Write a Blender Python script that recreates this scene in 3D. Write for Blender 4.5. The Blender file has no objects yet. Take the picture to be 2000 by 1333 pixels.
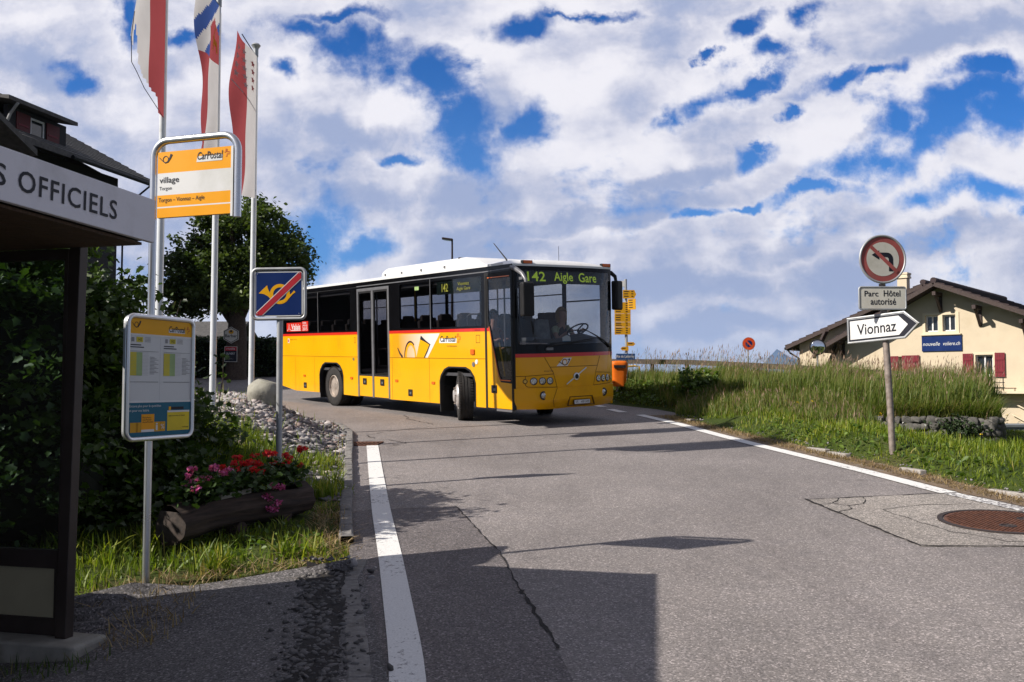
import bpy, bmesh, math, random
import numpy as np
from mathutils import Vector, Matrix, noise as mnoise
from mathutils.geometry import tessellate_polygon
R = math.radians
random.seed(7)
rng = np.random.default_rng(11)
scene = bpy.context.scene
COL = scene.collection

# ------------------------------------------------------------------ camera
cam_d = bpy.data.cameras.new("camera")
cam_d.lens = 32.4
cam_d.sensor_width = 36.0
cam_d.clip_start = 0.05
cam_d.clip_end = 60000
cam = bpy.data.objects.new("camera", cam_d)
COL.objects.link(cam)
cam.location = (0, 0, 1.7246)
cam.rotation_euler = (R(90) + math.atan(90.5 / 1800), 0, 0)
scene.camera = cam

# ------------------------------------------------------------------ light
SUN_EL = R(35.95)
SUN_AZ = (-0.943, -0.333)            # horizontal direction towards the sun
sun_d = bpy.data.lights.new("sun", 'SUN')
sun_d.energy = 4.9
sun_d.angle = R(0.5)
sun_d.color = (1.0, 0.93, 0.84)
sun = bpy.data.objects.new("sun", sun_d)
COL.objects.link(sun)
sdir = Vector((SUN_AZ[0] * math.cos(SUN_EL), SUN_AZ[1] * math.cos(SUN_EL), math.sin(SUN_EL)))
sun.rotation_euler = sdir.to_track_quat('Z', 'Y').to_euler()
sun.location = (-20, -10, 30)
scene.view_settings.view_transform = 'Standard'
scene.view_settings.look = 'None'
scene.view_settings.exposure = 0.62
scene.view_settings.gamma = 1.0
scene.view_settings.use_curve_mapping = False
scene.cycles.use_denoising = True
scene.cycles.max_bounces = 10
scene.cycles.transparent_max_bounces = 24
scene.cycles.caustics_reflective = False
scene.cycles.caustics_refractive = False

# ------------------------------------------------------------------ sky
def build_world():
    w = bpy.data.worlds.new("World")
    scene.world = w
    w.use_nodes = True
    nt = w.node_tree
    nt.nodes.clear()
    N = nt.nodes.new
    L = nt.links.new
    out = N('ShaderNodeOutputWorld')
    bg = N('ShaderNodeBackground')
    L(bg.outputs[0], out.inputs[0])
    sky = N('ShaderNodeTexSky')
    sky.sky_type = 'NISHITA'
    sky.sun_disc = False
    sky.sun_elevation = SUN_EL
    sky.sun_rotation = math.atan2(SUN_AZ[0], SUN_AZ[1])
    sky.altitude = 1000
    sky.air_density = 1.0
    sky.dust_density = 0.4
    sky.ozone_density = 2.0
    bg.inputs['Strength'].default_value = 0.1

    def math_(op, a, b=None, c=None, clamp=False):
        n = N('ShaderNodeMath')
        n.operation = op
        n.use_clamp = clamp
        for i, x in enumerate((a, b, c)):
            if x is None:
                continue
            if isinstance(x, (int, float)):
                n.inputs[i].default_value = x
            else:
                L(x, n.inputs[i])
        return n.outputs[0]

    def vmath(op, a, b=None):
        n = N('ShaderNodeVectorMath')
        n.operation = op
        for i, x in enumerate((a, b)):
            if x is None:
                continue
            if isinstance(x, tuple):
                n.inputs[i].default_value = x
            else:
                L(x, n.inputs[i])
        return n

    def smooth(x, a, b, lo=0.0, hi=1.0):
        n = N('ShaderNodeMapRange')
        n.interpolation_type = 'SMOOTHSTEP'
        n.inputs['From Min'].default_value = a
        n.inputs['From Max'].default_value = b
        n.inputs['To Min'].default_value = lo
        n.inputs['To Max'].default_value = hi
        L(x, n.inputs['Value'])
        return n.outputs[0]

    def mix(fac, a, b, blend='MIX'):
        n = N('ShaderNodeMix')
        n.data_type = 'RGBA'
        n.blend_type = blend
        if isinstance(fac, (int, float)):
            n.inputs[0].default_value = fac
        else:
            L(fac, n.inputs[0])
        for i, x in ((6, a), (7, b)):
            if isinstance(x, tuple):
                n.inputs[i].default_value = x
            else:
                L(x, n.inputs[i])
        return n.outputs[2]

    def noise(vec, scale, detail, rough, dist=0.0, loc=(0, 0, 0)):
        mp = N('ShaderNodeMapping')
        mp.inputs['Location'].default_value = loc
        L(vec, mp.inputs['Vector'])
        n = N('ShaderNodeTexNoise')
        n.inputs['Scale'].default_value = scale
        n.inputs['Detail'].default_value = detail
        n.inputs['Roughness'].default_value = rough
        n.inputs['Distortion'].default_value = dist
        L(mp.outputs[0], n.inputs['Vector'])
        return n

    tc = N('ShaderNodeTexCoord')
    sep = N('ShaderNodeSeparateXYZ')
    L(tc.outputs['Generated'], sep.inputs[0])
    ay = math_('MAXIMUM', math_('ABSOLUTE', sep.outputs[1]), 0.08)
    px = math_('DIVIDE', sep.outputs[0], ay)
    pz = math_('DIVIDE', sep.outputs[2], ay)
    comb = N('ShaderNodeCombineXYZ')
    L(px, comb.inputs[0])
    L(pz, comb.inputs[1])
    L(math_('MULTIPLY', math_('LESS_THAN', sep.outputs[1], 0.0), 7.3), comb.inputs[2])
    P = comb.outputs[0]
    # ragged warp
    wn = noise(P, 7.0, 7, 0.62)
    wv = vmath('SUBTRACT', wn.outputs['Color'], (0.5, 0.5, 0.5)).outputs[0]
    wsc = vmath('MULTIPLY', wv, (0.15, 0.11, 0.0)).outputs[0]
    PW = vmath('ADD', P, wsc).outputs[0]

    def blobs(lst):
        cur = None
        for (u, v, ru, rv, rot) in lst:
            mp = N('ShaderNodeMapping')
            mp.vector_type = 'TEXTURE'
            mp.inputs['Location'].default_value = ((u - 1000) / 1800, (757 - v) / 1800, 0)
            mp.inputs['Rotation'].default_value = (0, 0, R(rot))
            mp.inputs['Scale'].default_value = (ru * 0.92 / 1800, rv * 0.92 / 1800, 1)
            L(PW, mp.inputs['Vector'])
            ln = vmath('LENGTH', mp.outputs[0]).outputs['Value']
            cur = ln if cur is None else math_('MINIMUM', cur, ln)
        return cur

    # streaky coordinates: clouds fan out up to the right
    rot = N('ShaderNodeMapping')
    rot.inputs['Rotation'].default_value = (0, 0, R(-22))
    rot.inputs['Scale'].default_value = (1.0, 2.0, 1.0)
    L(P, rot.inputs['Vector'])
    PS = rot.outputs[0]
    fb = noise(PS, 4.2, 10, 0.60, 0.25).outputs['Fac']
    fb2 = noise(P, 9.0, 9, 0.60, 0.2, (3.1, 1.7, 0)).outputs['Fac']
    fine = noise(P, 26.0, 6, 0.6, 0.0, (0.3, 4.4, 0)).outputs['Fac']

    holes = [(690, 75, 95, 42, -10), (600, 38, 90, 28, -8), (245, 32, 40, 40, 0), (345, 46, 55, 20, 0), (135, 138, 30, 28, 0),
             (830, 140, 75, 45, -40), (885, 235, 60, 50, -30), (905, 290, 75, 32, -10), (770, 305, 45, 12, 0),
             (545, 120, 26, 22, 0), (650, 10, 90, 14, 0),
             (1050, 28, 75, 34, 10), (1140, 4, 80, 10, 0), (1315, 212, 42, 20, 30), (1385, 182, 85, 22, 22), (1470, 150, 60, 14, 25),
             (1510, 78, 28, 20, 0), (1480, 35, 40, 18, 20), (1570, 8, 28, 26, 0), (1388, 78, 18, 8, 0),
             (1490, 288, 30, 24, 0), (1492, 257, 16, 9, 0), (1640, 156, 60, 16, 10), (1720, 150, 48, 13, 18), (1558, 205, 22, 10, 0),
             (1900, 190, 125, 36, 26), (1935, 135, 70, 20, 14), (1860, 245, 75, 36, 20), (1765, 255, 60, 34, 20), (1680, 318, 60, 30, 20),
             (1985, 215, 60, 50, 10), (1840, 262, 170, 34, 34), (1720, 320, 60, 26, 20), (1790, 388, 75, 26, 8), (1930, 380, 130, 26, -6), (1605, 374, 70, 13, 10), (1990, 420, 30, 18, 0),
             (1470, 395, 34, 7, 8), (1355, 425, 60, 9, 14), (1020, 235, 40, 40, 0), (610, 480, 60, 70, 0), (700, 500, 60, 26, 0)]
    hl = blobs(holes)
    edge = math_('ADD', hl, math_('MULTIPLY', math_('SUBTRACT', fb2, 0.5), 2.6))
    edge = math_('ADD', edge, math_('MULTIPLY', math_('SUBTRACT', fine, 0.5), 2.0))
    m1 = smooth(edge, 0.40, 1.85)
    # natural thin spots and the sky behind the viewer
    m2 = smooth(math_('ADD', fb, math_('MULTIPLY', math_('SUBTRACT', fb2, 0.5), 0.7)), 0.27, 0.42)
    cover = math_('MULTIPLY', m1, m2)
    # unseen sky behind the viewer and overhead, dimmed to deepen the shade
    hi = smooth(pz, 0.75, 1.6, 1.0, 0.12)
    back = smooth(sep.outputs[1], -0.25, 0.25, 0.10, 1.0)
    cover = math_('MULTIPLY', cover, math_('MULTIPLY', hi, back))
    # clouds thin out to a veil near the horizon
    # brightness inside the clouds: billows lit from the upper left
    sh_a = noise(PW, 3.6, 9, 0.56, 0.3, (0.0, 0.0, 2.0)).outputs['Fac']
    sh_b = noise(PW, 3.6, 9, 0.56, 0.3, (0.035, -0.05, 2.0)).outputs['Fac']
    relief = math_('MULTIPLY', math_('SUBTRACT', sh_a, sh_b), 2.6)
    streak = noise(PS, 7.5, 8, 0.58, 0.2, (1.0, 5.0, 0)).outputs['Fac']
    br = math_('ADD', math_('ADD', 0.60, relief), math_('MULTIPLY', math_('SUBTRACT', streak, 0.5), 1.9))
    br = math_('ADD', br, math_('MULTIPLY', math_('SUBTRACT', fb2, 0.5), 0.8))
    # darker undersides where the photograph has them
    greys = [(60, 110, 130, 60, -15), (330, 90, 110, 40, 10), (700, 250, 130, 45, -12), (960, 200, 60, 60, 30), (1120, 440, 330, 34, 12), (900, 380, 170, 46, 8), (720, 400, 150, 40, 0),
             (1330, 560, 260, 34, 6), (1560, 480, 160, 34, 14), (1650, 560, 150, 50, 0), (1850, 470, 150, 36, 12), (1900, 60, 160, 40, 20), (1400, 640, 200, 24, 0), (1330, 345, 160, 24, 14), (1900, 300, 0.1, 0.1, 0),
             (1040, 500, 200, 30, 6), (1690, 260, 90, 14, 18)]
    gl = blobs([g for g in greys if g[2] > 1])
    gd = smooth(math_('ADD', gl, math_('MULTIPLY', math_('SUBTRACT', fb, 0.5), 1.0)), 0.2, 1.5, 0.54, 0.0)
    br = math_('SUBTRACT', br, gd)
    whites = [(600, 150, 160, 60, -14), (880, 95, 60, 40, 0), (250, 200, 130, 50, -10), (790, 60, 90, 50, 0), (1130, 150, 120, 70, 20), (1380, 110, 110, 40, 22), (1310, 320, 80, 40, 0), (1880, 480, 60, 18, 14),
              (1180, 360, 110, 30, 16), (1860, 425, 90, 18, 0), (1560, 430, 90, 20, 10), (780, 200, 110, 60, -20)]
    wl = blobs(whites)
    wd = smooth(math_('ADD', wl, math_('MULTIPLY', math_('SUBTRACT', fb2, 0.5), 1.2)), 0.2, 1.4, 0.24, 0.0)
    br = math_('ADD', br, wd)
    br = math_('ADD', br, math_('MULTIPLY', math_('SUBTRACT', fine, 0.5), 0.55))
    br = math_('ADD', br, smooth(edge, 1.2, 2.9, 0.14, 0.0))
    brc = smooth(br, 0.0, 1.05)
    ramp = N('ShaderNodeValToRGB')
    e = ramp.color_ramp.elements
    e[0].position = 0.0
    e[0].color = (0.255, 0.30, 0.445, 1)
    e[1].position = 1.0
    e[1].color = (0.645, 0.63, 0.665, 1)
    m = e.new(0.45)
    m.color = (0.43, 0.44, 0.53, 1)
    L(brc, ramp.inputs[0])
    cl = vmath('SCALE', ramp.outputs[0])
    cl.inputs['Scale'].default_value = 9.4
    skyc = mix(1.0, sky.outputs[0], (0.035, 0.35, 0.78, 1), 'MULTIPLY')
    # paler blue low down
    low = smooth(pz, 0.0, 0.42, 1.0, 0.0)
    skyc = mix(math_('MULTIPLY', low, 0.62), skyc, (1.2, 2.6, 4.9, 1))
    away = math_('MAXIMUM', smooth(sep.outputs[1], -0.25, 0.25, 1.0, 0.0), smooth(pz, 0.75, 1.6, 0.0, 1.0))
    skyc = mix(math_('MULTIPLY', away, 0.85), skyc, (1.75, 1.72, 1.95, 1))  # unseen sky greyed as well, keeping the shade neutral
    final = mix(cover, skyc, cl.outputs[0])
    # white veil of distance at the skyline
    veil = math_('MULTIPLY', smooth(pz, -0.02, 0.13, 0.55, 0.0), smooth(sep.outputs[1], -0.25, 0.25, 0.25, 1.0))
    final = mix(veil, final, (4.1, 4.5, 6.0, 1))
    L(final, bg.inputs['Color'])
    w.cycles.sampling_method = 'MANUAL'
    w.cycles.sample_map_resolution = 512
build_world()
# ------------------------------------------------------------------ materials
def nodes_of(name):
    m = bpy.data.materials.new(name)
    m.use_nodes = True
    nt = m.node_tree
    return m, nt, nt.nodes['Principled BSDF']

def add_noise(nt, scale, detail=4, rough=0.55, coord='Object', vscale=None):
    tc = nt.nodes.new('ShaderNodeTexCoord')
    n = nt.nodes.new('ShaderNodeTexNoise')
    n.inputs['Scale'].default_value = scale
    n.inputs['Detail'].default_value = detail
    n.inputs['Roughness'].default_value = rough
    src = tc.outputs[coord]
    if vscale:
        mp = nt.nodes.new('ShaderNodeMapping')
        mp.inputs['Scale'].default_value = vscale
        nt.links.new(src, mp.inputs['Vector'])
        src = mp.outputs[0]
    nt.links.new(src, n.inputs['Vector'])
    return n

def ramp(nt, src, stops):
    r = nt.nodes.new('ShaderNodeValToRGB')
    els = r.color_ramp.elements
    while len(els) < len(stops):
        els.new(0.5)
    for e, (p, c) in zip(els, stops):
        e.position = p
        e.color = (*c, 1) if len(c) == 3 else c
    nt.links.new(src, r.inputs[0])
    return r

def mixc(nt, fac, a, b, blend='MIX'):
    n = nt.nodes.new('ShaderNodeMix')
    n.data_type = 'RGBA'
    n.blend_type = blend
    for i, x in ((0, fac), (6, a), (7, b)):
        if isinstance(x, (int, float)):
            n.inputs[i].default_value = x
        elif isinstance(x, tuple):
            n.inputs[i].default_value = (*x, 1) if len(x) == 3 else x
        else:
            nt.links.new(x, n.inputs[i])
    return n.outputs[2]

def bump(nt, b, src, strength, dist=0.01):
    n = nt.nodes.new('ShaderNodeBump')
    n.inputs['Strength'].default_value = strength
    n.inputs['Distance'].default_value = dist
    nt.links.new(src, n.inputs['Height'])
    nt.links.new(n.outputs[0], b.inputs['Normal'])

def P(name, c, rough=0.5, metal=0.0, var=0.12, scale=6.0, bmp=0.0, bscale=60.0, coat=0.0, emit=None, spec=0.22, dirt=None, dscale=3.0):
    m, nt, b = nodes_of(name)
    b.inputs['Roughness'].default_value = rough
    b.inputs['Metallic'].default_value = metal
    b.inputs['Specular IOR Level'].default_value = spec
    if coat:
        b.inputs['Coat Weight'].default_value = coat
        b.inputs['Coat Roughness'].default_value = 0.06
    n = add_noise(nt, scale, 5)
    lo = tuple(max(0, x * (1 - var)) for x in c)
    hi = tuple(min(1, x * (1 + var)) for x in c)
    col = ramp(nt, n.outputs['Fac'], [(0.3, lo), (0.7, hi)]).outputs[0]
    if dirt:
        d = add_noise(nt, dscale, 7, 0.65)
        f = ramp(nt, d.outputs['Fac'], [(0.55, (0, 0, 0)), (0.75, (1, 1, 1))]).outputs[0]
        col = mixc(nt, f, col, dirt)
    nt.links.new(col, b.inputs['Base Color'])
    rr = ramp(nt, n.outputs['Fac'], [(0.3, (rough * 0.85,) * 3), (0.7, (min(1, rough * 1.15),) * 3)])
    nt.links.new(rr.outputs[0], b.inputs['Roughness'])
    if bmp:
        n2 = add_noise(nt, bscale, 3)
        bump(nt, b, n2.outputs['Fac'], bmp)
    if emit:
        b.inputs['Emission Color'].default_value = (*emit[0], 1)
        b.inputs['Emission Strength'].default_value = emit[1]
    return m

def glass_mat(name, tint, refl=1.0, rough=0.0, base=0.0):
    m = bpy.data.materials.new(name)
    m.use_nodes = True
    nt = m.node_tree
    nt.nodes.clear()
    o = nt.nodes.new('ShaderNodeOutputMaterial')
    mx = nt.nodes.new('ShaderNodeMixShader')
    tr = nt.nodes.new('ShaderNodeBsdfTransparent')
    gl = nt.nodes.new('ShaderNodeBsdfGlossy')
    fr = nt.nodes.new('ShaderNodeFresnel')
    geo = nt.nodes.new('ShaderNodeNewGeometry')
    ior = nt.nodes.new('ShaderNodeMapRange')
    ior.inputs['To Min'].default_value = 1.5
    ior.inputs['To Max'].default_value = 1 / 1.5
    nt.links.new(geo.outputs['Backfacing'], ior.inputs['Value'])
    nt.links.new(ior.outputs[0], fr.inputs['IOR'])
    tr.inputs[0].default_value = (*tint, 1)
    gl.inputs['Color'].default_value = (refl, refl, refl, 1)
    n = add_noise(nt, 1.3, 4)
    rr = ramp(nt, n.outputs['Fac'], [(0.4, (rough,) * 3), (0.7, (rough + 0.02,) * 3)])
    nt.links.new(rr.outputs[0], gl.inputs['Roughness'])
    fa = nt.nodes.new('ShaderNodeMath')
    fa.operation = 'ADD'
    fa.use_clamp = True
    fa.inputs[1].default_value = base
    nt.links.new(fr.outputs[0], fa.inputs[0])
    nt.links.new(fa.outputs[0], mx.inputs[0])
    nt.links.new(tr.outputs[0], mx.inputs[1])
    nt.links.new(gl.outputs[0], mx.inputs[2])
    nt.links.new(mx.outputs[0], o.inputs[0])
    return m

def leaf_mat(name, stops, rough=0.5, trans=0.35, spec=0.4):
    """Leaf or blade colour from each leaf's own random tint."""
    m, nt, b = nodes_of(name)
    at = nt.nodes.new('ShaderNodeAttribute')
    at.attribute_name = 'tint'
    r = ramp(nt, at.outputs['Fac'], stops)
    nt.links.new(r.outputs[0], b.inputs['Base Color'])
    b.inputs['Roughness'].default_value = rough
    b.inputs['Specular IOR Level'].default_value = spec
    if trans:
        o = nt.nodes['Material Output']
        tl = nt.nodes.new('ShaderNodeBsdfTranslucent')
        mc = mixc(nt, 1.0, r.outputs[0], (1.25, 1.35, 0.6), 'MULTIPLY')
        nt.links.new(mc, tl.inputs[0])
        ms = nt.nodes.new('ShaderNodeMixShader')
        ms.inputs[0].default_value = trans
        nt.links.new(b.outputs[0], ms.inputs[1])
        nt.links.new(tl.outputs[0], ms.inputs[2])
        nt.links.new(ms.outputs[0], o.inputs[0])
    return m

def asphalt_mat(name, base, contrast=1.0, big=0.16):
    m, nt, b = nodes_of(name)
    n1 = add_noise(nt, 95.0, 3, 0.7)
    n2 = add_noise(nt, 0.55, 6, 0.6)
    n3 = add_noise(nt, 4.5, 5, 0.6)
    v = nt.nodes.new('ShaderNodeTexVoronoi')
    v.inputs['Scale'].default_value = 95.0
    tc = nt.nodes.new('ShaderNodeTexCoord')
    nt.links.new(tc.outputs['Object'], v.inputs['Vector'])
    sepc = nt.nodes.new('ShaderNodeSeparateColor')
    nt.links.new(v.outputs['Color'], sepc.inputs[0])
    k = contrast
    c0 = ramp(nt, n1.outputs['Fac'], [(0.32, tuple(x * (1 - 0.42 * k) for x in base)), (0.5, base), (0.68, tuple(x * (1 + 0.45 * k) for x in base))]).outputs[0]
    sp = ramp(nt, sepc.outputs[0], [(0.0, (0.42, 0.42, 0.43)), (0.35, (0.95, 0.95, 0.95)), (0.82, (1.15, 1.15, 1.16)), (1.0, (2.6, 2.55, 2.6))]).outputs[0]
    c1 = mixc(nt, 0.85 * k, c0, sp, 'MULTIPLY')
    g2 = ramp(nt, n2.outputs['Fac'], [(0.3, (1 - big,) * 3), (0.7, (1 + big,) * 3)]).outputs[0]
    c2 = mixc(nt, 1.0, c1, g2, 'MULTIPLY')
    g3 = ramp(nt, n3.outputs['Fac'], [(0.3, (0.93, 0.93, 0.94)), (0.72, (1.06, 1.05, 1.04))]).outputs[0]
    c3 = mixc(nt, 1.0, c2, g3, 'MULTIPLY')
    st = add_noise(nt, 0.8, 7, 0.68, 'Object', (1.6, 0.35, 1))
    gs = ramp(nt, st.outputs['Fac'], [(0.34, (0.86, 0.855, 0.86)), (0.48, (1, 1, 1)), (0.62, (1, 1, 1)), (0.74, (1.08, 1.07, 1.05))]).outputs[0]
    c3 = mixc(nt, 1.0, c3, gs, 'MULTIPLY')
    sp2 = add_noise(nt, 2.6, 3, 0.5)
    g4 = ramp(nt, sp2.outputs['Fac'], [(0.26, (0.62, 0.61, 0.62)), (0.31, (1, 1, 1))]).outputs[0]
    c3 = mixc(nt, 0.6, c3, g4, 'MULTIPLY')
    nt.links.new(c3, b.inputs['Base Color'])
    b.inputs['Roughness'].default_value = 0.82
    b.inputs['Specular IOR Level'].default_value = 0.35
    bump(nt, b, n1.outputs['Fac'], 0.55, 0.006)
    return m

def paint_mat(name, wearamt):
    m, nt, b = nodes_of(name)
    n = add_noise(nt, 24.0, 8, 0.72)
    big = add_noise(nt, 1.1, 4, 0.6)
    s = nt.nodes.new('ShaderNodeMath')
    s.operation = 'MULTIPLY_ADD'
    s.inputs[1].default_value = 0.35
    nt.links.new(big.outputs['Fac'], s.inputs[0])
    nt.links.new(n.outputs['Fac'], s.inputs[2])
    f = ramp(nt, s.outputs[0], [(wearamt - 0.03, (1, 1, 1)), (wearamt + 0.03, (0, 0, 0))]).outputs[0]
    g = add_noise(nt, 90.0, 3)
    col = ramp(nt, g.outputs['Fac'], [(0.3, (0.56, 0.555, 0.54)), (0.7, (0.72, 0.715, 0.70))]).outputs[0]
    c = mixc(nt, f, col, (0.12, 0.11, 0.115))
    nt.links.new(c, b.inputs['Base Color'])
    b.inputs['Roughness'].default_value = 0.7
    bump(nt, b, n.outputs['Fac'], 0.25, 0.004)
    return m

def wood_mat(name, c0, c1, vs=(1, 14, 14), rough=0.75, turn=0.0):
    m, nt, b = nodes_of(name)
    n = add_noise(nt, 3.0, 8, 0.65, 'Object', vs)
    if turn:
        vr = nt.nodes.new('ShaderNodeVectorRotate')
        vr.rotation_type = 'Z_AXIS'
        vr.inputs['Angle'].default_value = -turn
        mp = n.inputs['Vector'].links[0].from_node
        nt.links.new(mp.inputs['Vector'].links[0].from_socket, vr.inputs['Vector'])
        nt.links.new(vr.outputs[0], mp.inputs['Vector'])
    r = ramp(nt, n.outputs['Fac'], [(0.3, c0), (0.7, c1)])
    nt.links.new(r.outputs[0], b.inputs['Base Color'])
    b.inputs['Roughness'].default_value = rough
    bump(nt, b, n.outputs['Fac'], 0.5, 0.01)
    return m

M = {}
M['asphalt'] = asphalt_mat('asphalt', (0.180, 0.1635, 0.157), 0.8)
M['asphalt_dark'] = asphalt_mat('asphalt_dark', (0.115, 0.103, 0.102))
M['asphalt_path'] = asphalt_mat('asphalt_path', (0.095, 0.090, 0.090), 1.2, 0.3)
M['asphalt_pale'] = asphalt_mat('asphalt_pale', (0.225, 0.205, 0.185))
M['crack'] = P('tar_crack', (0.022, 0.02, 0.02), 0.9, bmp=0.5)
M['line'] = paint_mat('road_paint', 0.56)
M['line_worn'] = paint_mat('road_paint_worn', 0.66)
M['kerb'] = P('kerb_granite', (0.17, 0.162, 0.155), 0.85, var=0.35, scale=25, bmp=0.5, dirt=(0.07, 0.06, 0.05), dscale=5)
M['kerb_pale'] = P('kerb_pale', (0.30, 0.28, 0.26), 0.9, var=0.2, scale=20, dirt=(0.2, 0.17, 0.13), dscale=9)
M['verge_dirt'] = P('verge_dirt', (0.15, 0.11, 0.075), 0.95, var=0.45, scale=18, bmp=0.6, dirt=(0.20, 0.18, 0.165), dscale=5)
M['no_park_red'] = P('no_parking_red', (0.62, 0.07, 0.015), 0.45)
M['concrete'] = P('concrete', (0.26, 0.25, 0.22), 0.9, var=0.2, scale=8, bmp=0.4, dirt=(0.12, 0.10, 0.07), dscale=3)
M['white_pole'] = P('white_lacquer_pole', (0.62, 0.64, 0.66), 0.3, var=0.05, scale=3, coat=0.3, dirt=(0.42, 0.41, 0.38), dscale=4)
M['galv'] = P('galvanised_steel', (0.36, 0.37, 0.38), 0.5, 0.5, var=0.12, scale=5, dirt=(0.26, 0.24, 0.21), dscale=4)
M['chrome'] = P('brushed_steel', (0.60, 0.61, 0.63), 0.30, 0.9, var=0.04, scale=3)
M['steel_rusty'] = P('weathered_steel', (0.25, 0.21, 0.185), 0.6, 0.35, var=0.3, scale=14, dirt=(0.13, 0.08, 0.05), dscale=8)
M['dark_bronze'] = P('bronze_anodised', (0.050, 0.040, 0.036), 0.38, 0.3, var=0.15, scale=4)
M['black'] = P('black_paint', (0.012, 0.012, 0.013), 0.3, var=0.2, coat=0.3)
M['black_matt'] = P('black_plastic', (0.016, 0.016, 0.017), 0.55, var=0.3)
M['ink'] = P('black_ink', (0.012, 0.013, 0.02), 0.5)
M['rubber'] = P('tyre_rubber', (0.030, 0.028, 0.027), 0.85, var=0.35, scale=20, bmp=0.3, bscale=80)
M['sign_white'] = P('sign_white', (0.62, 0.62, 0.61), 0.4, var=0.04, scale=3, dirt=(0.50, 0.50, 0.47), dscale=2)
M['sign_cream'] = P('sign_cream', (0.52, 0.50, 0.44), 0.45, var=0.06, scale=5, dirt=(0.40, 0.38, 0.32), dscale=3)
M['sign_red'] = P('sign_red', (0.36, 0.018, 0.028), 0.45, var=0.12, scale=4)
M['sign_red_faded'] = P('sign_red_faded', (0.30, 0.075, 0.068), 0.5, var=0.18, scale=6, dirt=(0.23, 0.09, 0.08), dscale=5)
M['sign_blue'] = P('sign_blue', (0.004, 0.020, 0.105), 0.4, var=0.08, scale=3)
M['sign_orange'] = P('sign_orange', (0.74, 0.31, 0.003), 0.4, var=0.04, scale=3)
M['postal_yellow'] = P('yellow_sign', (0.70, 0.34, 0.003), 0.4, var=0.05, scale=3)
M['hike_yellow'] = P('hiking_yellow', (0.56, 0.28, 0.01), 0.45, var=0.10, scale=4)
M['teal'] = P('poster_teal', (0.006, 0.105, 0.17), 0.4, var=0.06)
M['lemon'] = P('poster_lemon', (0.62, 0.47, 0.02), 0.4)
M['lime'] = P('poster_green', (0.28, 0.40, 0.16), 0.4)
M['lime_yellow'] = P('poster_yellow', (0.52, 0.44, 0.03), 0.4)
M['paper'] = P('poster_paper', (0.56, 0.57, 0.57), 0.35, var=0.03, scale=2)
M['grey_print'] = P('grey_print', (0.22, 0.22, 0.23), 0.5)
M['fascia'] = P('fascia_white', (0.62, 0.61, 0.66), 0.45, var=0.03, scale=2, dirt=(0.50, 0.49, 0.52), dscale=2)
M['soffit'] = wood_mat('soffit_wood', (0.035, 0.018, 0.010), (0.10, 0.055, 0.03), (2, 22, 2))
M['panel_beige'] = P('panel_beige', (0.30, 0.27, 0.18), 0.7, var=0.06)
M['log'] = wood_mat('weathered_log', (0.008, 0.005, 0.004), (0.075, 0.048, 0.036), (0.9, 11, 11), 0.9, math.atan2(1.42, 0.74))
M['log_end'] = wood_mat('log_end', (0.010, 0.007, 0.005), (0.055, 0.038, 0.030), (6, 6, 6), 0.85)
M['fence_wood'] = wood_mat('fence_wood', (0.03, 0.022, 0.018), (0.085, 0.065, 0.05), (1, 8, 8))
M['soil'] = P('soil', (0.05, 0.035, 0.022), 0.95, var=0.4, scale=30, bmp=0.8)
M['bus_yellow'] = P('bus_yellow', (0.70, 0.335, 0.0012), 0.34, var=0.035, scale=1.2, coat=0.3, dirt=(0.58, 0.27, 0.004), dscale=1.1)
M['bus_red'] = P('bus_red', (0.52, 0.022, 0.012), 0.32, coat=0.5, var=0.05)
M['bus_white'] = P('bus_white', (0.66, 0.66, 0.65), 0.35, coat=0.3, var=0.05, scale=2, dirt=(0.52, 0.51, 0.48), dscale=2)
M['bus_black'] = P('bus_black', (0.0035, 0.0035, 0.0042), 0.14, var=0.2, scale=2, spec=0.2)
M['bus_trim'] = P('bus_trim_grey', (0.17, 0.17, 0.18), 0.4, 0.4, var=0.15)
M['bus_seam'] = P('bus_seam', (0.10, 0.045, 0.004), 0.6)
M['bus_inside'] = P('bus_interior', (0.045, 0.043, 0.045), 0.7, var=0.15)
M['bus_floor'] = P('bus_floor', (0.05, 0.05, 0.055), 0.8)
M['seat_cloth'] = P('seat_cloth', (0.034, 0.026, 0.024), 0.9, var=0.35, scale=30)
M['rim'] = P('rim_steel', (0.42, 0.36, 0.31), 0.45, 0.5, var=0.25, scale=10, dirt=(0.20, 0.14, 0.10), dscale=8)
M['rim_white'] = P('rim_alu', (0.55, 0.52, 0.50), 0.4, 0.5, var=0.15, scale=10)
M['amber'] = P('amber_lens', (0.62, 0.12, 0.01), 0.2, coat=0.6)
M['lens'] = P('headlamp_glass', (0.45, 0.45, 0.44), 0.08, 0.7, coat=1.0, var=0.5, scale=25)
M['lens_yellow'] = P('indicator_glass', (0.62, 0.40, 0.06), 0.15, coat=0.8)
M['lens_dark'] = P('headlamp_bezel', (0.05, 0.05, 0.05), 0.25, 0.6)
M['handrail'] = P('handrail_yellow', (0.55, 0.33, 0.02), 0.4)
M['led_panel'] = P('led_panel', (0.010, 0.018, 0.014), 0.25, var=0.1)
M['led_on'] = P('led_lit', (0.05, 0.07, 0.01), 0.5, emit=((0.36, 0.50, 0.03), 0.42))
M['led_dim'] = P('led_lit_side', (0.05, 0.05, 0.01), 0.5, emit=((0.36, 0.34, 0.03), 0.45))
M['glass_bus'] = glass_mat('bus_window_glass', (0.52, 0.53, 0.56), 0.9)
M['glass_door'] = glass_mat('bus_door_glass', (0.30, 0.29, 0.31), 0.8)
M['glass_wind'] = glass_mat('windscreen_glass', (0.66, 0.70, 0.72), 1.0)
M['glass_shelter'] = glass_mat('shelter_glass', (0.46, 0.58, 0.56), 0.8, 0.01, 0.09)
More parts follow.
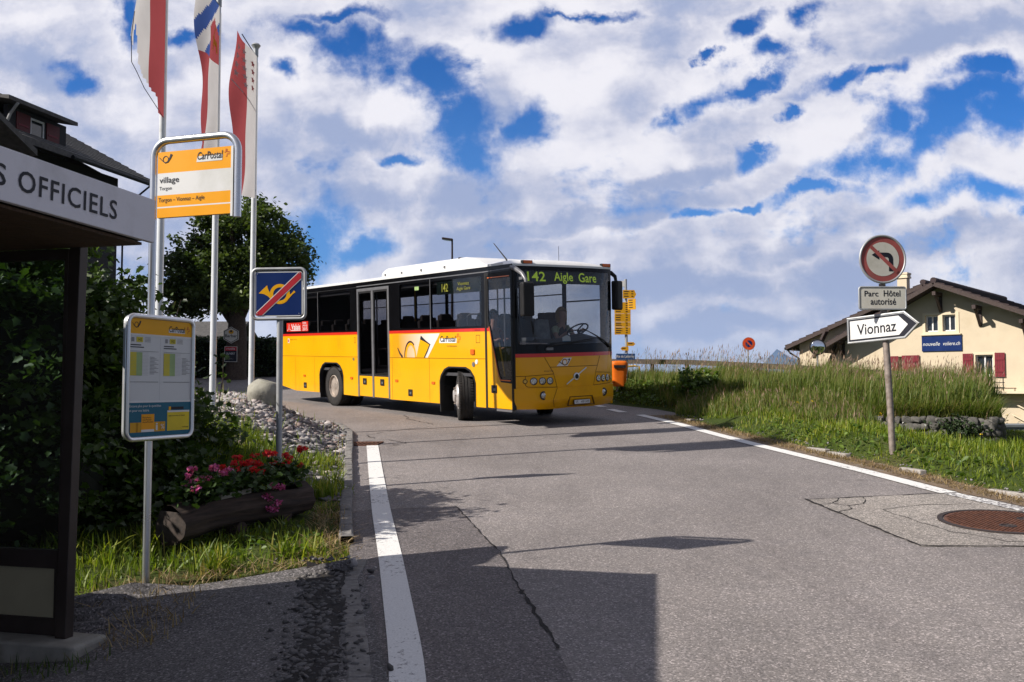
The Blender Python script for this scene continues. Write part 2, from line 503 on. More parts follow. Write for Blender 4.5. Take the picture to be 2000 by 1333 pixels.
M['glass_house'] = P('house_glass', (0.02, 0.025, 0.03), 0.08, coat=0.8)
M['plaster'] = P('plaster_cream', (0.56, 0.475, 0.35), 0.9, var=0.05, scale=1.5, bmp=0.25, bscale=30, dirt=(0.49, 0.405, 0.285), dscale=0.9)
M['plaster_trim'] = P('plaster_trim', (0.64, 0.55, 0.40), 0.9, var=0.05)
M['roof_dark'] = P('roof_tiles_brown', (0.045, 0.032, 0.033), 0.8, var=0.35, scale=6, bmp=0.5, bscale=8)
M['roof_grey'] = P('roof_slates_grey', (0.085, 0.082, 0.08), 0.8, var=0.35, scale=5, bmp=0.5, bscale=8)
M['beam'] = wood_mat('dark_beam', (0.02, 0.012, 0.01), (0.07, 0.045, 0.04), (1, 8, 8))
M['shutter_red'] = P('shutter_red', (0.165, 0.018, 0.028), 0.55, var=0.15, scale=8)
M['shutter_brown'] = P('shutter_brown', (0.10, 0.022, 0.024), 0.6, var=0.15)
M['chalet_wood'] = wood_mat('chalet_wood', (0.005, 0.0045, 0.004), (0.016, 0.013, 0.012), (1, 1, 10))
M['slate_grey'] = P('slate_grey', (0.030, 0.030, 0.034), 0.8, var=0.2)
M['window_white'] = P('window_white', (0.62, 0.62, 0.62), 0.5)
M['bark'] = P('bark', (0.075, 0.055, 0.042), 0.95, var=0.4, scale=14, bmp=1.0, bscale=22)
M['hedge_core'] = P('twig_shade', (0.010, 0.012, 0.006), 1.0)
M['stone'] = None
M['bin_orange'] = P('bin_orange', (0.62, 0.13, 0.008), 0.5, var=0.08)
M['yellow_rail'] = P('rail_yellow', (0.62, 0.36, 0.02), 0.5)
M['street_blue'] = P('street_sign_blue', (0.02, 0.06, 0.16), 0.5)
M['rust'] = P('rusty_iron', (0.115, 0.052, 0.034), 0.75, 0.3, var=0.35, scale=18, bmp=0.4, bscale=60, dirt=(0.08, 0.045, 0.035), dscale=10)
M['iron_dark'] = P('iron_dark', (0.045, 0.035, 0.033), 0.7, 0.4)
M['boulder'] = P('boulder', (0.26, 0.25, 0.21), 0.9, var=0.3, scale=4, bmp=0.8, bscale=14, dirt=(0.14, 0.15, 0.09), dscale=3)
M['wall_stone'] = P('wall_stone', (0.105, 0.10, 0.092), 0.9, var=0.4, scale=6, bmp=0.8, bscale=16)
M['container'] = P('grey_tank', (0.17, 0.19, 0.20), 0.6, 0.2, var=0.15)
M['flag_white'] = None
M['skin'] = P('skin', (0.42, 0.23, 0.16), 0.55, var=0.08)
M['hair_blond'] = P('hair_blond', (0.36, 0.22, 0.09), 0.6, var=0.3, scale=30)
M['hair_dark'] = P('hair_dark', (0.02, 0.013, 0.010), 0.6)
M['shirt_pale'] = P('shirt_pale', (0.48, 0.52, 0.34), 0.85)
M['vest_dark'] = P('vest_dark', (0.02, 0.022, 0.03), 0.85)
M['shirt_orange'] = P('shirt_ochre', (0.30, 0.12, 0.03), 0.85)
M['trousers'] = P('trousers', (0.02, 0.022, 0.035), 0.9)
M['bag'] = P('grey_bag', (0.17, 0.18, 0.19), 0.85, var=0.3, scale=10)
M['mountain'] = P('mountain_haze_blue', (0.035, 0.055, 0.09), 1.0, var=0.2, scale=0.002)  # blue of the distant air put into the rock colour
M['mirror_face'] = P('mirror_face', (0.75, 0.78, 0.8), 0.05, 1.0, var=0.01)

def cloth_mat(name, c):
    m, nt, b = nodes_of(name)
    n = add_noise(nt, 5, 5)
    r = ramp(nt, n.outputs['Fac'], [(0.3, tuple(x * 0.93 for x in c)), (0.7, c)])
    nt.links.new(r.outputs[0], b.inputs['Base Color'])
    b.inputs['Roughness'].default_value = 0.85
    o = nt.nodes['Material Output']
    tl = nt.nodes.new('ShaderNodeBsdfTranslucent')
    nt.links.new(r.outputs[0], tl.inputs[0])
    ms = nt.nodes.new('ShaderNodeMixShader')
    ms.inputs[0].default_value = 0.5
    nt.links.new(b.outputs[0], ms.inputs[1])
    nt.links.new(tl.outputs[0], ms.inputs[2])
    nt.links.new(ms.outputs[0], o.inputs[0])
    return m
M['flag_white'] = cloth_mat('flag_white', (0.50, 0.48, 0.48))
M['flag_red'] = cloth_mat('flag_red', (0.29, 0.055, 0.06))
M['flag_blue'] = cloth_mat('flag_blue', (0.04, 0.08, 0.26))
M['flag_gold'] = cloth_mat('flag_gold', (0.62, 0.33, 0.01))
M['leaf_bush'] = leaf_mat('leaf_bush', [(0.0, (0.012, 0.026, 0.006)), (0.5, (0.038, 0.072, 0.014)), (1.0, (0.095, 0.145, 0.026))], 0.45, 0.35)
M['leaf_tree'] = leaf_mat('leaf_tree', [(0.0, (0.024, 0.042, 0.010)), (0.5, (0.062, 0.098, 0.020)), (1.0, (0.14, 0.18, 0.04))], 0.5, 0.3)
M['leaf_hedge'] = leaf_mat('leaf_hedge', [(0.0, (0.014, 0.028, 0.010)), (1.0, (0.045, 0.075, 0.022))], 0.55, 0.2)
M['leaf_weed'] = leaf_mat('leaf_weed', [(0.0, (0.045, 0.09, 0.012)), (1.0, (0.14, 0.21, 0.03))], 0.5, 0.35)
M['leaf_geranium'] = leaf_mat('leaf_geranium', [(0.0, (0.02, 0.045, 0.010)), (1.0, (0.06, 0.11, 0.022))], 0.5, 0.3)
M['petal_pink'] = leaf_mat('petal_pink', [(0.0, (0.45, 0.05, 0.24)), (1.0, (0.72, 0.20, 0.48))], 0.6, 0.4)
M['petal_red'] = leaf_mat('petal_red', [(0.0, (0.48, 0.012, 0.02)), (1.0, (0.72, 0.04, 0.05))], 0.6, 0.4)
M['blade'] = leaf_mat('grass_blade', [(0.0, (0.028, 0.060, 0.010)), (0.55, (0.070, 0.120, 0.018)), (0.85, (0.115, 0.155, 0.030)), (1.0, (0.28, 0.22, 0.09))], 0.5, 0.38)
M['blade_lush'] = leaf_mat('grass_blade_lush', [(0.0, (0.065, 0.110, 0.010)), (0.55, (0.165, 0.225, 0.018)), (0.85, (0.27, 0.29, 0.03)), (1.0, (0.42, 0.34, 0.12))], 0.5, 0.4)
M['blade_tall'] = leaf_mat('grass_tall', [(0.0, (0.060, 0.105, 0.014)), (0.5, (0.135, 0.180, 0.030)), (0.8, (0.21, 0.21, 0.065)), (1.0, (0.30, 0.20, 0.12))], 0.55, 0.4)
M['seed'] = leaf_mat('grass_seed', [(0.0, (0.19, 0.11, 0.095)), (1.0, (0.34, 0.24, 0.17))], 0.7, 0.3)
M['dry'] = leaf_mat('dry_straw', [(0.0, (0.16, 0.10, 0.05)), (1.0, (0.40, 0.30, 0.16))], 0.7, 0.3)
M['petal_yellow'] = leaf_mat('petal_yellow', [(0.0, (0.65, 0.42, 0.01)), (1.0, (0.75, 0.55, 0.03))], 0.6, 0.3)
M['petal_white'] = leaf_mat('petal_white', [(0.0, (0.5, 0.5, 0.48)), (1.0, (0.62, 0.6, 0.58))], 0.6, 0.3)
def stone_mat():
    m, nt, b = nodes_of('rubble_stone')
    at = nt.nodes.new('ShaderNodeAttribute')
    at.attribute_name = 'tint'
    r = ramp(nt, at.outputs['Fac'], [(0.0, (0.07, 0.065, 0.062)), (0.35, (0.21, 0.20, 0.20)), (0.6, (0.32, 0.305, 0.30)), (0.8, (0.27, 0.19, 0.165)), (1.0, (0.52, 0.50, 0.49))])
    n = add_noise(nt, 30, 5)
    g = ramp(nt, n.outputs['Fac'], [(0.3, (0.75, 0.75, 0.75)), (0.7, (1.15, 1.15, 1.15))])
    nt.links.new(mixc(nt, 1.0, r.outputs[0], g.outputs[0], 'MULTIPLY'), b.inputs['Base Color'])
    b.inputs['Roughness'].default_value = 0.9
    bump(nt, b, n.outputs['Fac'], 0.5, 0.01)
    return m
M['stone'] = stone_mat()
def ground_mat():
    m, nt, b = nodes_of('ground_turf')
    n = add_noise(nt, 0.9, 8, 0.65)
    n2 = add_noise(nt, 22, 5, 0.6)
    c = ramp(nt, n.outputs['Fac'], [(0.35, (0.035, 0.055, 0.012)), (0.55, (0.055, 0.075, 0.018)), (0.75, (0.085, 0.075, 0.035))]).outputs[0]
    g = ramp(nt, n2.outputs['Fac'], [(0.3, (0.5, 0.5, 0.5)), (0.7, (1.4, 1.35, 1.3))]).outputs[0]
    nt.links.new(mixc(nt, 1.0, c, g, 'MULTIPLY'), b.inputs['Base Color'])
    b.inputs['Roughness'].default_value = 1.0
    b.inputs['Specular IOR Level'].default_value = 0.1
    bump(nt, b, n2.outputs['Fac'], 0.8, 0.03)
    return m
M['turf'] = ground_mat()

# ------------------------------------------------------------------ mesh helpers
MW = {}
def world_of(o):
    return MW.get(o.name, Matrix())

class MB:
    def __init__(s):
        s.v, s.f, s.m, s.mats = [], [], [], []
    def mi(s, mat):
        if isinstance(mat, str):
            mat = M[mat]
        if mat not in s.mats:
            s.mats.append(mat)
        return s.mats.index(mat)
    def add(s, vs, fs, mat):
        k = len(s.v)
        i = s.mi(mat)
        s.v += [tuple(x) for x in vs]
        s.f += [tuple(j + k for j in f) for f in fs]
        s.m += [i] * len(fs)
        return s
    def box(s, c, d, mat, rot=None):
        h = [x / 2 for x in d]
        vs = [Vector((sx * h[0], sy * h[1], sz * h[2])) for sx in (-1, 1) for sy in (-1, 1) for sz in (-1, 1)]
        if rot is not None:
            vs = [rot @ v for v in vs]
        c = Vector(c)
        return s.add([v + c for v in vs], [(0, 1, 3, 2), (4, 6, 7, 5), (0, 4, 5, 1), (2, 3, 7, 6), (0, 2, 6, 4), (1, 5, 7, 3)], mat)
    def bar(s, a, b, w, h, mat, up=(0, 0, 1)):
        a, b = Vector(a), Vector(b)
        d = (b - a)
        l = d.length
        d.normalize()
        r = d.cross(Vector(up))
        if r.length < 1e-5:
            r = d.cross(Vector((0, 1, 0)))
        r.normalize()
        u = r.cross(d)
        return s.box((a + b) / 2, (l, w, h), mat, Matrix((d, r, u)).transposed())
    def tube(s, pts, r, mat, seg=10, caps=True, closed=False):
        pts = [Vector(p) for p in pts]
        n = len(pts)
        rs = r if isinstance(r, (list, tuple)) else [r] * n
        rings = []
        pr = None
        for i, p in enumerate(pts):
            if closed:
                t = pts[(i + 1) % n] - pts[i - 1]
            else:
                t = pts[min(i + 1, n - 1)] - pts[max(i - 1, 0)]
            t.normalize()
            if pr is None:
                a = Vector((0, 0, 1)) if abs(t.z) < 0.9 else Vector((1, 0, 0))
                pr = t.cross(a).normalized()
            pr = (pr - t * pr.dot(t)).normalized()
            q = t.cross(pr)
            rings.append([p + (pr * math.cos(2 * math.pi * k / seg) + q * math.sin(2 * math.pi * k / seg)) * rs[i] for k in range(seg)])
        vs = [v for rg in rings for v in rg]
        fs = []
        for i in range(n if closed else n - 1):
            j = (i + 1) % n
            for k in range(seg):
                k2 = (k + 1) % seg
                fs.append((i * seg + k, i * seg + k2, j * seg + k2, j * seg + k))
        if caps and not closed:
            fs.append(tuple(range(seg))[::-1])
            fs.append(tuple((n - 1) * seg + k for k in range(seg)))
        return s.add(vs, fs, mat)
    def lathe(s, prof, mat, origin=(0, 0, 0), axis=(0, 0, 1), seg=32, rot=None):
        """prof: (radius, height along axis)."""
        ax = Vector(axis).normalized()
        a = ax.orthogonal().normalized()
        b = ax.cross(a)
        o = Vector(origin)
        vs = []
        for (r, h) in prof:
            for k in range(seg):
                t = 2 * math.pi * k / seg
                vs.append(o + ax * h + (a * math.cos(t) + b * math.sin(t)) * r)
        fs = []
        for i in range(len(prof) - 1):
            for k in range(seg):
                k2 = (k + 1) % seg
                fs.append((i * seg + k, i * seg + k2, (i + 1) * seg + k2, (i + 1) * seg + k))
        if prof[0][0] > 1e-6:
            fs.append(tuple(range(seg))[::-1])
        if prof[-1][0] > 1e-6:
            fs.append(tuple((len(prof) - 1) * seg + k for k in range(seg)))
        return s.add(vs, fs, mat)
    def plate(s, outline, fmap, t, mat, holes=(), off=0.0, side=None):
        """Flat outline with holes laid through fmap(a, b, offset), t thick."""
        loops = [list(outline)] + [list(h) for h in holes]
        flat = [p for lp in loops for p in lp]
        tri = tessellate_polygon([[Vector((p[0], p[1], 0)) for p in lp] for lp in loops])
        n = len(flat)
        vs = [fmap(p[0], p[1], off) for p in flat]
        fs = [tuple(x) for x in tri]
        if t:
            vs += [fmap(p[0], p[1], off - t) for p in flat]
            fs += [tuple(i + n for i in x)[::-1] for x in tri]
            k = 0
            sd = []
            for lp in loops:
                m = len(lp)
                for i in range(m):
                    j = (i + 1) % m
                    sd.append((k + i, k + j, k + j + n, k + i + n))
                k += m
            if side is None:
                fs += sd
            else:
                s.add(vs, sd, side)
        return s.add(vs, fs, mat)
    def grid(s, nu, nv, fn, mat, t=0.0):
        vs = [fn(i / nu, j / nv) for i in range(nu + 1) for j in range(nv + 1)]
        fs = [(i * (nv + 1) + j, (i + 1) * (nv + 1) + j, (i + 1) * (nv + 1) + j + 1, i * (nv + 1) + j + 1) for i in range(nu) for j in range(nv)]
        return s.add(vs, fs, mat)
    def ribbon(s, pts, w, fmap, mat, off=0.002):
        pts = [Vector((p[0], p[1])) for p in pts]
        L_, R_ = [], []
        for i, p in enumerate(pts):
            t = pts[min(i + 1, len(pts) - 1)] - pts[max(i - 1, 0)]
            t.normalize()
            nrm = Vector((-t.y, t.x))
            ww = w[i] if isinstance(w, (list, tuple)) else w
            L_.append(p + nrm * ww / 2)
            R_.append(p - nrm * ww / 2)
        n = len(pts)
        vs = [fmap(p.x, p.y, off) for p in L_ + R_]
        return s.add(vs, [(i, i + 1, n + i + 1, n + i) for i in range(n - 1)], mat)
    def text(s, body, box, fmap, mat, off=0.002, shear=0.0, keep=False, bold=0.0, align='L', spacing=1.0):
        """Lettering stretched into box (a0, b0, a1, b1); keep=True keeps its width to height."""
        vs, fs = glyphs(body, shear, bold, spacing)
        x0, x1 = min(v[0] for v in vs), max(v[0] for v in vs)
        y0, y1 = min(v[1] for v in vs), max(v[1] for v in vs)
        a0, b0, a1, b1 = box
        sx, sy = (a1 - a0) / (x1 - x0), (b1 - b0) / (y1 - y0)
        if keep:
            sx = abs(sy) * (1 if sx > 0 else -1)
            if align == 'C':
                mid = (a0 + a1) / 2
                a0 = mid - sx * (x1 - x0) / 2
        return s.add([fmap(a0 + (v[0] - x0) * sx, b0 + (v[1] - y0) * sy, off) for v in vs], fs, mat)
    def build(s, name, parent=None, smooth=None, local=False, bevel=0.0, bseg=2):
        me = bpy.data.meshes.new(name)
        vs = s.v
        if parent is not None and not local:
            inv = world_of(parent).inverted()
            vs = [inv @ Vector(v) for v in vs]
        me.from_pydata([tuple(v) for v in vs], [], s.f)
        for m in s.mats:
            me.materials.append(m)
        me.polygons.foreach_set('material_index', s.m)
        bm = bmesh.new()
        bm.from_mesh(me)
        bmesh.ops.recalc_face_normals(bm, faces=bm.faces)
        bm.to_mesh(me)
        bm.free()
        if smooth is not None:
            me.shade_smooth()
            me.set_sharp_from_angle(angle=R(smooth))
        o = bpy.data.objects.new(name, me)
        COL.objects.link(o)
        if parent is not None:
            o.parent = parent
            MW[o.name] = world_of(parent)
        if bevel:
            b = o.modifiers.new('bevel', 'BEVEL')
            b.width = bevel
            b.segments = bseg
            b.limit_method = 'ANGLE'
        return o

_gc = {}
def glyphs(body, shear=0.0, bold=0.0, spacing=1.0):
    key = (body, shear, bold, spacing)
    if key not in _gc:
        cu = bpy.data.curves.new('lettering', 'FONT')
        cu.body = body
        cu.shear = shear
        cu.offset = bold
        cu.resolution_u = 3
        cu.space_character = spacing
        ob = bpy.data.objects.new('lettering_source', cu)
        COL.objects.link(ob)
        dg = bpy.context.evaluated_depsgraph_get()
        me = bpy.data.meshes.new_from_object(ob.evaluated_get(dg))
        _gc[key] = ([(v.co.x, v.co.y) for v in me.vertices], [tuple(p.vertices) for p in me.polygons])
        bpy.data.objects.remove(ob)
        bpy.data.curves.remove(cu)
        bpy.data.meshes.remove(me)
    return _gc[key]

def tag(o, label=None, cat=None, group=None, kind=None):
    if label:
        o['label'] = label
    if cat:
        o['category'] = cat
    if group:
        o['group'] = group
    if kind:
        o['kind'] = kind
    return o

def thing(name, label, cat, loc=(0, 0, 0), group=None, mat=None):
    o = bpy.data.objects.new(name, None)
    o.empty_display_size = 0.2
    COL.objects.link(o)
    if mat is not None:
        o.matrix_world = mat
        MW[o.name] = mat.copy()
    else:
        o.location = loc
        MW[o.name] = Matrix.Translation(loc)
    return tag(o, label, cat, group)

def struct(mb, name, **k):
    return tag(mb.build(name, **k), kind='structure')

def plane_map(o, r, u, n):
    o, r, u, n = Vector(o), Vector(r).normalized(), Vector(u).normalized(), Vector(n).normalized()
    return lambda a, b, off=0.0: o + r * a + u * b + n * off

def rrect(a0, b0, a1, b1, r, seg=5):
    pts = []
    for (cx, cy, t0) in ((a1 - r, b1 - r, 0), (a0 + r, b1 - r, 90), (a0 + r, b0 + r, 180), (a1 - r, b0 + r, 270)):
        for k in range(seg + 1):
            t = R(t0 + 90 * k / seg)
            pts.append((cx + r * math.cos(t), cy + r * math.sin(t)))
    return pts

def circ(cx, cy, r, n=40, ry=None):
    ry = ry or r
    return [(cx + r * math.cos(2 * math.pi * k / n), cy + ry * math.sin(2 * math.pi * k / n)) for k in range(n)]

def fast_mesh(name, V, F, mats, tint=None, fmat=None, parent=None, smooth=False):
    """V (n,3) array, F (m,k) array of equal faces; tint per vertex."""
    if parent is not None:
        inv = np.array(world_of(parent).inverted())
        V = V @ inv[:3, :3].T + inv[:3, 3]
    me = bpy.data.meshes.new(name)
    k = F.shape[1]
    me.vertices.add(len(V))
    me.vertices.foreach_set('co', V.astype(np.float32).ravel())
    me.loops.add(F.size)
    me.loops.foreach_set('vertex_index', F.astype(np.int32).ravel())
    me.polygons.add(len(F))
    me.polygons.foreach_set('loop_start', np.arange(0, F.size, k, dtype=np.int32))
    if fmat is not None:
        me.polygons.foreach_set('material_index', fmat.astype(np.int32))
    if tint is not None:
        a = me.attributes.new('tint', 'FLOAT', 'POINT')
        a.data.foreach_set('value', tint.astype(np.float32))
    for m in mats:
        me.materials.append(M[m] if isinstance(m, str) else m)
    me.update(calc_edges=True)
    if smooth:
        me.shade_smooth()
    o = bpy.data.objects.new(name, me)
    COL.objects.link(o)
    if parent is not None:
        o.parent = parent
        MW[o.name] = world_of(parent)
    return o
# ------------------------------------------------------------------ terrain
GA, GB = 0.016513, 0.055385
def gz(x, y):
    return GA * x + GB * y

def sm(t):
    t = np.clip(t, 0, 1)
    return t * t * (3 - 2 * t)

def poly_sd(x, y, poly):
    """Signed distance (positive inside) of points to a polygon."""
    x = np.asarray(x, float); y = np.asarray(y, float)
    d = np.full(x.shape, 1e9)
    ins = np.zeros(x.shape, bool)
    n = len(poly)
    for i in range(n):
        x0, y0 = poly[i]; x1, y1 = poly[(i + 1) % n]
        dx, dy = x1 - x0, y1 - y0
        t = np.clip(((x - x0) * dx + (y - y0) * dy) / (dx * dx + dy * dy + 1e-12), 0, 1)
        d = np.minimum(d, np.hypot(x - x0 - t * dx, y - y0 - t * dy))
        c = ((y0 > y) != (y1 > y))
        xi = x0 + (y - y0) * dx / (dy if abs(dy) > 1e-12 else 1e-12)
        ins ^= c & (x < xi)
    return np.where(ins, d, -d)

KERB = [(-1.17, 6.85), (-1.42, 8.0), (-1.65, 9.26), (-1.95, 11.1), (-2.32, 13.13), (-2.60, 14.8), (-2.91, 16.6), (-3.32, 18.0), (-4.1, 19.2), (-5.5, 19.9), (-8, 20.0), (-14, 19.0), (-30, 16.5)]
BANK = KERB + [(-30, 4.8), (-4.2, 5.75), (-2.9, 5.75), (-2.45, 6.38), (-1.9, 6.72)]
VERGE = [(6.4, 1.0), (5.6, 7.4), (5.2, 9.2), (4.93, 10.3), (4.76, 11.5), (4.30, 13.7), (3.75, 16.6), (3.38, 18.9), (3.25, 19.4), (3.65, 19.75), (3.30, 21.1), (2.41, 22.87), (0.9, 26.0), (-3.0, 41.0)]
MEADOW = VERGE + [(-3, 70), (80, 70), (80, 1)]
TERR = [(2.4, 24.2), (3.5, 22.0), (4.6, 20.0), (5.9, 17.6), (6.35, 16.2), (8.05, 15.35), (9.3, 18.2), (10.8, 20.4), (2.9, 26.2), (1.8, 26)]

def T(x, y):
    x = np.asarray(x, float); y = np.asarray(y, float)
    z = GA * np.clip(x, -40, 30) + GB * np.minimum(y, 45.0)
    road = np.full(x.shape, -0.06)
    dl = poly_sd(x, y, BANK)
    amp = np.interp(y, [5.5, 6.6, 8, 9.2, 10.4, 11.5, 13], [0, 0.02, 0.03, 0.08, 0.34, 0.50, 0.66])
    left = 0.02 + amp * sm(dl / 1.9) + 0.03 * np.sin(x * 3.1 + y * 1.7) * sm(dl / 0.6)
    dr = poly_sd(x, y, MEADOW)
    right = 0.0 + 0.19 * sm(dr / 0.9) + 0.03 * np.sin(x * 2.3 - y * 1.3) * sm(dr / 0.6)
    right -= 0.37 * sm((x - 5.2) / 2.2) * sm((y - 11.5) / 3.0)
    dt = poly_sd(x, y, TERR)
    right += (0.20 + 0.27 * sm((x - 5.2) / 2)) * sm((dt + 0.05) / 0.22)
    right -= sm((x - 8.7) / 3.2) * np.clip((y - 15) * 0.12, 0, 2.2) * (dt < 0)
    e = ((x - 2.9) * 5.3 + (y - 25.9) * 7.7) / 9.35
    right -= np.where(e > 0, np.minimum(0.30 * e, 2.7), 0) * sm((x + 3.5) / 3.0)
    far = np.maximum(e - 48, 0) * 0.30 * sm((x + 3.5) / 3.0)
    bump_ = np.where(dl > 0, left, np.where(dr > 0, right, road))
    dip = -0.15 * np.clip((-1.35 - x) / 1.4, 0, 1.6) * sm((6.35 - y) / 0.9)
    z = z + bump_ + dip - far - np.maximum(y - 66, 0) * 0.30 * sm((3.0 - x) / 6)
    lip = np.maximum(np.maximum(x - 60, 0), np.maximum(-x - 90, 0)) * 0.3
    return np.maximum(z - lip, -480.0)

def tz(x, y):
    return float(T(np.array([x]), np.array([y]))[0])

def axis(segs):
    out = []
    for a, b, s in segs:
        out += list(np.arange(a, b, s))
    return np.array(out + [segs[-1][1]])
gx = axis([(-22000, -2000, 4000), (-2000, -200, 300), (-200, -40, 20), (-40, -10, 2), (-10, 12, 0.2), (12, 40, 1.4), (40, 200, 20), (200, 2000, 300), (2000, 22000, 4000)])
gy = axis([(-9000, -600, 2100), (-600, -60, 60), (-60, 0, 6), (0, 4, 1), (4, 28, 0.2), (28, 70, 1.4), (70, 300, 12), (300, 2300, 200), (2300, 24300, 2000)])
XX, YY = np.meshgrid(gx, gy, indexing='ij')
ZZ = T(XX, YY)
nx, ny = XX.shape
idx = np.arange(nx * ny).reshape(nx, ny)
F = np.stack([idx[:-1, :-1], idx[1:, :-1], idx[1:, 1:], idx[:-1, 1:]], -1).reshape(-1, 4)
gr = fast_mesh('ground', np.stack([XX, YY, ZZ], -1).reshape(-1, 3), F, ['turf'], smooth=True)
tag(gr, kind='structure')

def gmap(h):
    return lambda a, b, off=0.0: Vector((a, b, gz(a, b) + h + off))

# road sheet: one plane of asphalt, its edges following kerb and verge
road = MB()
outline = [(-0.36, -6), (-0.62, 4.5), (-0.91, 5.84), (-1.10, 6.75)] + KERB + [(-60, 24), (-60, 41), (-30, 45), (-14.4, 45.4), (-10.8, 43.6), (-7, 44), (-3.2, 44.0), (-3.0, 41)] + VERGE[::-1][1:] + [(7.2, -6)]
road.plate(outline, gmap(0.0), 0.0, 'asphalt')
struct(road, 'road')

# asphalt path on the left, where the shelter stands
pv = MB()
pts = [(-0.40, -5.9), (-0.66, 4.5), (-0.95, 5.84), (-1.14, 6.72), (-1.9, 6.70), (-2.42, 6.34), (-2.86, 5.72)]
def pgrid(u, v):
    y = -5.9 + v * 12.75
    xr = np.interp(y, [-5.9, 4.5, 5.84, 6.85], [-0.34, -0.58, -0.87, -1.10])
    xl = np.interp(y, [-5.9, 4.9, 5.5, 6.0, 6.35, 6.7, 6.85], [-9, -9, -6.5, -2.95, -2.5, -1.9, -1.22])
    x = xl + (xr - xl) * u
    return Vector((x, y, tz(x, y) + 0.06 + 0.022))
def path_z(x, y):
    return tz(x, y) + 0.082
pv.grid(22, 70, pgrid, 'asphalt_path')
struct(pv, 'pavement', smooth=60)

# dark resurfaced strip
pa = MB()
pa.plate([(-0.40, -5.8), (-0.62, 4.5), (-0.91, 5.84), (-1.10, 6.7), (-1.19, 6.95), (-1.58, 9.24), (-1.0, 9.36), (-0.57, 9.44), (-0.33, 8.4), (-0.1, 7.42), (0.06, 6.3), (0.25, 5.13), (0.36, 4.2), (0.62, 1.0), (0.9, -5.8)], gmap(0.004), 0, 'asphalt_dark')
struct(pa, 'road_patch')
pm = MB()
pm.plate([(3.02, 9.50), (4.55, 9.72), (4.82, 9.0), (5.2, 8.0), (5.2, 7.2), (4.4, 7.28), (3.25, 7.38)], gmap(0.004), 0, 'asphalt_pale')
struct(pm, 'road_patch')

def jag(pts, step=0.12, amp=0.02, seed=1):
    r = random.Random(seed)
    out = []
    for (a, b) in zip(pts[:-1], pts[1:]):
        L_ = math.hypot(b[0] - a[0], b[1] - a[1])
        n = max(1, int(L_ / step))
        for i in range(n):
            t = i / n
            out.append((a[0] + (b[0] - a[0]) * t + r.uniform(-amp, amp), a[1] + (b[1] - a[1]) * t + r.uniform(-amp, amp)))
    out.append(pts[-1])
    return out
def crack(pts, w, seed=1, amp=0.02, step=0.12, h=0.0075):
    r = random.Random(seed)
    p = jag(pts, step, amp, seed)
    mb.ribbon(p, [w * r.uniform(0.4, 1.5) for _ in p], gmap(h), 'crack', 0)
mb = MB()
crack([(-0.57, 9.44), (-0.33, 8.4), (-0.1, 7.42), (0.06, 6.3)], 0.013, 1, 0.009, 0.10)
crack([(0.06, 6.3), (0.18, 5.6), (0.25, 5.13)], 0.022, 2, 0.014, 0.05)
crack([(-1.58, 9.24), (-1.0, 9.36), (-0.57, 9.44)], 0.012, 3, 0.008)
crack([(3.02, 9.50), (3.6, 9.58), (4.55, 9.74)], 0.024, 4, 0.010, 0.07)
crack([(3.0, 9.52), (3.12, 8.5), (3.25, 7.40)], 0.024, 5, 0.010, 0.07)
crack([(3.25, 7.40), (4.2, 7.30), (5.1, 7.22)], 0.016, 6)
crack([(3.06, 9.22), (3.2, 9.27), (3.3, 9.40), (3.36, 9.54)], 0.012, 7, 0.008, 0.05)
crack([(3.2, 9.27), (3.30, 9.12), (3.28, 8.95), (3.10, 8.82)], 0.012, 8, 0.008, 0.05)
crack([(3.30, 9.12), (3.48, 9.20), (3.58, 9.40), (3.62, 9.57)], 0.010, 17, 0.008, 0.05)
crack([(3.55, 8.9), (3.62, 8.4), (3.72, 7.9), (4.0, 7.5), (4.6, 7.36)], 0.010, 9, 0.02)
crack([(3.55, 8.9), (4.0, 9.1), (4.5, 9.1)], 0.010, 10, 0.015)
crack([(-2.2, 15.0), (-1.95, 15.05), (-1.8, 14.9), (-2.0, 14.75)], 0.02, 11, 0.02, 0.06)
crack([(-2.5, 15.5), (-2.1, 15.7), (-1.85, 15.35), (-1.7, 15.1), (-1.95, 15.0)], 0.016, 12, 0.03, 0.07)
crack([(-2.35, 15.9), (-2.6, 16.5), (-2.2, 17.2), (-1.55, 17.9)], 0.018, 13, 0.03)
crack([(-1.55, 18.3), (-2.2, 19.6), (-2.4, 20.6)], 0.018, 14, 0.03)
crack([(1.1, 13.9), (1.6, 13.7), (2.3, 13.5)], 0.007, 15, 0.02)
struct(mb, 'road_crack')

# white lines
def smooth_line(pts, n=60):
    xs = np.array(pts)
    s = np.concatenate([[0], np.cumsum(np.hypot(*np.diff(xs, axis=0).T))])
    q = np.linspace(0, s[-1], n)
    x = np.interp(q, s, xs[:, 0]); y = np.interp(q, s, xs[:, 1])
    k = np.array([1, 2, 3, 2, 1]) / 9
    def f(a):
        p = np.concatenate([[a[0]] * 2, a, [a[-1]] * 2])
        b = np.convolve(p, k, 'valid'); b[0] = a[0]; b[-1] = a[-1]
        return b
    return list(zip(f(x), f(y)))
ln = MB()
ln.ribbon(smooth_line([(0.12, -4), (-0.42, 3.6), (-0.51, 4.69), (-0.95, 7.29), (-1.285, 9.15), (-1.75, 11.9), (-2.24, 14.85)]), 0.185, gmap(0.010), 'line', 0)
struct(ln, 'road_marking')
ln = MB()
ln.ribbon(smooth_line([(2.72, 19.65), (3.15, 17.6), (3.42, 15.85), (3.75, 14.0), (3.98, 12.9), (4.32, 11.2), (4.57, 9.72)]), 0.20, gmap(0.010), 'line', 0)
ln.ribbon(smooth_line([(4.575, 9.68), (4.83, 8.75), (5.05, 7.7), (5.2, 6.5)]), 0.17, gmap(0.010), 'line_worn', 0)
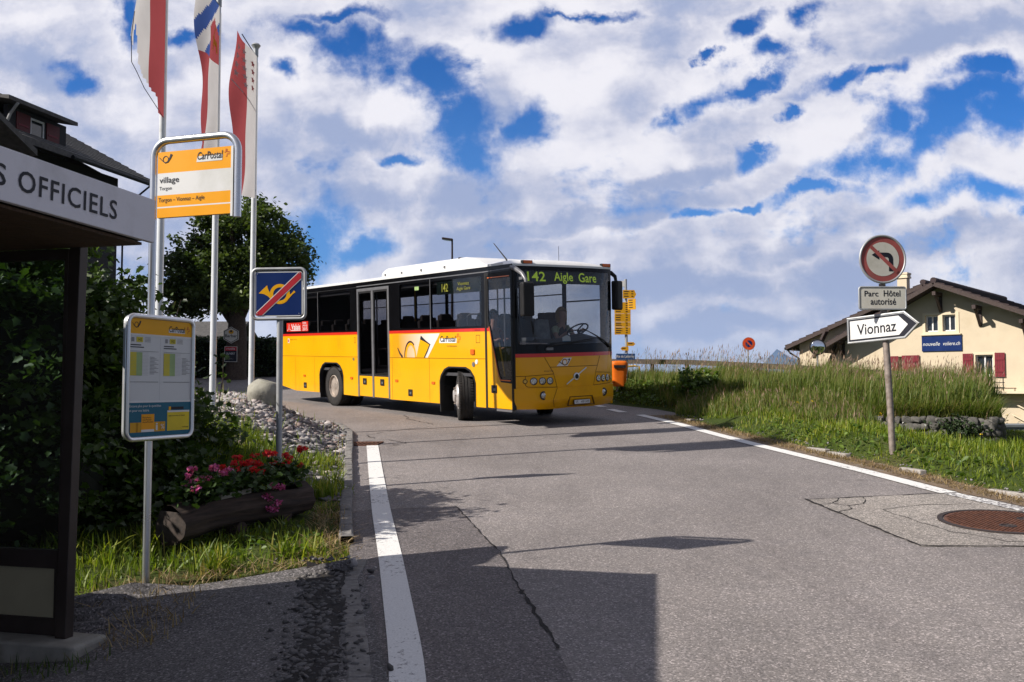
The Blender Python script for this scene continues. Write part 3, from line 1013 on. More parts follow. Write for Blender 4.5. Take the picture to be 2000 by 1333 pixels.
for a, b in (((1.98, 22.7), (2.17, 22.0)), ((2.25, 21.25), (2.45, 20.35))):
    ln.ribbon([a, b], 0.20, gmap(0.010), 'line', 0)
struct(ln, 'road_marking')

# granite kerb along the left bank
kb = MB()
r = random.Random(3)
kp = smooth_line([(-1.17, 6.9), (-1.40, 8.0), (-1.63, 9.26), (-1.93, 11.1), (-2.29, 13.13), (-2.57, 14.8), (-2.88, 16.6), (-3.3, 18.0), (-4.1, 19.2), (-5.5, 19.9), (-8, 20.0)], 240)
lo_, hi_ = 13, len(kp) - 1
def kerbfn(u, v):
    k = lo_ + u * (hi_ - lo_)
    a = int(min(k, hi_ - 1)); f_ = k - a
    p = Vector((kp[a][0] + (kp[a + 1][0] - kp[a][0]) * f_, kp[a][1] + (kp[a + 1][1] - kp[a][1]) * f_))
    t = Vector((kp[min(a + 1, hi_)][0] - kp[max(a - 1, 0)][0], kp[min(a + 1, hi_)][1] - kp[max(a - 1, 0)][1])).normalized()
    nn = Vector((-t.y, t.x))
    h = 0.075 + 0.012 * mnoise.noise(Vector((k * 0.21, 0, 0)))
    joint = 0.022 if int(k) % 10 == 0 else 0.0
    o = [(-0.062, -0.12), (-0.060, h - 0.012 - joint), (-0.045, h - joint), (0.040, h - 0.004 - joint), (0.056, h - 0.016 - joint), (0.060, -0.12)][min(5, int(v * 5 + 0.5))]
    off = o[0] + 0.008 * mnoise.noise(Vector((k * 0.9, v * 3, 2))) + 0.03
    return Vector((p.x + nn.x * off, p.y + nn.y * off, gz(p.x, p.y) + o[1] + 0.005 * mnoise.noise(Vector((k * 1.3, v * 4, 7)))))
kb.grid((hi_ - lo_) * 2, 5, kerbfn, 'kerb')
struct(kb, 'kerb', smooth=35)
# flat edging stones between path and carriageway
kf = MB()
ys = np.arange(1.0, 6.6, 0.62)
for y in ys:
    x0 = np.interp(y, [-6, 4.7, 5.84, 6.7], [-0.42, -0.70, -0.93, -1.12]); y1 = y + 0.6
    x1 = np.interp(y1, [-6, 4.7, 5.84, 6.7], [-0.42, -0.70, -0.93, -1.12])
    c = ((x0 + x1) / 2 - 0.06, (y + y1) / 2)
    kf.box((c[0], c[1], gz(*c) - 0.005), (0.618, 0.13, 0.06), 'kerb', Matrix.Rotation(math.atan2(0.6, x1 - x0), 3, 'Z') @ Matrix.Rotation(-GB, 3, 'Y'))
struct(kf, 'kerb', bevel=0.01)
# low, half buried edging on the meadow side
kr = MB()
vp = smooth_line(VERGE[1:9], 90)
i = 2
while i < 86:
    a, b = vp[i], vp[i + 4]
    if r.random() < 0.34:
        c = ((a[0] + b[0]) / 2 + 0.02, (a[1] + b[1]) / 2)
        L_ = math.hypot(b[0] - a[0], b[1] - a[1]) * r.uniform(0.5, 0.98)
        kr.box((c[0], c[1], gz(*c) - 0.012 + r.uniform(0, 0.02)), (L_, 0.09, 0.09), 'kerb_pale', Matrix.Rotation(math.atan2(b[1] - a[1], b[0] - a[0]) + r.uniform(-0.06, 0.06), 3, 'Z'))
    i += 4
struct(kr, 'kerb', bevel=0.012)

# bare earth strip between line and meadow
db = MB()
le = jag([(2.84, 19.6), (3.28, 17.5), (3.55, 15.9), (3.87, 14.0), (4.12, 12.9), (4.45, 11.2), (4.70, 9.75), (4.98, 8.8), (5.25, 7.4)], 0.10, 0.03, 21)
re_ = jag([(3.45, 19.6), (3.62, 17.6), (3.95, 15.9), (4.36, 13.9), (4.56, 12.9), (4.92, 11.2), (5.12, 9.75), (5.40, 8.8), (5.75, 7.4)], 0.12, 0.03, 22)
db.plate(le + re_[::-1], lambda a, b, off=0.0: Vector((a, b, gz(a, b) + 0.005)), 0, 'verge_dirt')
struct(db, 'verge')
# far mountain across the valley
mt = MB()
D0 = 14000.0
prof = [(-4200, -470), (-1500, -420), (3300, -380), (3620, -60), (3760, 120), (3860, 330), (3960, 560), (4010, 590), (4080, 545), (4170, 470), (4300, 440), (4420, 395), (4560, 430), (4700, 480), (4900, 440), (5400, 520), (6200, 380), (7500, 450), (9500, 250), (13000, -300)]
px_, pz_ = np.array(prof).T
def mfn(u, v):
    x = -4200 + u * 17200
    z = np.interp(x, px_, pz_)
    z += 30 * mnoise.noise(Vector((x / 300, 0.3, v * 3))) * (1 if z > -300 else 0)
    k = 1 - abs(v - 0.5) * 2
    return Vector((x + 60 * mnoise.noise(Vector((x / 400, v * 5, 1))), D0 + (v - 0.5) * 5000 - 0, -480 + (z + 480) * max(0, k) ** 0.8))
mt.grid(260, 16, mfn, 'mountain')
struct(mt, 'mountain', smooth=80)
# ------------------------------------------------------------------ house on the right
hM = Matrix(((0.743, -0.669, 0, 18.7), (-0.669, -0.743, 0, 40.0), (0, 0, -1, 0), (0, 0, 0, 1)))
# local house frame built by hand: a along the gable wall, n towards the viewer, z up
R0 = Vector((18.7, 40.0, 0)); HD = Vector((0.743, -0.669, 0)); HN = Vector((-0.669, -0.743, 0)); UZ = Vector((0, 0, 1))
def hp(a, n, z):
    return R0 + HD * a + HN * n + UZ * z
hmap = lambda a, b, off=0.0: hp(a, off, b)
house = thing('house', 'cream plastered house with dark gable roof and red shutters beyond the meadow', 'house', hp(0, 0, -1.8))
wl = MB()
wl.plate([(-4.75, -2.2), (9.2, -2.2), (9.2, 2.3), (0.0, 6.12), (-4.75, 3.62)], hmap, 0.35, 'plaster',
         holes=[[(-0.69, 4.15), (-0.15, 4.15), (-0.15, 4.87), (-0.69, 4.87)], [(0.03, 4.15), (0.56, 4.15), (0.56, 4.87), (0.03, 4.87)], [(1.32, 2.22), (2.0, 2.22), (2.0, 3.10), (1.32, 3.10)],
                [(-1.85, 2.2), (-1.72, 2.2), (-1.72, 3.1), (-1.85, 3.1)]])
# side walls and back of the main wing
wl.plate([(-9.5, -2.2), (0, -2.2), (0, 3.4), (-9.5, 3.4)], lambda a, b, off=0.0: hp(-4.75 + off, a - 0.36, b), 0.3, 'plaster')
wl.plate([(-9.5, -2.2), (0, -2.2), (0, 2.3), (-9.5, 2.3)], lambda a, b, off=0.0: hp(9.2 + off, a - 0.36, b), 0.3, 'plaster')
wl.plate([(-5.1, -2.2), (9.2, -2.2), (9.2, 2.3), (0.0, 6.12), (-5.1, 3.45)], lambda a, b, off=0.0: hp(a, -9.9 + off, b), 0.3, 'plaster')
wl.build('wall', house)
def roof_pair(par, apex, la, lz, ra, rz, n0, n1, mat='roof_dark', th=0.13):
    for k, (ea, ez) in enumerate(((la, lz), (ra, rz))):
        rf = MB()
        d = Vector((ea - apex[0], ez - apex[1])); ln_ = d.length; d.normalize(); nr = Vector((-d.y, d.x))
        if nr.y < 0: nr = -nr
        def q(s, t, n):
            p = Vector(apex) + d * s + nr * t
            return hp(p.x, n, p.y)
        rows = max(4, int(ln_ / 0.38))
        vs, fs = [], []
        for i in range(rows):          # stepped courses of tiles
            s0, s1 = ln_ * i / rows, ln_ * (i + 1) / rows + 0.03
            base = len(vs)
            for n in (n0, n1):
                vs += [q(s0, 0.0, n), q(s1, 0.0, n), q(s1, th + 0.05, n), q(s0, th, n)]
            fs += [tuple(base + j for j in f) for f in ((0, 1, 2, 3), (7, 6, 5, 4), (3, 2, 6, 7), (1, 5, 6, 2), (0, 4, 5, 1), (0, 3, 7, 4))]
        rf.add(vs, fs, mat)
        ro = rf.build('roof', par)
        bg_ = MB()
        bg_.bar(q(0.02, 0.02, n0 + 0.03), q(ln_, 0.02, n0 + 0.03), 0.05, 0.17, 'beam', up=nr.y * UZ + HD * nr.x)
        bg_.build('barge_board', ro)
    rc = MB()
    rc.tube([hp(apex[0], n0 + 0.04, apex[1] + th + 0.05), hp(apex[0], n1, apex[1] + th + 0.05)], 0.13, mat, 10)
    rc.build('ridge', par)
roof_pair(house, (0.0, 6.12), -5.3, 3.36, 10.2, 1.86, 1.0, -10.2)
# second, longer roof set back to the left, with the wing under it
w2 = MB()
w2.plate([(-7.44, -2.2), (-4.4, -2.2), (-4.4, 5.1), (-7.44, 3.92)], lambda a, b, off=0.0: hp(a, -2.0 + off, b), 0.3, 'plaster')
w2.build('wing_wall', house)
roof_pair(house, (-1.27, 6.36), -7.95, 3.70, 3.6, 4.4, -1.6, -9.4)
def win(par, a0, z0, a1, z1, off=0.0, mull=1):
    f = MB()
    t = 0.06
    f.plate([(a0, z0), (a1, z0), (a1, z1), (a0, z1)], hmap, 0.06, 'window_white', off=off - 0.12,
            holes=[[(a0 + t + k * (a1 - a0 - t) / (mull + 1), z0 + t), (a0 + (k + 1) * (a1 - a0 - t) / (mull + 1), z0 + t), (a0 + (k + 1) * (a1 - a0 - t) / (mull + 1), z1 - t), (a0 + t + k * (a1 - a0 - t) / (mull + 1), z1 - t)] for k in range(mull + 1)])
    fo = f.build('window', par)
    g = MB()
    g.plate([(a0 + .01, z0 + .01), (a1 - .01, z0 + .01), (a1 - .01, z1 - .01), (a0 + .01, z1 - .01)], hmap, 0.01, 'glass_house', off=off - 0.16)
    g.build('pane', fo)
    return fo
win(house, -0.69, 4.15, -0.15, 4.87)
win(house, 0.03, 4.15, 0.56, 4.87)
win(house, 1.32, 2.22, 2.0, 3.10)
tr = MB()
tr.plate([(-0.80, 4.04), (0.70, 4.04), (0.70, 4.98), (-0.80, 4.98)], hmap, 0.03, 'plaster_trim', off=0.03,
         holes=[[(-0.69, 4.15), (-0.15, 4.15), (-0.15, 4.87), (-0.69, 4.87)], [(0.03, 4.15), (0.56, 4.15), (0.56, 4.87), (0.03, 4.87)]])
tr.box(hp(-0.05, 0.06, 4.02), (1.66, 0.12, 0.05), 'plaster_trim', Matrix((HD, HN, UZ)).transposed())
tr.build('window_surround', house)
tr = MB()
tr.plate([(1.22, 2.12), (2.10, 2.12), (2.10, 3.2), (1.22, 3.2)], hmap, 0.03, 'plaster_trim', off=0.03, holes=[[(1.32, 2.22), (2.0, 2.22), (2.0, 3.10), (1.32, 3.10)]])
tr.build('window_surround', house)
HRot = Matrix((HD, HN, UZ)).transposed()
def shutter(a0, a1, z0, z1):
    s = MB()
    s.box(hp((a0 + a1) / 2, 0.055, (z0 + z1) / 2), (a1 - a0, 0.04, z1 - z0), 'shutter_red', HRot)
    for k in range(2):
        s.box(hp((a0 + a1) / 2, 0.085, z0 + (z1 - z0) * (0.25 + 0.5 * k)), (a1 - a0 - 0.03, 0.02, 0.10), 'shutter_red', HRot)
    n = 4
    for k in range(1, n):
        s.box(hp(a0 + (a1 - a0) * k / n, 0.077, (z0 + z1) / 2), (0.012, 0.006, z1 - z0), 'shutter_brown', HRot)
    s.build('shutter', house)
shutter(-2.35, -1.86, 2.18, 3.12)
shutter(-1.71, -0.96, 2.18, 3.14)
shutter(0.83, 1.24, 2.16, 3.16)
shutter(2.08, 2.46, 2.16, 3.17)
lg = MB()
lg.box(hp(4.6, 0.35, 1.52), (5.4, 0.7, 0.10), 'plaster_trim', HRot)
lg.build('ledge', house)
rl = MB()
for a in np.linspace(0.8, 2.5, 5):
    rl.tube([hp(a, 0.55, 1.62), hp(a, 0.55, 2.14)], 0.02, 'black_matt', 6)
for z in (1.72, 1.92, 2.14):
    rl.tube([hp(0.75, 0.55, z), hp(2.55, 0.55, z)], 0.018, 'black_matt', 6)
rl.box(hp(1.7, 0.45, 1.5), (1.9, 0.5, 0.1), 'slate_grey', HRot)
rl.build('balcony_railing', house)
for a, z in ((-0.02, 5.75), (1.55, 5.08), (-1.55, 5.28), (-4.35, 3.85), (3.3, 4.4), (5.2, 3.6)):
    b = MB()
    b.bar(hp(a, -0.05, z), hp(a, 0.95, z), 0.14, 0.16, 'beam')
    b.bar(hp(a, 0.06, z - 0.72), hp(a, 0.72, z - 0.06), 0.10, 0.10, 'beam')
    b.bar(hp(a, 0.03, z - 0.78), hp(a, 0.03, z - 0.05), 0.12, 0.06, 'beam', up=HN)
    b.build('roof_bracket', house)
for a, z in ((-5.3, 3.5), (-5.9, 4.1)):
    b = MB()
    b.bar(hp(a - 0.3, -0.9, z - 0.9), hp(a + 1.0, 0.6, z + 0.3), 0.16, 0.18, 'beam')
    b.build('roof_strut', house)
gt = MB()
gt.tube([hp(-8.0, -1.6, 3.68), hp(-8.0, -9.2, 3.66)], 0.08, 'black_matt', 8)
gt.tube([hp(-7.95, -1.7, 3.64), hp(-7.8, -1.7, 3.45), hp(-7.48, -1.95, 3.2), hp(-7.48, -1.95, -1.5)], 0.05, 'black_matt', 8)
gt.build('gutter', house)
ch = MB()
ch.box(hp(-2.75, -3.4, 6.2), (0.44, 0.44, 1.6), 'plaster', HRot)
for k in range(3):
    ch.box(hp(-2.75, -3.4, 7.02 + 0.09 * k), (0.56 - 0.05 * (k % 2), 0.56 - 0.05 * (k % 2), 0.085), 'plaster_trim', HRot)
ch.build('chimney', house)
st = MB()
st.tube([hp(3.1, 0.06, 1.15), hp(2.75, 0.06, 1.15)], 0.02, 'plaster_trim', 6)
st.bar(hp(2.7, 0.12, 0.62), hp(4.6, 0.12, -0.5), 0.04, 0.05, 'plaster_trim')
st.bar(hp(2.9, 0.12, 1.0), hp(4.8, 0.12, -0.12), 0.04, 0.05, 'plaster_trim')
st.build('stair_rail', house)

vs_ = thing('wall_sign', 'blue banner with white italic lettering under the twin house windows', 'sign', hp(-0.02, 0.05, 3.6))
b = MB()
b.plate([(-0.84, 3.30), (0.80, 3.30), (0.80, 3.94), (-0.84, 3.94)], hmap, 0.04, 'sign_blue', off=0.06)
bo = b.build('board', vs_)
b = MB()
b.text('nouvelle', (-0.79, 3.54, -0.08, 3.70), hmap, 'sign_white', 0.066, shear=0.25)
b.text('voliere.ch', (0.05, 3.54, 0.74, 3.70), hmap, 'sign_white', 0.066, shear=0.25)
b.build('lettering', bo)

cm = thing('traffic_mirror', 'round convex traffic mirror in front of the left house wing', 'mirror', (12.95, 39.0, tz(12.95, 39)))
b = MB()
b.tube([(12.95, 39.05, tz(12.95, 39) - 0.1), (12.95, 39.05, 3.6)], 0.04, 'galv', 8)
b.build('pole', cm)
b = MB()
dome = [(0.30 * math.sin(t), 0.09 * math.cos(t)) for t in np.linspace(math.pi / 2, 0.0, 8)]
b.lathe([(0.30, -0.05)] + [(r_, h) for r_, h in dome], 'mirror_face', (12.93, 38.95, 3.42), (-0.25, -0.95, -0.1), 28)
mo = b.build('mirror_disc', cm, smooth=50)
b = MB()
b.lathe([(0.30, -0.06), (0.34, -0.06), (0.34, 0.02), (0.305, 0.02)], 'black_matt', (12.93, 38.95, 3.42), (-0.25, -0.95, -0.1), 28)
b.build('rim', mo)

# ------------------------------------------------------------------ chalet on the left
CO = Vector((-19.43, 45.0, 0)); CA = Vector((-0.224, -0.974, 0)); CB = Vector((-0.974, 0.224, 0))
def cp(a, b, z):
    return CO + CA * a + CB * b + UZ * z
CR = Matrix((CA, CB, UZ)).transposed()
chalet = thing('chalet', 'dark timber chalet with grey slate roof and dormer behind the shelter', 'house', cp(0, 0, 2.0))
b = MB()
b.plate([(0, 1.5), (16, 1.5), (16, 12.0), (0, 12.0)], lambda a, z, off=0.0: cp(a, -off, z), 0.3, 'chalet_wood')
b.plate([(0, 1.5), (12, 1.5), (12, 12.0), (6, 15.2), (0, 12.0)], lambda v, z, off=0.0: cp(0.02 - off, v + 0.31, z), 0.3, 'chalet_wood')
b.plate([(0, 1.5), (16, 1.5), (16, 12.0), (0, 12.0)], lambda a, z, off=0.0: cp(a, 12.0 + off, z), 0.3, 'chalet_wood')
b.build('wall', chalet)
def croof(name, a0, a1, b0, z0, b1, z1, th=0.22, mat='roof_grey', par=None):
    rf = MB()
    n = max(3, int(abs(b1 - b0) / 0.42))
    vs, fs = [], []
    for i in range(n):
        t0, t1 = i / n, (i + 1) / n + 0.01
        base = len(vs)
        for a in (a0, a1):
            vs += [cp(a, b0 + (b1 - b0) * t0, z0 + (z1 - z0) * t0), cp(a, b0 + (b1 - b0) * t1, z0 + (z1 - z0) * t1),
                   cp(a, b0 + (b1 - b0) * t1, z0 + (z1 - z0) * t1 + th), cp(a, b0 + (b1 - b0) * t0, z0 + (z1 - z0) * t0 + th + 0.05)]
        fs += [tuple(base + j for j in f) for f in ((0, 1, 2, 3), (7, 6, 5, 4), (3, 2, 6, 7), (1, 5, 6, 2), (0, 4, 5, 1), (0, 3, 7, 4))]
    rf.add(vs, fs, mat)
    return rf.build(name, par or chalet)
croof('roof', -1.5, 16, -1.25, 11.75, 6.2, 15.75)
croof('roof', -1.5, 16, 13.4, 11.75, 6.25, 15.75)
b = MB()
b.tube([cp(-1.55, -1.4, 11.78), cp(5.0, -1.4, 11.78)], 0.10, 'black_matt', 8)
b.tube([cp(-0.6, -1.38, 11.7), cp(-0.35, -0.5, 10.9), cp(-0.3, -0.1, 10.8), cp(-0.3, -0.1, 3)], 0.05, 'slate_grey', 8)
b.build('gutter', chalet)
dm = MB()
dm.plate([(4.0, 12.0), (7.4, 12.0), (7.4, 13.5), (4.0, 13.5)], lambda a, z, off=0.0: cp(a, -0.15 - off, z), 0.2, 'slate_grey', holes=[[(5.25, 12.35), (6.1, 12.35), (6.1, 13.3), (5.25, 13.3)]])
dm.plate([(-0.15, 12.0), (4.0, 12.0), (4.0, 14.0), (-0.15, 13.5)], lambda v, z, off=0.0: cp(4.02 + off, v, z), 0.1, 'slate_grey')
do = dm.build('dormer', chalet)
croof('dormer_roof', 4.1, 8.2, -0.9, 13.42, 4.0, 14.4, 0.12, 'roof_grey', do)
b = MB()
b.plate([(5.25, 12.35), (6.1, 12.35), (6.1, 13.3), (5.25, 13.3)], lambda a, z, off=0.0: cp(a, -0.12 - off, z), 0.05, 'window_white', holes=[[(5.33, 12.43), (6.02, 12.43), (6.02, 13.22), (5.33, 13.22)]])
wo = b.build('window', do)
b = MB()
b.plate([(5.31, 12.4), (6.05, 12.4), (6.05, 13.25), (5.31, 13.25)], lambda a, z, off=0.0: cp(a, -0.08 - off, z), 0.02, 'glass_house')
b.build('pane', wo)
for a0 in (4.40, 6.17):
    b = MB()
    b.plate([(a0, 12.3), (a0 + 0.78, 12.3), (a0 + 0.78, 13.32), (a0, 13.32)], lambda a, z, off=0.0: cp(a, -0.20 - off, z), 0.05, 'shutter_brown')
    b.box(cp(a0 + 0.39, -0.215, 12.8), (0.6, 0.02, 0.07), 'shutter_red', CR)
    b.build('shutter', do)
b = MB()
b.tube([cp(7.7, -0.9, 13.4), cp(7.65, -0.5, 13.0), cp(7.6, -0.25, 12.6), cp(7.6, -0.25, 12.0)], 0.06, 'galv', 8)
b.build('downpipe', do)
# cross wing whose rake comes down beside the dormer
wg = MB()
for (a0, z0, a1, z1) in ((8.3, 10.95, 13.5, 13.4), (18.7, 10.95, 13.5, 13.4)):
    vs = []
    for bb in (-2.4, 5.0):
        vs += [cp(a0, bb, z0), cp(a1, bb, z1), cp(a1, bb, z1 + 0.25), cp(a0, bb, z0 + 0.25)]
    wg.add(vs, [(0, 1, 2, 3), (7, 6, 5, 4), (3, 2, 6, 7), (1, 5, 6, 2), (0, 4, 5, 1), (0, 3, 7, 4)], 'roof_grey')
wg.build('roof', chalet)
wg = MB()
wg.plate([(9.0, 1.5), (18.0, 1.5), (18.0, 11.1), (13.5, 13.2), (9.0, 11.1)], lambda a, z, off=0.0: cp(a, -1.3 - off, z), 0.3, 'chalet_wood')
wg.build('wing_wall', chalet)

# small grey roofed house far behind the tree
SO = Vector((-21.3, 60.0, 0))
sh = thing('cottage', 'small low house with grey roof half hidden behind the tree', 'house', (-20.6, 60, 3))
b = MB()
b.box((-20.6, 62.5, 3.4), (4.2, 4.0, 3.0), 'chalet_wood')
b.build('wall', sh)
b = MB()
for sgn in (-1, 1):
    vs = []
    for x in (-23.4, -17.9):
        y0, y1 = 62.5 + sgn * 2.9, 62.5
        vs += [Vector((x, y0, 4.85)), Vector((x, y1, 6.0)), Vector((x, y1, 6.2)), Vector((x, y0, 5.05))]
    b.add(vs, [(0, 1, 2, 3), (7, 6, 5, 4), (3, 2, 6, 7), (1, 5, 6, 2), (0, 4, 5, 1), (0, 3, 7, 4)], 'roof_grey')
b.build('roof', sh)
# ------------------------------------------------------------------ bus (local frame: x forward, y across from the door side, z up)
BM = Matrix(((0.5900, 0.8072, -0.0165, 0.2404), (-0.8066, 0.5885, -0.0553, 17.2375), (-0.0349, 0.0459, 0.9983, 0.9588), (0, 0, 0, 1)))
bus = thing('bus', 'yellow coach with red waistline, black window band and white roof turning right at the junction', 'bus', mat=BM)
BW = 2.5
near = lambda x, z, off=0.0: Vector((x, -off, z))
farm = lambda x, z, off=0.0: Vector((x, BW + off, z))
def setback(w, z):
    q = abs((w - 1.25) / 1.25)
    if z < 0.5:
        c = 0.06 * (0.5 - z) / 0.2
    elif z < 1.0:
        c = 0.0
    elif z < 1.5:
        c = 0.04 * (z - 1.0) / 0.5
    else:
        c = 0.04 + 0.19 * ((z - 1.5) / 1.6) ** 1.15
    return c + (0.32 - c) * q ** 3.0
def frontp(w, z, off=0.0):
    e = 0.01
    dw = (setback(w + e, z) - setback(w - e, z)) / (2 * e)
    n = Vector((1.0, dw, 0.0)).normalized()
    return Vector((-setback(w, z), w, z)) + n * off
def fgrid(mb, w0, w1, z0, z1, mat, off=0.0, nw=24, nz=6, t=0.0):
    f0 = (lambda z: w0) if not callable(w0) else w0
    f1 = (lambda z: w1) if not callable(w1) else w1
    def fn(u, v):
        z = z0 + (z1 - z0) * v
        return frontp(f0(z) + (f1(z) - f0(z)) * u, z, off)
    return mb.grid(nw, nz, fn, mat)
B = lambda mb, name, par=None, **k: mb.build(name, par or bus, local=True, **k)

# --- near side body
def arch(s0, s1, top):
    m = (s0 + s1) / 2
    return [(-s0, 0.32), (-s0, 0.80), (-(s0 + 0.05), 0.93), (-(s0 + 0.19), 1.06), (-(s0 + 0.36), top), (-(s1 - 0.36), top), (-(s1 - 0.19), 1.06), (-(s1 - 0.05), 0.93), (-s1, 0.80), (-s1, 0.32)]
A1 = arch(1.61, 2.98, 1.115)
A2 = arch(7.61, 9.04, 1.125)
mb = MB()
mb.plate([(-1.26, 1.83), (-1.26, 0.32)] + A1 + [(-5.17, 0.31), (-5.17, 1.83)], near, 0.04, 'bus_yellow', side='black_matt')
B(mb, 'side_panel')
mb = MB()
mb.plate([(-6.80, 1.83), (-6.80, 0.31)] + A2 + [(-10.63, 0.31), (-11.62, 0.42), (-11.95, 0.52), (-11.95, 1.83)], near, 0.04, 'bus_yellow', side='black_matt')
B(mb, 'side_panel')
for A_ in (A1, A2):
    mb = MB()
    inner = [(a + (0.035 if i < 5 else -0.035) * (1 if 0 < i < 9 else 1), z - (0.03 if 2 < i < 7 else 0.0)) for i, (a, z) in enumerate([(p[0] * 1.0, p[1]) for p in A_])]
    inner = [(p[0] - (0.03 if i < 5 else -0.03), p[1] - (0.03 if 1 < i < 8 else 0)) for i, p in enumerate(A_)]
    mb.plate(A_ + inner[::-1], near, 0.10, 'black_matt', off=0.012)
    B(mb, 'arch_trim')
# red waistline
mb = MB()
for x0, x1 in ((-5.17, -1.26), (-11.95, -6.80)):
    mb.plate([(x0, 1.83), (x1, 1.83), (x1, 1.893), (x0, 1.893)], near, 0.04, 'bus_red', off=0.004)
B(mb, 'waistline')
# black window band with panes
def pane(x0, x1, z0, z1, mp=near, mat='glass_bus', par=None):
    g = MB()
    g.plate(rrect(x0, z0, x1, z1, 0.05, 4), mp, 0.0, mat, off=-0.012)
    return B(g, 'window', par)
WN1 = [(-4.67, -3.36), (-3.29, -1.37)]
WN2 = [(-9.05, -7.18), (-11.35, -9.13)]
mb = MB()
mb.plate([(-5.17, 1.893), (-1.26, 1.893), (-1.26, 3.10), (-5.17, 3.10)], near, 0.04, 'bus_black', holes=[rrect(a, 1.94, b, 2.93, 0.05, 4) for a, b in WN1])
mb.plate([(-11.95, 1.893), (-6.80, 1.893), (-6.80, 3.10), (-11.95, 3.10)], near, 0.04, 'bus_black', holes=[rrect(a, 1.94, b, 2.93, 0.05, 4) for a, b in WN2])
mb.plate([(-6.80, 2.94), (-5.17, 2.94), (-5.17, 3.10), (-6.80, 3.10)], near, 0.04, 'bus_black')
mb.plate([(-1.26, 2.97), (-0.31, 2.97), (-0.33, 3.10), (-1.26, 3.10)], near, 0.04, 'bus_black')
B(mb, 'window_band')
for a, b in WN1 + WN2:
    pane(a, b, 1.94, 2.93)
mb = MB()
for x in (-3.325, -9.09):
    mb.ribbon([(x, 1.90), (x, 2.98)], 0.018, near, 'bus_trim', 0.003)
mb.ribbon([(-11.9, 2.985), (-6.8, 2.985)], 0.014, near, 'black_matt', 0.003)
mb.ribbon([(-6.8, 3.00), (-1.28, 3.00), (-0.36, 3.02)], 0.022, near, 'bus_trim', 0.004)
B(mb, 'trim_strip')
# seams and panel gaps
mb = MB()
for pts in ([(-11.95, 1.275), (-6.80, 1.275)], [(-5.17, 1.275), (-1.26, 1.285)], [(-10.63, 0.31), (-10.63, 1.275)], [(-9.36, 0.31), (-9.36, 1.275)], [(-5.06, 0.32), (-5.06, 1.275)], [(-3.40, 0.32), (-3.40, 1.275)]):
    mb.ribbon(pts, 0.010, near, 'bus_seam', 0.002)
mb.ribbon([(-11.95, 1.255), (-6.80, 1.255)], 0.02, near, 'bus_yellow', 0.004)
B(mb, 'panel_seam')
# marker lamps and flap locks
for s, z in ((10.01, 0.74), (7.14, 0.75), (4.85, 0.75), (3.24, 0.75)):
    mb = MB()
    mb.box((-s, -0.008, z), (0.13, 0.02, 0.055), 'amber')
    B(mb, 'marker_lamp', bevel=0.006)
mb = MB()
mb.box((-1.70, -0.012, 1.42), (0.14, 0.03, 0.11), 'amber')
B(mb, 'side_indicator', bevel=0.012)
for s, z in ((9.98, 0.48), (6.44, 0.69), (5.55, 0.69), (4.23, 0.50), (0.97, 0.70)):
    mb = MB()
    mb.box((-s, -0.006, z), (0.18, 0.014, 0.15), 'black_matt')
    mb.box((-s + 0.02, -0.014, z - 0.01), (0.07, 0.012, 0.05), 'bus_trim')
    B(mb, 'flap_lock', bevel=0.004)
mb = MB()
mb.lathe([(0.0, 0.012), (0.045, 0.012), (0.05, 0.0)], 'bus_white', (-1.57, -0.0, 1.22), (0, -1, 0), 16)
mb.lathe([(0.0, 0.010), (0.05, 0.010), (0.05, 0.0)], 'bus_trim', (-1.68, -0.0, 1.17), (0, -1, 0), 16)
mb.lathe([(0.0, 0.010), (0.035, 0.010), (0.035, 0.0)], 'bus_trim', (-7.02, -0.0, 1.22), (0, -1, 0), 16)
B(mb, 'filler_cap')
# small notices
mb = MB()
mb.plate([(-1.58, 1.60), (-1.44, 1.60), (-1.44, 1.76), (-1.58, 1.76)], near, 0, 'bus_seam', off=0.002, holes=[[(-1.57, 1.61), (-1.45, 1.61), (-1.45, 1.75), (-1.57, 1.75)]])
mb.plate([(-6.98, 1.62), (-6.90, 1.62), (-6.90, 1.76), (-6.98, 1.76)], near, 0, 'bus_seam', off=0.002, holes=[[(-6.97, 1.63), (-6.91, 1.63), (-6.91, 1.75), (-6.97, 1.75)]])
mb.plate([(-11.14, 1.64), (-11.03, 1.64), (-11.03, 1.76), (-11.14, 1.76)], near, 0, 'paper', off=0.002)
mb.plate([(-11.13, 1.66), (-11.07, 1.66), (-11.07, 1.74), (-11.13, 1.74)], near, 0, 'sign_red', off=0.003)
mb.text('Region Valais', (-10.98, 1.71, -10.5, 1.745), near, 'bus_seam', 0.002)
mb.plate([(-3.98, 2.77), (-3.80, 2.77), (-3.80, 2.85), (-3.98, 2.85)], near, 0, 'lime', off=0.002)
mb.text('VOLVO', (-1.62, 1.84, -1.42, 1.87), near, 'ink', 0.006)
B(mb, 'notice')
# red region advert at the rear of the window band
mb = MB()
mb.plate([(-11.20, 1.955), (-10.16, 1.955), (-10.16, 2.20), (-11.20, 2.20)], near, 0.004, 'bus_red', off=0.005)
mb.plate([(-10.13, 1.955), (-9.72, 1.955), (-9.72, 2.225), (-10.13, 2.225)], near, 0.004, 'bus_red', off=0.005)
ao = B(mb, 'advert')
mb = MB()
mb.text('Valais', (-10.86, 2.005, -10.24, 2.165), near, 'sign_white', 0.008, bold=0.012)
mb.ribbon([(-11.16, 1.985), (-11.07, 2.02), (-11.02, 2.17), (-10.97, 2.02), (-10.88, 1.985), (-10.2, 1.985)], 0.016, near, 'sign_white', 0.008)
mb.text('200\nANS', (-10.09, 2.085, -9.77, 2.205), near, 'sign_white', 0.008)
mb.text('2015', (-10.09, 1.975, -9.77, 2.06), near, 'sign_white', 0.008)
B(mb, 'lettering', ao)
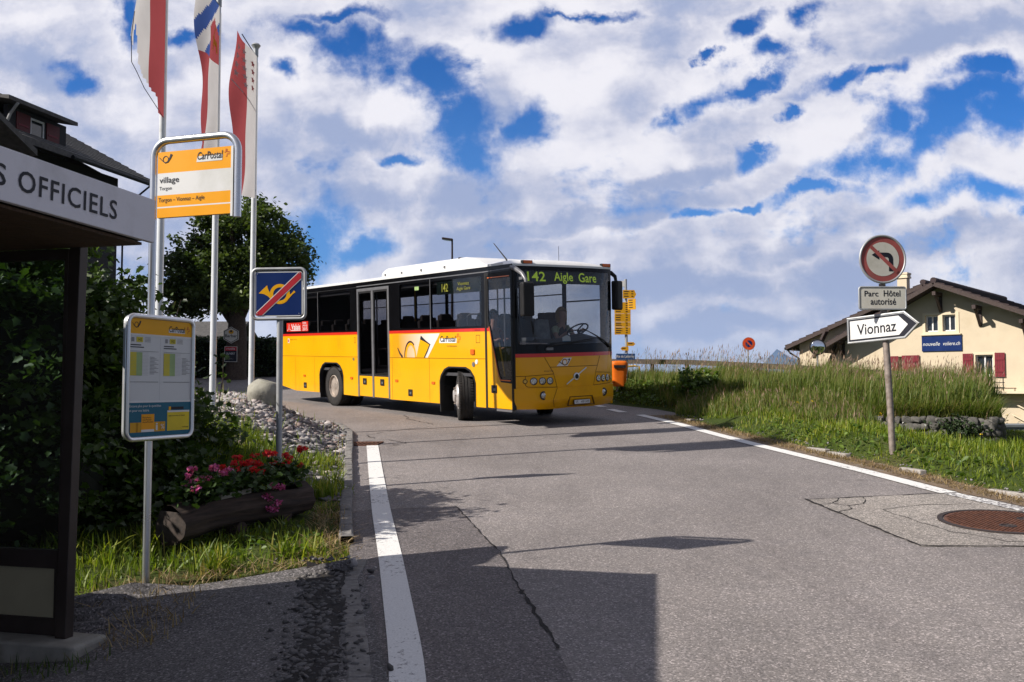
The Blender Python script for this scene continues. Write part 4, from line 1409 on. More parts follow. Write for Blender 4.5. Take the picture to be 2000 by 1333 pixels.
# faded white panel with the outlined horn
def fade_mat():
    m, nt, b = nodes_of('fading_panel')
    tc = nt.nodes.new('ShaderNodeTexCoord')
    sp = nt.nodes.new('ShaderNodeSeparateXYZ')
    nt.links.new(tc.outputs['Object'], sp.inputs[0])
    mr = nt.nodes.new('ShaderNodeMapRange')
    mr.inputs['From Min'].default_value = -4.75
    mr.inputs['From Max'].default_value = -3.35
    nt.links.new(sp.outputs[0], mr.inputs[0])
    r = ramp(nt, mr.outputs[0], [(0.0, (0.66, 0.285, 0.0015)), (1.0, (0.66, 0.64, 0.60))])
    nt.links.new(r.outputs[0], b.inputs['Base Color'])
    b.inputs['Roughness'].default_value = 0.32
    b.inputs['Coat Weight'].default_value = 0.4
    return m
M['fade'] = fade_mat()
mb = MB()
mb.plate([(-5.0, 1.29), (-3.46, 1.29), (-2.95, 1.81), (-5.0, 1.81)], near, 0, 'fade', off=0.003)
mb.plate([(-3.95, 1.29), (-3.62, 1.29), (-3.36, 1.58), (-3.75, 1.74)], near, 0, 'bus_yellow', off=0.005)
ring_o = [(-4.2 + 0.245 * math.cos(t), 1.29 + 0.34 * math.sin(t)) for t in np.linspace(0, math.pi, 22)]
ring_i = [(-4.19 + 0.185 * math.cos(t), 1.29 + 0.27 * math.sin(t)) for t in np.linspace(math.pi, 0, 22)]
mb.plate(ring_o + ring_i, near, 0, 'bus_yellow', off=0.006)
mb.ribbon([(-4.2 + 0.26 * math.cos(t), 1.29 + 0.35 * math.sin(t)) for t in np.linspace(math.pi, 0.9, 20)], [0.03 + 0.012 * math.sin(i / 19 * math.pi) for i in range(20)], near, 'ink', 0.008)
mb.ribbon([(-4.78, 1.50), (-4.68, 1.38), (-4.56, 1.29)], [0.03, 0.05, 0.06], near, 'ink', 0.008)
mb.ribbon([(-3.75, 1.73), (-3.55, 1.65), (-3.34, 1.57)], [0.09, 0.04, 0.02], near, 'ink', 0.008)
mb.ribbon([(-3.35, 1.585), (-3.48, 1.42), (-3.60, 1.29)], [0.02, 0.035, 0.03], near, 'ink', 0.008)
B(mb, 'emblem')
mb = MB()
mb.plate([(-2.98, 1.605), (-2.30, 1.605), (-2.30, 1.70), (-2.96, 1.70)], near, 0, 'bus_white', off=0.003)
mb.text('CarPostal', (-2.93, 1.628, -2.33, 1.755), near, 'ink', 0.006, shear=0.12, bold=0.012)
crs = [(-2.26, 1.62), (-2.21, 1.62), (-2.21, 1.68), (-2.15, 1.68), (-2.15, 1.73), (-2.21, 1.73), (-2.21, 1.79), (-2.26, 1.79), (-2.26, 1.73), (-2.31, 1.73)]
mb.ribbon(crs, 0.014, near, 'bus_red', 0.006)
mb.text('La classe jaune.', (-2.66, 1.515, -2.28, 1.56), near, 'ink', 0.004)
B(mb, 'lettering')
# side destination display
mb = MB()
mb.plate([(-3.09, 2.63), (-1.40, 2.63), (-1.40, 2.90), (-3.09, 2.90)], near, 0.05, 'led_panel', off=-0.03)
dp = B(mb, 'side_display')
mb = MB()
mb.text('142', (-2.84, 2.68, -2.60, 2.85), near, 'led_dim', 0.004, bold=0.01)
mb.text('Vionnaz', (-2.22, 2.785, -1.80, 2.855), near, 'led_dim', 0.004)
mb.text('Aigle Gare', (-2.26, 2.665, -1.76, 2.755), near, 'led_dim', 0.004)
B(mb, 'lettering', dp)

# --- middle door, two leaves
mb = MB()
for x0, x1, z0, z1 in ((-6.80, -6.73, 0.31, 2.94), (-6.045, -5.955, 0.31, 2.90), (-5.245, -5.17, 0.31, 2.94), (-6.73, -5.245, 2.87, 2.94)):
    mb.plate([(x0, z0), (x1, z0), (x1, z1), (x0, z1)], near, 0.05, 'bus_trim', off=0.006)
mdo = B(mb, 'door_frame', bevel=0.006)
for x0, x1 in ((-6.73, -6.045), (-5.955, -5.245)):
    mb = MB()
    mb.plate([(x0 + .004, 0.33), (x1 - .004, 0.33), (x1 - .004, 0.82), (x0 + .004, 0.82)], near, 0.03, 'bus_yellow', off=-0.004)
    mb.plate([(x0 + .004, 0.82), (x1 - .004, 0.82), (x1 - .004, 2.87), (x0 + .004, 2.87)], near, 0.03, 'black_matt', off=-0.004, holes=[rrect(x0 + 0.04, 0.86, x1 - 0.04, 2.83, 0.05, 4)])
    dl = B(mb, 'door')
    g = MB()
    g.plate(rrect(x0 + 0.04, 0.86, x1 - 0.04, 2.83, 0.05, 4), near, 0.0, 'glass_door', off=-0.015)
    B(g, 'pane', dl)

# --- front door
mb = MB()
for x0, x1, z0, z1 in ((-1.26, -1.195, 0.32, 2.97), (-0.36, -0.30, 0.32, 2.97), (-1.195, -0.36, 2.90, 2.97)):
    mb.plate([(x0, z0), (x1, z0), (x1, z1), (x0, z1)], near, 0.05, 'black_matt', off=0.008)
mb.tube([(-0.33, -0.02, 0.30), (-0.33, -0.02, 3.0)], 0.022, 'black', 8)
B(mb, 'door_frame', bevel=0.006)
GL = [(-0.40, 0.90), (-0.72, 0.90), (-0.80, 1.0), (-1.09, 1.92), (-1.15, 2.05), (-1.15, 2.85), (-0.40, 2.85)]
mb = MB()
mb.plate([(-0.362, 0.33), (-1.193, 0.33), (-1.193, 1.83), (-1.115, 1.83), (-0.83, 0.95), (-0.75, 0.84), (-0.362, 0.82)], near, 0.03, 'bus_yellow', off=-0.002)
mb.plate([(-1.193, 1.83), (-1.115, 1.83), (-1.135, 1.893), (-1.193, 1.893)], near, 0.03, 'bus_red', off=0.0)
mb.plate([(-0.362, 0.82), (-0.75, 0.84), (-0.83, 0.95), (-1.135, 1.893), (-1.193, 1.893), (-1.193, 2.90), (-0.362, 2.90)], near, 0.03, 'black_matt', off=-0.002, holes=[GL])
fd = B(mb, 'door')
g = MB()
g.plate(GL, near, 0.0, 'glass_door_clear' if 'glass_door_clear' in M else 'glass_bus', off=-0.012)
B(g, 'pane', fd)
mb = MB()
mb.ribbon([(-0.42, 0.875), (-0.75, 0.88), (-0.82, 0.98), (-1.12, 1.92)], 0.022, near, 'amber', 0.004)
mb.ribbon([(-1.15, 2.875), (-0.42, 2.875)], 0.02, near, 'amber', 0.004)
B(mb, 'door_seal', fd)

# --- far side and rear
FW = [(-1.75, -0.62, 1.62), (-3.35, -1.85, 1.94), (-4.95, -3.45, 1.94), (-6.55, -5.05, 1.94), (-8.15, -6.65, 1.94), (-9.75, -8.25, 1.94), (-11.35, -9.85, 1.94)]
mb = MB()
mb.plate([(-0.32, 1.50), (-0.32, 0.32)] + A1 + A2 + [(-11.95, 0.5), (-11.95, 1.83), (-1.80, 1.83), (-1.80, 1.50)], farm, 0.04, 'bus_yellow')
mb.plate([(-11.95, 1.83), (-1.80, 1.83), (-1.80, 1.893), (-11.95, 1.893)], farm, 0.04, 'bus_red')
mb.plate([(-11.95, 1.893), (-1.80, 1.893), (-1.80, 1.50), (-0.32, 1.50), (-0.34, 3.10), (-11.95, 3.10)], farm, 0.04, 'bus_black', holes=[rrect(a, z, b, 2.86, 0.05, 4) for a, b, z in FW])
B(mb, 'side_panel')
for a, b, z in FW:
    pane(a, b, z, 2.86, farm)
mb = MB()
mb.box((-1.2, BW - 0.02, 2.45), (1.1, 0.03, 0.03), 'black_matt')
for a, b, z in FW[1:]:
    mb.box(((a + b) / 2, BW - 0.03, 2.62), (b - a, 0.02, 0.025), 'black_matt')
B(mb, 'window_rail')
rearm = lambda y, z, off=0.0: Vector((-11.95 - 0.12 * (1 - abs((y - 1.25) / 1.25) ** 3) - off, y, z))
mb = MB()
mb.grid(10, 4, lambda u, v: rearm(2.5 * u, 0.5 + 1.35 * v), 'bus_yellow')
mb.grid(10, 2, lambda u, v: rearm(2.5 * u, 1.85 + 0.06 * v), 'bus_red')
mb.grid(10, 4, lambda u, v: rearm(2.5 * u, 1.91 + 1.19 * v), 'bus_black')
B(mb, 'rear_panel', smooth=40)
mb = MB()
mb.box((-11.92, -0.004, 1.53), (0.06, 0.02, 0.28), 'amber')
mb.box((-11.92, -0.004, 0.95), (0.05, 0.02, 0.3), 'bus_red')
B(mb, 'tail_lamp')

# --- roof
def roofz(q):
    return 3.10 + 0.135 * (1 - abs(q) ** 4.5) ** 0.8
mb = MB()
def rfn(u, v):
    w = BW * v
    q = 2 * v - 1
    x0 = -setback(w, 3.10)
    if u < 0.25:
        t = u / 0.25
        x = x0 - 0.62 * t
        z = 3.10 + (roofz(q) - 3.10) * (1 - (1 - t) ** 2.2) ** 0.7
    else:
        t = (u - 0.25) / 0.75
        x = (x0 - 0.62) + (-12.0 - (x0 - 0.62)) * t
        z = roofz(q)
    return Vector((x, w, z))
mb.grid(48, 30, rfn, 'bus_white')
rf = B(mb, 'roof', smooth=50)
mb = MB()
mb.ribbon([(-12.0, 3.118), (-0.6, 3.118)], 0.045, lambda a, b, off=0.0: Vector((a, -0.012 - off, b)), 'bus_white', 0)
B(mb, 'roof_gutter', rf)
mb = MB()
zz = 3.20
x0, x1 = -6.35, -1.85
vs = []
for (z, i0, i1, iy) in ((zz, 0, 0, 0), (zz + 0.16, 0.06, 0.42, 0.03), (zz + 0.235, 0.18, 0.9, 0.12)):
    for (sx, sy) in ((0, 0), (1, 0), (1, 1), (0, 1)):
        vs.append((x0 + i0 if sx == 0 else x1 - i1, 0.42 + iy if sy == 0 else 2.08 - iy, z))
fs = [(8, 9, 10, 11), (3, 2, 1, 0)]
for l in (0, 4):
    fs += [(l + k, l + (k + 1) % 4, l + 4 + (k + 1) % 4, l + 4 + k) for k in range(4)]
mb.add(vs, fs, 'bus_white')
ac = B(mb, 'air_conditioner', smooth=60, bevel=0.055, bseg=4)
mb = MB()
for x in (-6.1, -5.3, -4.4, -3.4):
    mb.box((x, 0.425, zz + 0.06), (0.05, 0.03, 0.05), 'bus_trim')
mb.box((-2.95, 1.25, zz + 0.20), (0.012, 1.5, 0.085), 'bus_trim')
B(mb, 'latch', ac)
mb = MB()
mb.tube([(-1.25, 0.55, 3.2), (-1.25, 0.55, 3.26), (-1.62, 0.50, 3.62)], [0.02, 0.016, 0.008], 'black_matt', 8)
B(mb, 'antenna')
mb = MB()
mb.tube([(-1.5, 2.1, 3.2), (-1.5, 2.1, 3.62)], 0.005, 'black_matt', 6)
B(mb, 'antenna')
for w in (0.33, 2.36):
    mb = MB()
    p = frontp(w, 3.125, 0.0)
    mb.box((p.x - 0.02, p.y, 3.135), (0.07, 0.20, 0.06), 'amber')
    mb.box((p.x - 0.03, p.y, 3.135), (0.075, 0.24, 0.07), 'black_matt')
    B(mb, 'marker_lamp', bevel=0.01)

# --- front
mb = MB()
fgrid(mb, 0, BW, 0.50, 0.725, 'bus_yellow', 0.018, nz=4)
def lipz(u, v):
    w = BW * u
    zlow = 0.335 - 0.02 * math.exp(-((w - 0.7) / 0.5) ** 2) - 0.02 * math.exp(-((w - 1.8) / 0.5) ** 2)
    z = zlow + (0.50 - zlow) * v
    return frontp(w, z, 0.018 - 0.05 * (1 - v) ** 2)
mb.grid(24, 5, lipz, 'bus_yellow')
mb.grid(24, 1, lambda u, v: frontp(BW * u, 0.725, 0.018 * (1 - v)), 'bus_yellow')
bp = B(mb, 'bumper', smooth=45)
mb = MB()
pl = lambda a, b, off=0.0: Vector((0.026 + off, a, b))
mb.plate([(1.02, 0.36), (1.72, 0.36), (1.66, 0.54), (1.08, 0.54)], pl, 0.02, 'bus_seam', off=-0.002, holes=[[(1.045, 0.375), (1.695, 0.375), (1.645, 0.525), (1.095, 0.525)]])
B(mb, 'plate_recess', bp)
mb = MB()
mb.plate(rrect(1.17, 0.385, 1.58, 0.475, 0.012, 3), pl, 0.02, 'black_matt', off=0.016)
mb.plate(rrect(1.18, 0.393, 1.57, 0.467, 0.010, 3), pl, 0.002, 'sign_white', off=0.019)
np_ = B(mb, 'number_plate', bp)
mb = MB()
mb.text('VS', (1.20, 0.405, 1.27, 0.455), pl, 'ink', 0.021)
mb.text('49149', (1.34, 0.405, 1.55, 0.455), pl, 'ink', 0.021)
B(mb, 'lettering', np_)
for w in (0.50, 2.02):
    mb = MB()
    p = frontp(w, 0.585, 0.012)
    mb.lathe([(0.085, 0.0), (0.085, 0.012), (0.062, 0.016), (0.058, 0.004), (0.0, 0.012)], 'lens_dark', p, (1, 0, 0), 20)
    mb.lathe([(0.056, 0.008), (0.04, 0.02), (0.0, 0.026)], 'lens', p, (1, 0, 0), 20)
    B(mb, 'fog_lamp', bp, smooth=40)
mb = MB()
fgrid(mb, 0, BW, 0.725, 1.315, 'bus_yellow', nz=8)
B(mb, 'front_panel', smooth=45)
mb = MB()
fgrid(mb, 0, BW, 1.315, 1.385, 'bus_red', 0.003, nz=1)
B(mb, 'waistline', smooth=45)
mb = MB()
fgrid(mb, 0, BW, 1.385, 1.56, 'bus_black', 0.0, nz=2)
fgrid(mb, 0, 0.10, 1.56, 3.06, 'bus_black', 0.0, 4, 10)
fgrid(mb, 2.42, BW, 1.56, 3.06, 'bus_black', 0.0, 4, 10)
fgrid(mb, 0.10, 2.42, 2.98, 3.06, 'bus_black', 0.0, 20, 2)
wsf = B(mb, 'windscreen_frame', smooth=45)
mb = MB()
fgrid(mb, 0, BW, 3.06, 3.10, 'bus_white', 0.004, nz=1)
B(mb, 'roof_lip', smooth=45)
mb = MB()
fgrid(mb, 0.10, 2.42, 1.56, 2.98, 'glass_wind', -0.004, 24, 14)
B(mb, 'windscreen', smooth=60)
mb = MB()
dsp = lambda a, b, off=0.0: frontp(a, b, off - 0.05)
fgrid(mb, 0.12, 2.40, 2.73, 2.98, 'led_panel', -0.075, 20, 2)
dfo = B(mb, 'front_display', smooth=60)
mb = MB()
for tx, a0, a1, z0, z1 in (('142', 0.34, 0.76, 2.775, 2.96), ('Aigle', 0.97, 1.45, 2.735, 2.96), ('Gare', 1.60, 2.10, 2.775, 2.96)):
    mb.text(tx, (a0, z0, a1, z1), dsp, 'led_on', -0.02, bold=0.012)
B(mb, 'lettering', dfo)
# wipers
mb = MB()
fm = lambda w, z, o=0.03: frontp(w, z, o)
mb.tube([fm(0.62, 1.50, 0.02), fm(0.75, 1.54), fm(1.55, 1.60), fm(1.72, 1.63)], [0.022, 0.016, 0.012, 0.008], 'black_matt', 6)
mb.tube([fm(0.70, 1.575, 0.012), fm(1.30, 1.60, 0.012), fm(1.78, 1.66, 0.012)], 0.010, 'black_matt', 6)
B(mb, 'wiper')
mb = MB()
mb.tube([fm(2.33, 1.48, 0.02), fm(2.1, 1.60), fm(1.75, 1.75), fm(1.62, 1.80)], [0.022, 0.016, 0.012, 0.008], 'black_matt', 6)
mb.tube([fm(2.36, 1.52, 0.012), fm(1.95, 1.68, 0.012), fm(1.5, 1.86, 0.012)], 0.010, 'black_matt', 6)
B(mb, 'wiper')
mb = MB()
mb.box(fm(0.66, 1.47, 0.02), (0.03, 0.16, 0.05), 'bus_trim')
mb.tube([fm(0.10, 1.585, 0.012), fm(0.5, 1.575, 0.012), fm(0.62, 1.57, 0.012)], 0.012, 'bus_trim', 6)
mb.tube([fm(0.10, 3.0, 0.01), fm(0.085, 2.7, 0.01), fm(0.08, 1.62, 0.01), fm(0.10, 1.585, 0.012)], 0.014, 'black', 6)
B(mb, 'screen_trim')
# bonnet seams, badge and emblem
mb = MB()
for pts in ([(0.55, 1.31), (0.72, 1.01), (0.80, 0.73)], [(1.95, 1.31), (1.80, 1.01), (1.72, 0.73)], [(0.66, 1.12), (1.86, 1.12)], [(0.0, 0.96), (0.18, 0.96)], [(0.18, 0.96), (0.73, 0.99)], [(1.81, 0.99), (2.34, 0.96)],
            [(0.18, 0.96), (0.185, 0.78), (0.22, 0.755), (0.79, 0.735)], [(2.36, 0.96), (2.355, 0.78), (2.32, 0.755), (1.73, 0.735)], [(0.79, 0.72), (0.70, 0.5), (0.74, 0.36)]):
    q = []
    for (a, b) in zip(pts[:-1], pts[1:]):
        q += [(a[0] + (b[0] - a[0]) * t, a[1] + (b[1] - a[1]) * t) for t in np.linspace(0, 1, 7)[:-1]]
    q.append(pts[-1])
    mb.ribbon(q, 0.010, lambda a, b, off=0.0: frontp(a, b, off + (0.018 if b < 0.725 else 0)), 'bus_seam', 0.003)
B(mb, 'panel_seam')
mb = MB()
ff = lambda a, b, off=0.0: frontp(a, b, off)
mb.ribbon([(1.24 - 0.22, 0.78), (1.24 + 0.29, 1.09)], 0.022, ff, 'chrome', 0.012)
mb.lathe([(0.0, 0.02), (0.055, 0.02), (0.072, 0.012), (0.072, 0.0)], 'chrome', frontp(1.265, 0.925, 0.006), (1, 0, 0), 20)
mb.lathe([(0.0, 0.024), (0.045, 0.022), (0.048, 0.018)], 'ink', frontp(1.265, 0.925, 0.006), (1, 0, 0), 20)
B(mb, 'badge', smooth=40)
mb = MB()
mb.text('VOLVO', (0.52, 1.035, 0.72, 1.06), ff, 'ink', 0.004)
B(mb, 'lettering')
mb = MB()
mb.plate([(0.80, 1.135), (1.06, 1.135), (1.18, 1.29), (0.98, 1.29)], ff, 0, 'bus_white', off=0.003)
mb.ribbon(circ(1.0, 1.205, 0.052, 24) + [(1.052, 1.205)], 0.020, ff, 'bus_yellow', 0.005)
mb.ribbon([(1.0 + 0.062 * math.cos(t), 1.205 + 0.062 * math.sin(t)) for t in np.linspace(3.6, 0.6, 16)], 0.012, ff, 'ink', 0.006)
mb.ribbon([(0.86, 1.225), (0.92, 1.185), (0.99, 1.148), (1.06, 1.17), (1.13, 1.265)], [0.012, 0.016, 0.014, 0.016, 0.02], ff, 'ink', 0.006)
mb.ribbon([(1.075, 1.255), (1.135, 1.27)], 0.014, ff, 'ink', 0.006)
B(mb, 'emblem')
for side in (0, 1):
    mb = MB()
    sgn = lambda w: w if side == 0 else 2.52 - w
    for w, r_, m_ in ((0.175, 0.042, 'lens_yellow'), (0.325, 0.068, 'lens'), (0.49, 0.068, 'lens'), (0.645, 0.066, 'lens')):
        wq = sgn(w)
        p = frontp(wq, 0.86, 0.0)
        e = 0.01
        nrm = Vector((1, (setback(wq + e, .86) - setback(wq - e, .86)) / (2 * e), 0)).normalized()
        mb.lathe([(r_ + 0.004, -0.01), (r_ + 0.004, 0.008), (r_ - 0.004, 0.010), (r_ - 0.008, 0.0), (0, 0.0)], 'lens_dark', p, nrm, 20)
        mb.lathe([(r_ - 0.008, 0.008), (r_ * 0.6, 0.024), (r_ * 0.35, 0.02), (0.0, 0.03)], m_, p, nrm, 20)
    B(mb, 'headlight', smooth=40)

# mirrors
mb = MB()
mb.tube([(-0.36, 0.02, 3.03), (-0.15, -0.05, 2.99), (0.10, -0.08, 2.88), (0.22, -0.09, 2.76), (0.23, -0.09, 2.68)], [0.05, 0.045, 0.04, 0.035, 0.03], 'bus_trim', 10)
mb.box((0.02, -0.02, 2.80), (0.10, 0.08, 0.05), 'bus_trim')
ma = B(mb, 'mirror_arm', smooth=50)
mb = MB()
mb.box((0.24, -0.08, 2.40), (0.16, 0.24, 0.63), 'black_matt', Matrix.Rotation(R(-12), 3, 'Z'))
B(mb, 'mirror', ma, bevel=0.035, bseg=4)
mb = MB()
mb.tube([(-0.50, 2.48, 3.02), (-0.42, 2.60, 3.0), (-0.36, 2.66, 2.92), (-0.33, 2.66, 2.8)], [0.05, 0.045, 0.04, 0.03], 'black_matt', 10)
ma = B(mb, 'mirror_arm', smooth=50)
mb = MB()
mb.box((-0.32, 2.67, 2.53), (0.16, 0.22, 0.60), 'black_matt', Matrix.Rotation(R(15), 3, 'Z'))
B(mb, 'mirror', ma, bevel=0.035, bseg=4)

# --- wheels
def wheel(x, y, sgn, steer, front):
    """sgn: -1 outer face towards the door side."""
    rot = Matrix.Rotation(R(steer), 3, 'Z')
    ax = rot @ Vector((0, sgn, 0))
    c = Vector((x, y, 0.507))
    t = MB()
    hw = 0.148
    prof = [(0.285, -hw + 0.02), (0.31, -hw), (0.42, -hw - 0.006), (0.475, -hw + 0.006), (0.498, -hw + 0.022)]
    gr_ = np.linspace(-hw + 0.05, hw - 0.05, 4)
    y0 = -hw + 0.022
    for g_ in gr_:
        prof += [(0.505, g_ - 0.010), (0.490, g_ - 0.007), (0.490, g_ + 0.007), (0.505, g_ + 0.010)]
    prof += [(0.498, hw - 0.022), (0.475, hw - 0.006), (0.42, hw + 0.006), (0.31, hw), (0.285, hw - 0.02), (0.285, -hw + 0.02)]
    t.lathe(prof, 'rubber', c, ax, 48)
    # lateral tread blocks
    a = ax.orthogonal().normalized(); b = ax.cross(a)
    ti = B(t, 'wheel', smooth=35)
    for s_ in (-1, 1):
        k = MB()
        for i in range(56):
            th = 2 * math.pi * i / 56
            d = a * math.cos(th) + b * math.sin(th)
            k.box(c + d * 0.503 + ax * s_ * 0.117, (0.014, 0.036, 0.052), 'rubber', Matrix((d, ax.cross(d) * 1.0, ax)).transposed())
        B(k, 'tread', ti)
    m = MB()
    if front:
        m.lathe([(0.288, hw - 0.06), (0.288, hw - 0.01), (0.272, hw - 0.005), (0.255, hw - 0.03), (0.235, hw + 0.01), (0.20, hw + 0.035), (0.15, hw + 0.04), (0.135, hw + 0.03), (0.13, hw + 0.075), (0.10, hw + 0.095), (0.0, hw + 0.10)], 'rim_white', c, ax, 32)
        for i in range(10):
            th = 2 * math.pi * i / 10
            m.lathe([(0.014, 0.0), (0.014, 0.04), (0.0, 0.045)], 'rim', c + ax * (hw + 0.035) + (a * math.cos(th) + b * math.sin(th)) * 0.168, ax, 6)
    else:
        m.lathe([(0.288, hw - 0.05), (0.288, hw - 0.01), (0.27, hw - 0.003), (0.255, hw - 0.03), (0.248, hw - 0.14), (0.20, hw - 0.17), (0.15, hw - 0.17), (0.135, hw - 0.16), (0.125, hw - 0.06), (0.10, hw - 0.045), (0.0, hw - 0.04)], 'rim', c, ax, 32)
        for i in range(8):
            th = 2 * math.pi * i / 8
            m.lathe([(0.032, 0.0), (0.0, 0.002)], 'black', c + ax * (hw - 0.166) + (a * math.cos(th) + b * math.sin(th)) * 0.195, ax, 10)
            m.lathe([(0.014, 0.0), (0.014, 0.03), (0.0, 0.035)], 'rim_white', c + ax * (hw - 0.16) + (a * math.cos(th + .39) + b * math.sin(th + .39)) * 0.165, ax, 6)
    B(m, 'rim', ti, smooth=40)
wheel(-2.33, 0.20, -1, -29, True)
wheel(-2.33, 2.30, 1, -29, True)
wheel(-8.25, 0.17, -1, 0, False)
wheel(-8.25, 0.52, -1, 0, False)
wheel(-8.25, 2.33, 1, 0, False)
mb = MB()
mb.box((-6.2, 1.25, 0.62), (11.0, 1.55, 0.52), 'black_matt')
for s0, s1 in ((3.05, 7.5), (9.15, 11.7)):
    mb.box((-(s0 + s1) / 2, 1.25, 0.66), (s1 - s0, 2.36, 0.5), 'black_matt')
mb.box((-0.95, 1.25, 0.58), (1.15, 2.36, 0.40), 'black_matt')
mb.box((-3.02, 0.2, 0.42), (0.03, 0.34, 0.55), 'black_matt')
mb.box((-9.10, 0.25, 0.36), (0.03, 0.42, 0.36), 'black_matt')
mb.box((-0.62, 0.03, 0.30), (0.5, 0.10, 0.04), 'bus_trim')
B(mb, 'chassis')

# --- interior
mb = MB()
mb.box((-6.75, 1.25, 0.95), (10.3, 2.4, 0.06), 'bus_floor')
mb.box((-0.95, 1.25, 0.80), (1.2, 2.3, 0.05), 'bus_floor')
B(mb, 'floor')
mb = MB()
mb.plate([(-11.9, 1.13), (-6.8, 1.13), (-6.8, 1.90), (-11.9, 1.90)], near, 0.02, 'bus_inside', off=-0.05)
mb.plate([(-5.17, 1.13), (-1.28, 1.13), (-1.28, 1.90), (-5.17, 1.90)], near, 0.02, 'bus_inside', off=-0.05)
mb.plate([(-11.9, 0.98), (-1.8, 0.98), (-1.8, 1.90), (-11.9, 1.90)], farm, 0.02, 'bus_inside', off=-0.05)
mb.box((-6.3, 1.25, 3.03), (11.0, 2.36, 0.04), 'bus_inside')
mb.box((-11.85, 1.25, 2.05), (0.05, 2.4, 1.9), 'bus_inside')
mb.box((-6.6, 0.20, 2.93), (10.2, 0.28, 0.16), 'bus_inside')
mb.box((-6.6, 2.30, 2.93), (10.2, 0.28, 0.16), 'bus_inside')
B(mb, 'lining')
mb = MB()
def dash(u, v):
    w = 0.62 + 1.80 * u
    zz_ = [0.95, 1.45, 1.60, 1.66, 1.58, 0.98]
    xx_ = [-0.30, -0.24, -0.28, -0.45, -0.72, -0.78]
    t = v * 5; i = min(4, int(t)); f_ = t - i
    hump = 0.10 * math.exp(-((w - 1.75) / 0.35) ** 2) if 1.2 < t < 4.2 else 0
    return Vector((xx_[i] + (xx_[i + 1] - xx_[i]) * f_, w, zz_[i] + (zz_[i + 1] - zz_[i]) * f_ + hump))
mb.grid(16, 10, dash, 'bus_inside')
mb.box((-1.05, 1.02, 1.35), (0.45, 0.30, 0.55), 'bus_inside')
mb.box((-1.05, 1.02, 1.66), (0.40, 0.28, 0.06), 'bus_trim')
B(mb, 'dashboard', smooth=50)
mb = MB()
sc_ = Vector((-0.50, 1.75, 1.83)); sn = Vector((-0.55, 0, 0.83)).normalized(); sa = Vector((0, 1, 0)); sb = sn.cross(sa)
mb.tube([sc_ + (sa * math.cos(t) + sb * math.sin(t)) * 0.22 for t in np.linspace(0, 2 * math.pi, 28)[:-1]], 0.016, 'black_matt', 8, closed=True)
for t in (0.3, 2.84, 4.71):
    mb.tube([sc_, sc_ + (sa * math.cos(t) + sb * math.sin(t)) * 0.21], 0.014, 'black_matt', 6)
mb.tube([sc_, sc_ - sn * 0.4], 0.03, 'black_matt', 8)
B(mb, 'steering_wheel', smooth=50)
for pts in ([(-1.35, 0.55, 0.98), (-1.35, 0.55, 2.95)], [(-0.75, 0.10, 0.95), (-0.95, 0.12, 1.6)], [(-3.0, 1.55, 0.98), (-3.0, 1.55, 2.95)], [(-5.0, 0.6, 0.98), (-5.0, 0.6, 2.95)], [(-6.9, 0.6, 0.98), (-6.9, 0.6, 2.95)]):
    mb = MB()
    mb.tube(pts, 0.018, 'handrail' if pts[0][0] in (-0.75, -5.0) else 'bus_trim', 8)
    B(mb, 'handrail')
mb = MB()
mb.tube([(-2.35, 0.3, 1.9), (-2.35, 0.3, 2.15), (-2.32, 0.36, 2.2), (-2.32, 0.9, 2.2)], 0.016, 'bus_trim', 8)
B(mb, 'handrail')
def seat_mesh():
    s = MB()
    for y in (0.0, 0.45):
        s.box((0.02, y, 0.42), (0.44, 0.43, 0.12), 'seat_cloth')
        s.box((-0.24, y, 0.78), (0.10, 0.43, 0.70), 'seat_cloth', Matrix.Rotation(R(-7), 3, 'Y'))
        s.box((-0.285, y, 1.17), (0.09, 0.28, 0.16), 'seat_cloth', Matrix.Rotation(R(-7), 3, 'Y'))
    s.box((0.0, 0.22, 0.18), (0.30, 0.5, 0.36), 'bus_inside')
    return s
seat0 = None
rows_near = [2.12, 2.92, 3.72, 4.52, 7.35, 8.15, 8.95, 9.75, 10.55, 11.3]
rows_far = [1.95, 2.75, 3.55, 4.35, 5.15, 5.95, 6.75, 7.55, 8.35, 9.15, 9.95, 10.75, 11.4]
for rows, y in ((rows_near, 0.30), (rows_far, 1.78)):
    for s_ in rows:
        if seat0 is None:
            so = seat0 = B(seat_mesh(), 'seat', bevel=0.04, bseg=3)
        else:
            so = seat0.copy()
            COL.objects.link(so)
            so.parent = bus
        so.location = (-s_, y, 0.98)
mb = MB()
mb.box((-1.12, 1.75, 1.30), (0.46, 0.48, 0.12), 'seat_cloth')
mb.box((-1.30, 1.75, 1.70), (0.11, 0.46, 0.72), 'seat_cloth', Matrix.Rotation(R(-6), 3, 'Y'))
mb.box((-1.36, 1.75, 2.12), (0.10, 0.28, 0.18), 'seat_cloth', Matrix.Rotation(R(-6), 3, 'Y'))
mb.box((-1.12, 1.75, 1.05), (0.3, 0.3, 0.42), 'bus_inside')
B(mb, 'driver_seat', bevel=0.04, bseg=3)
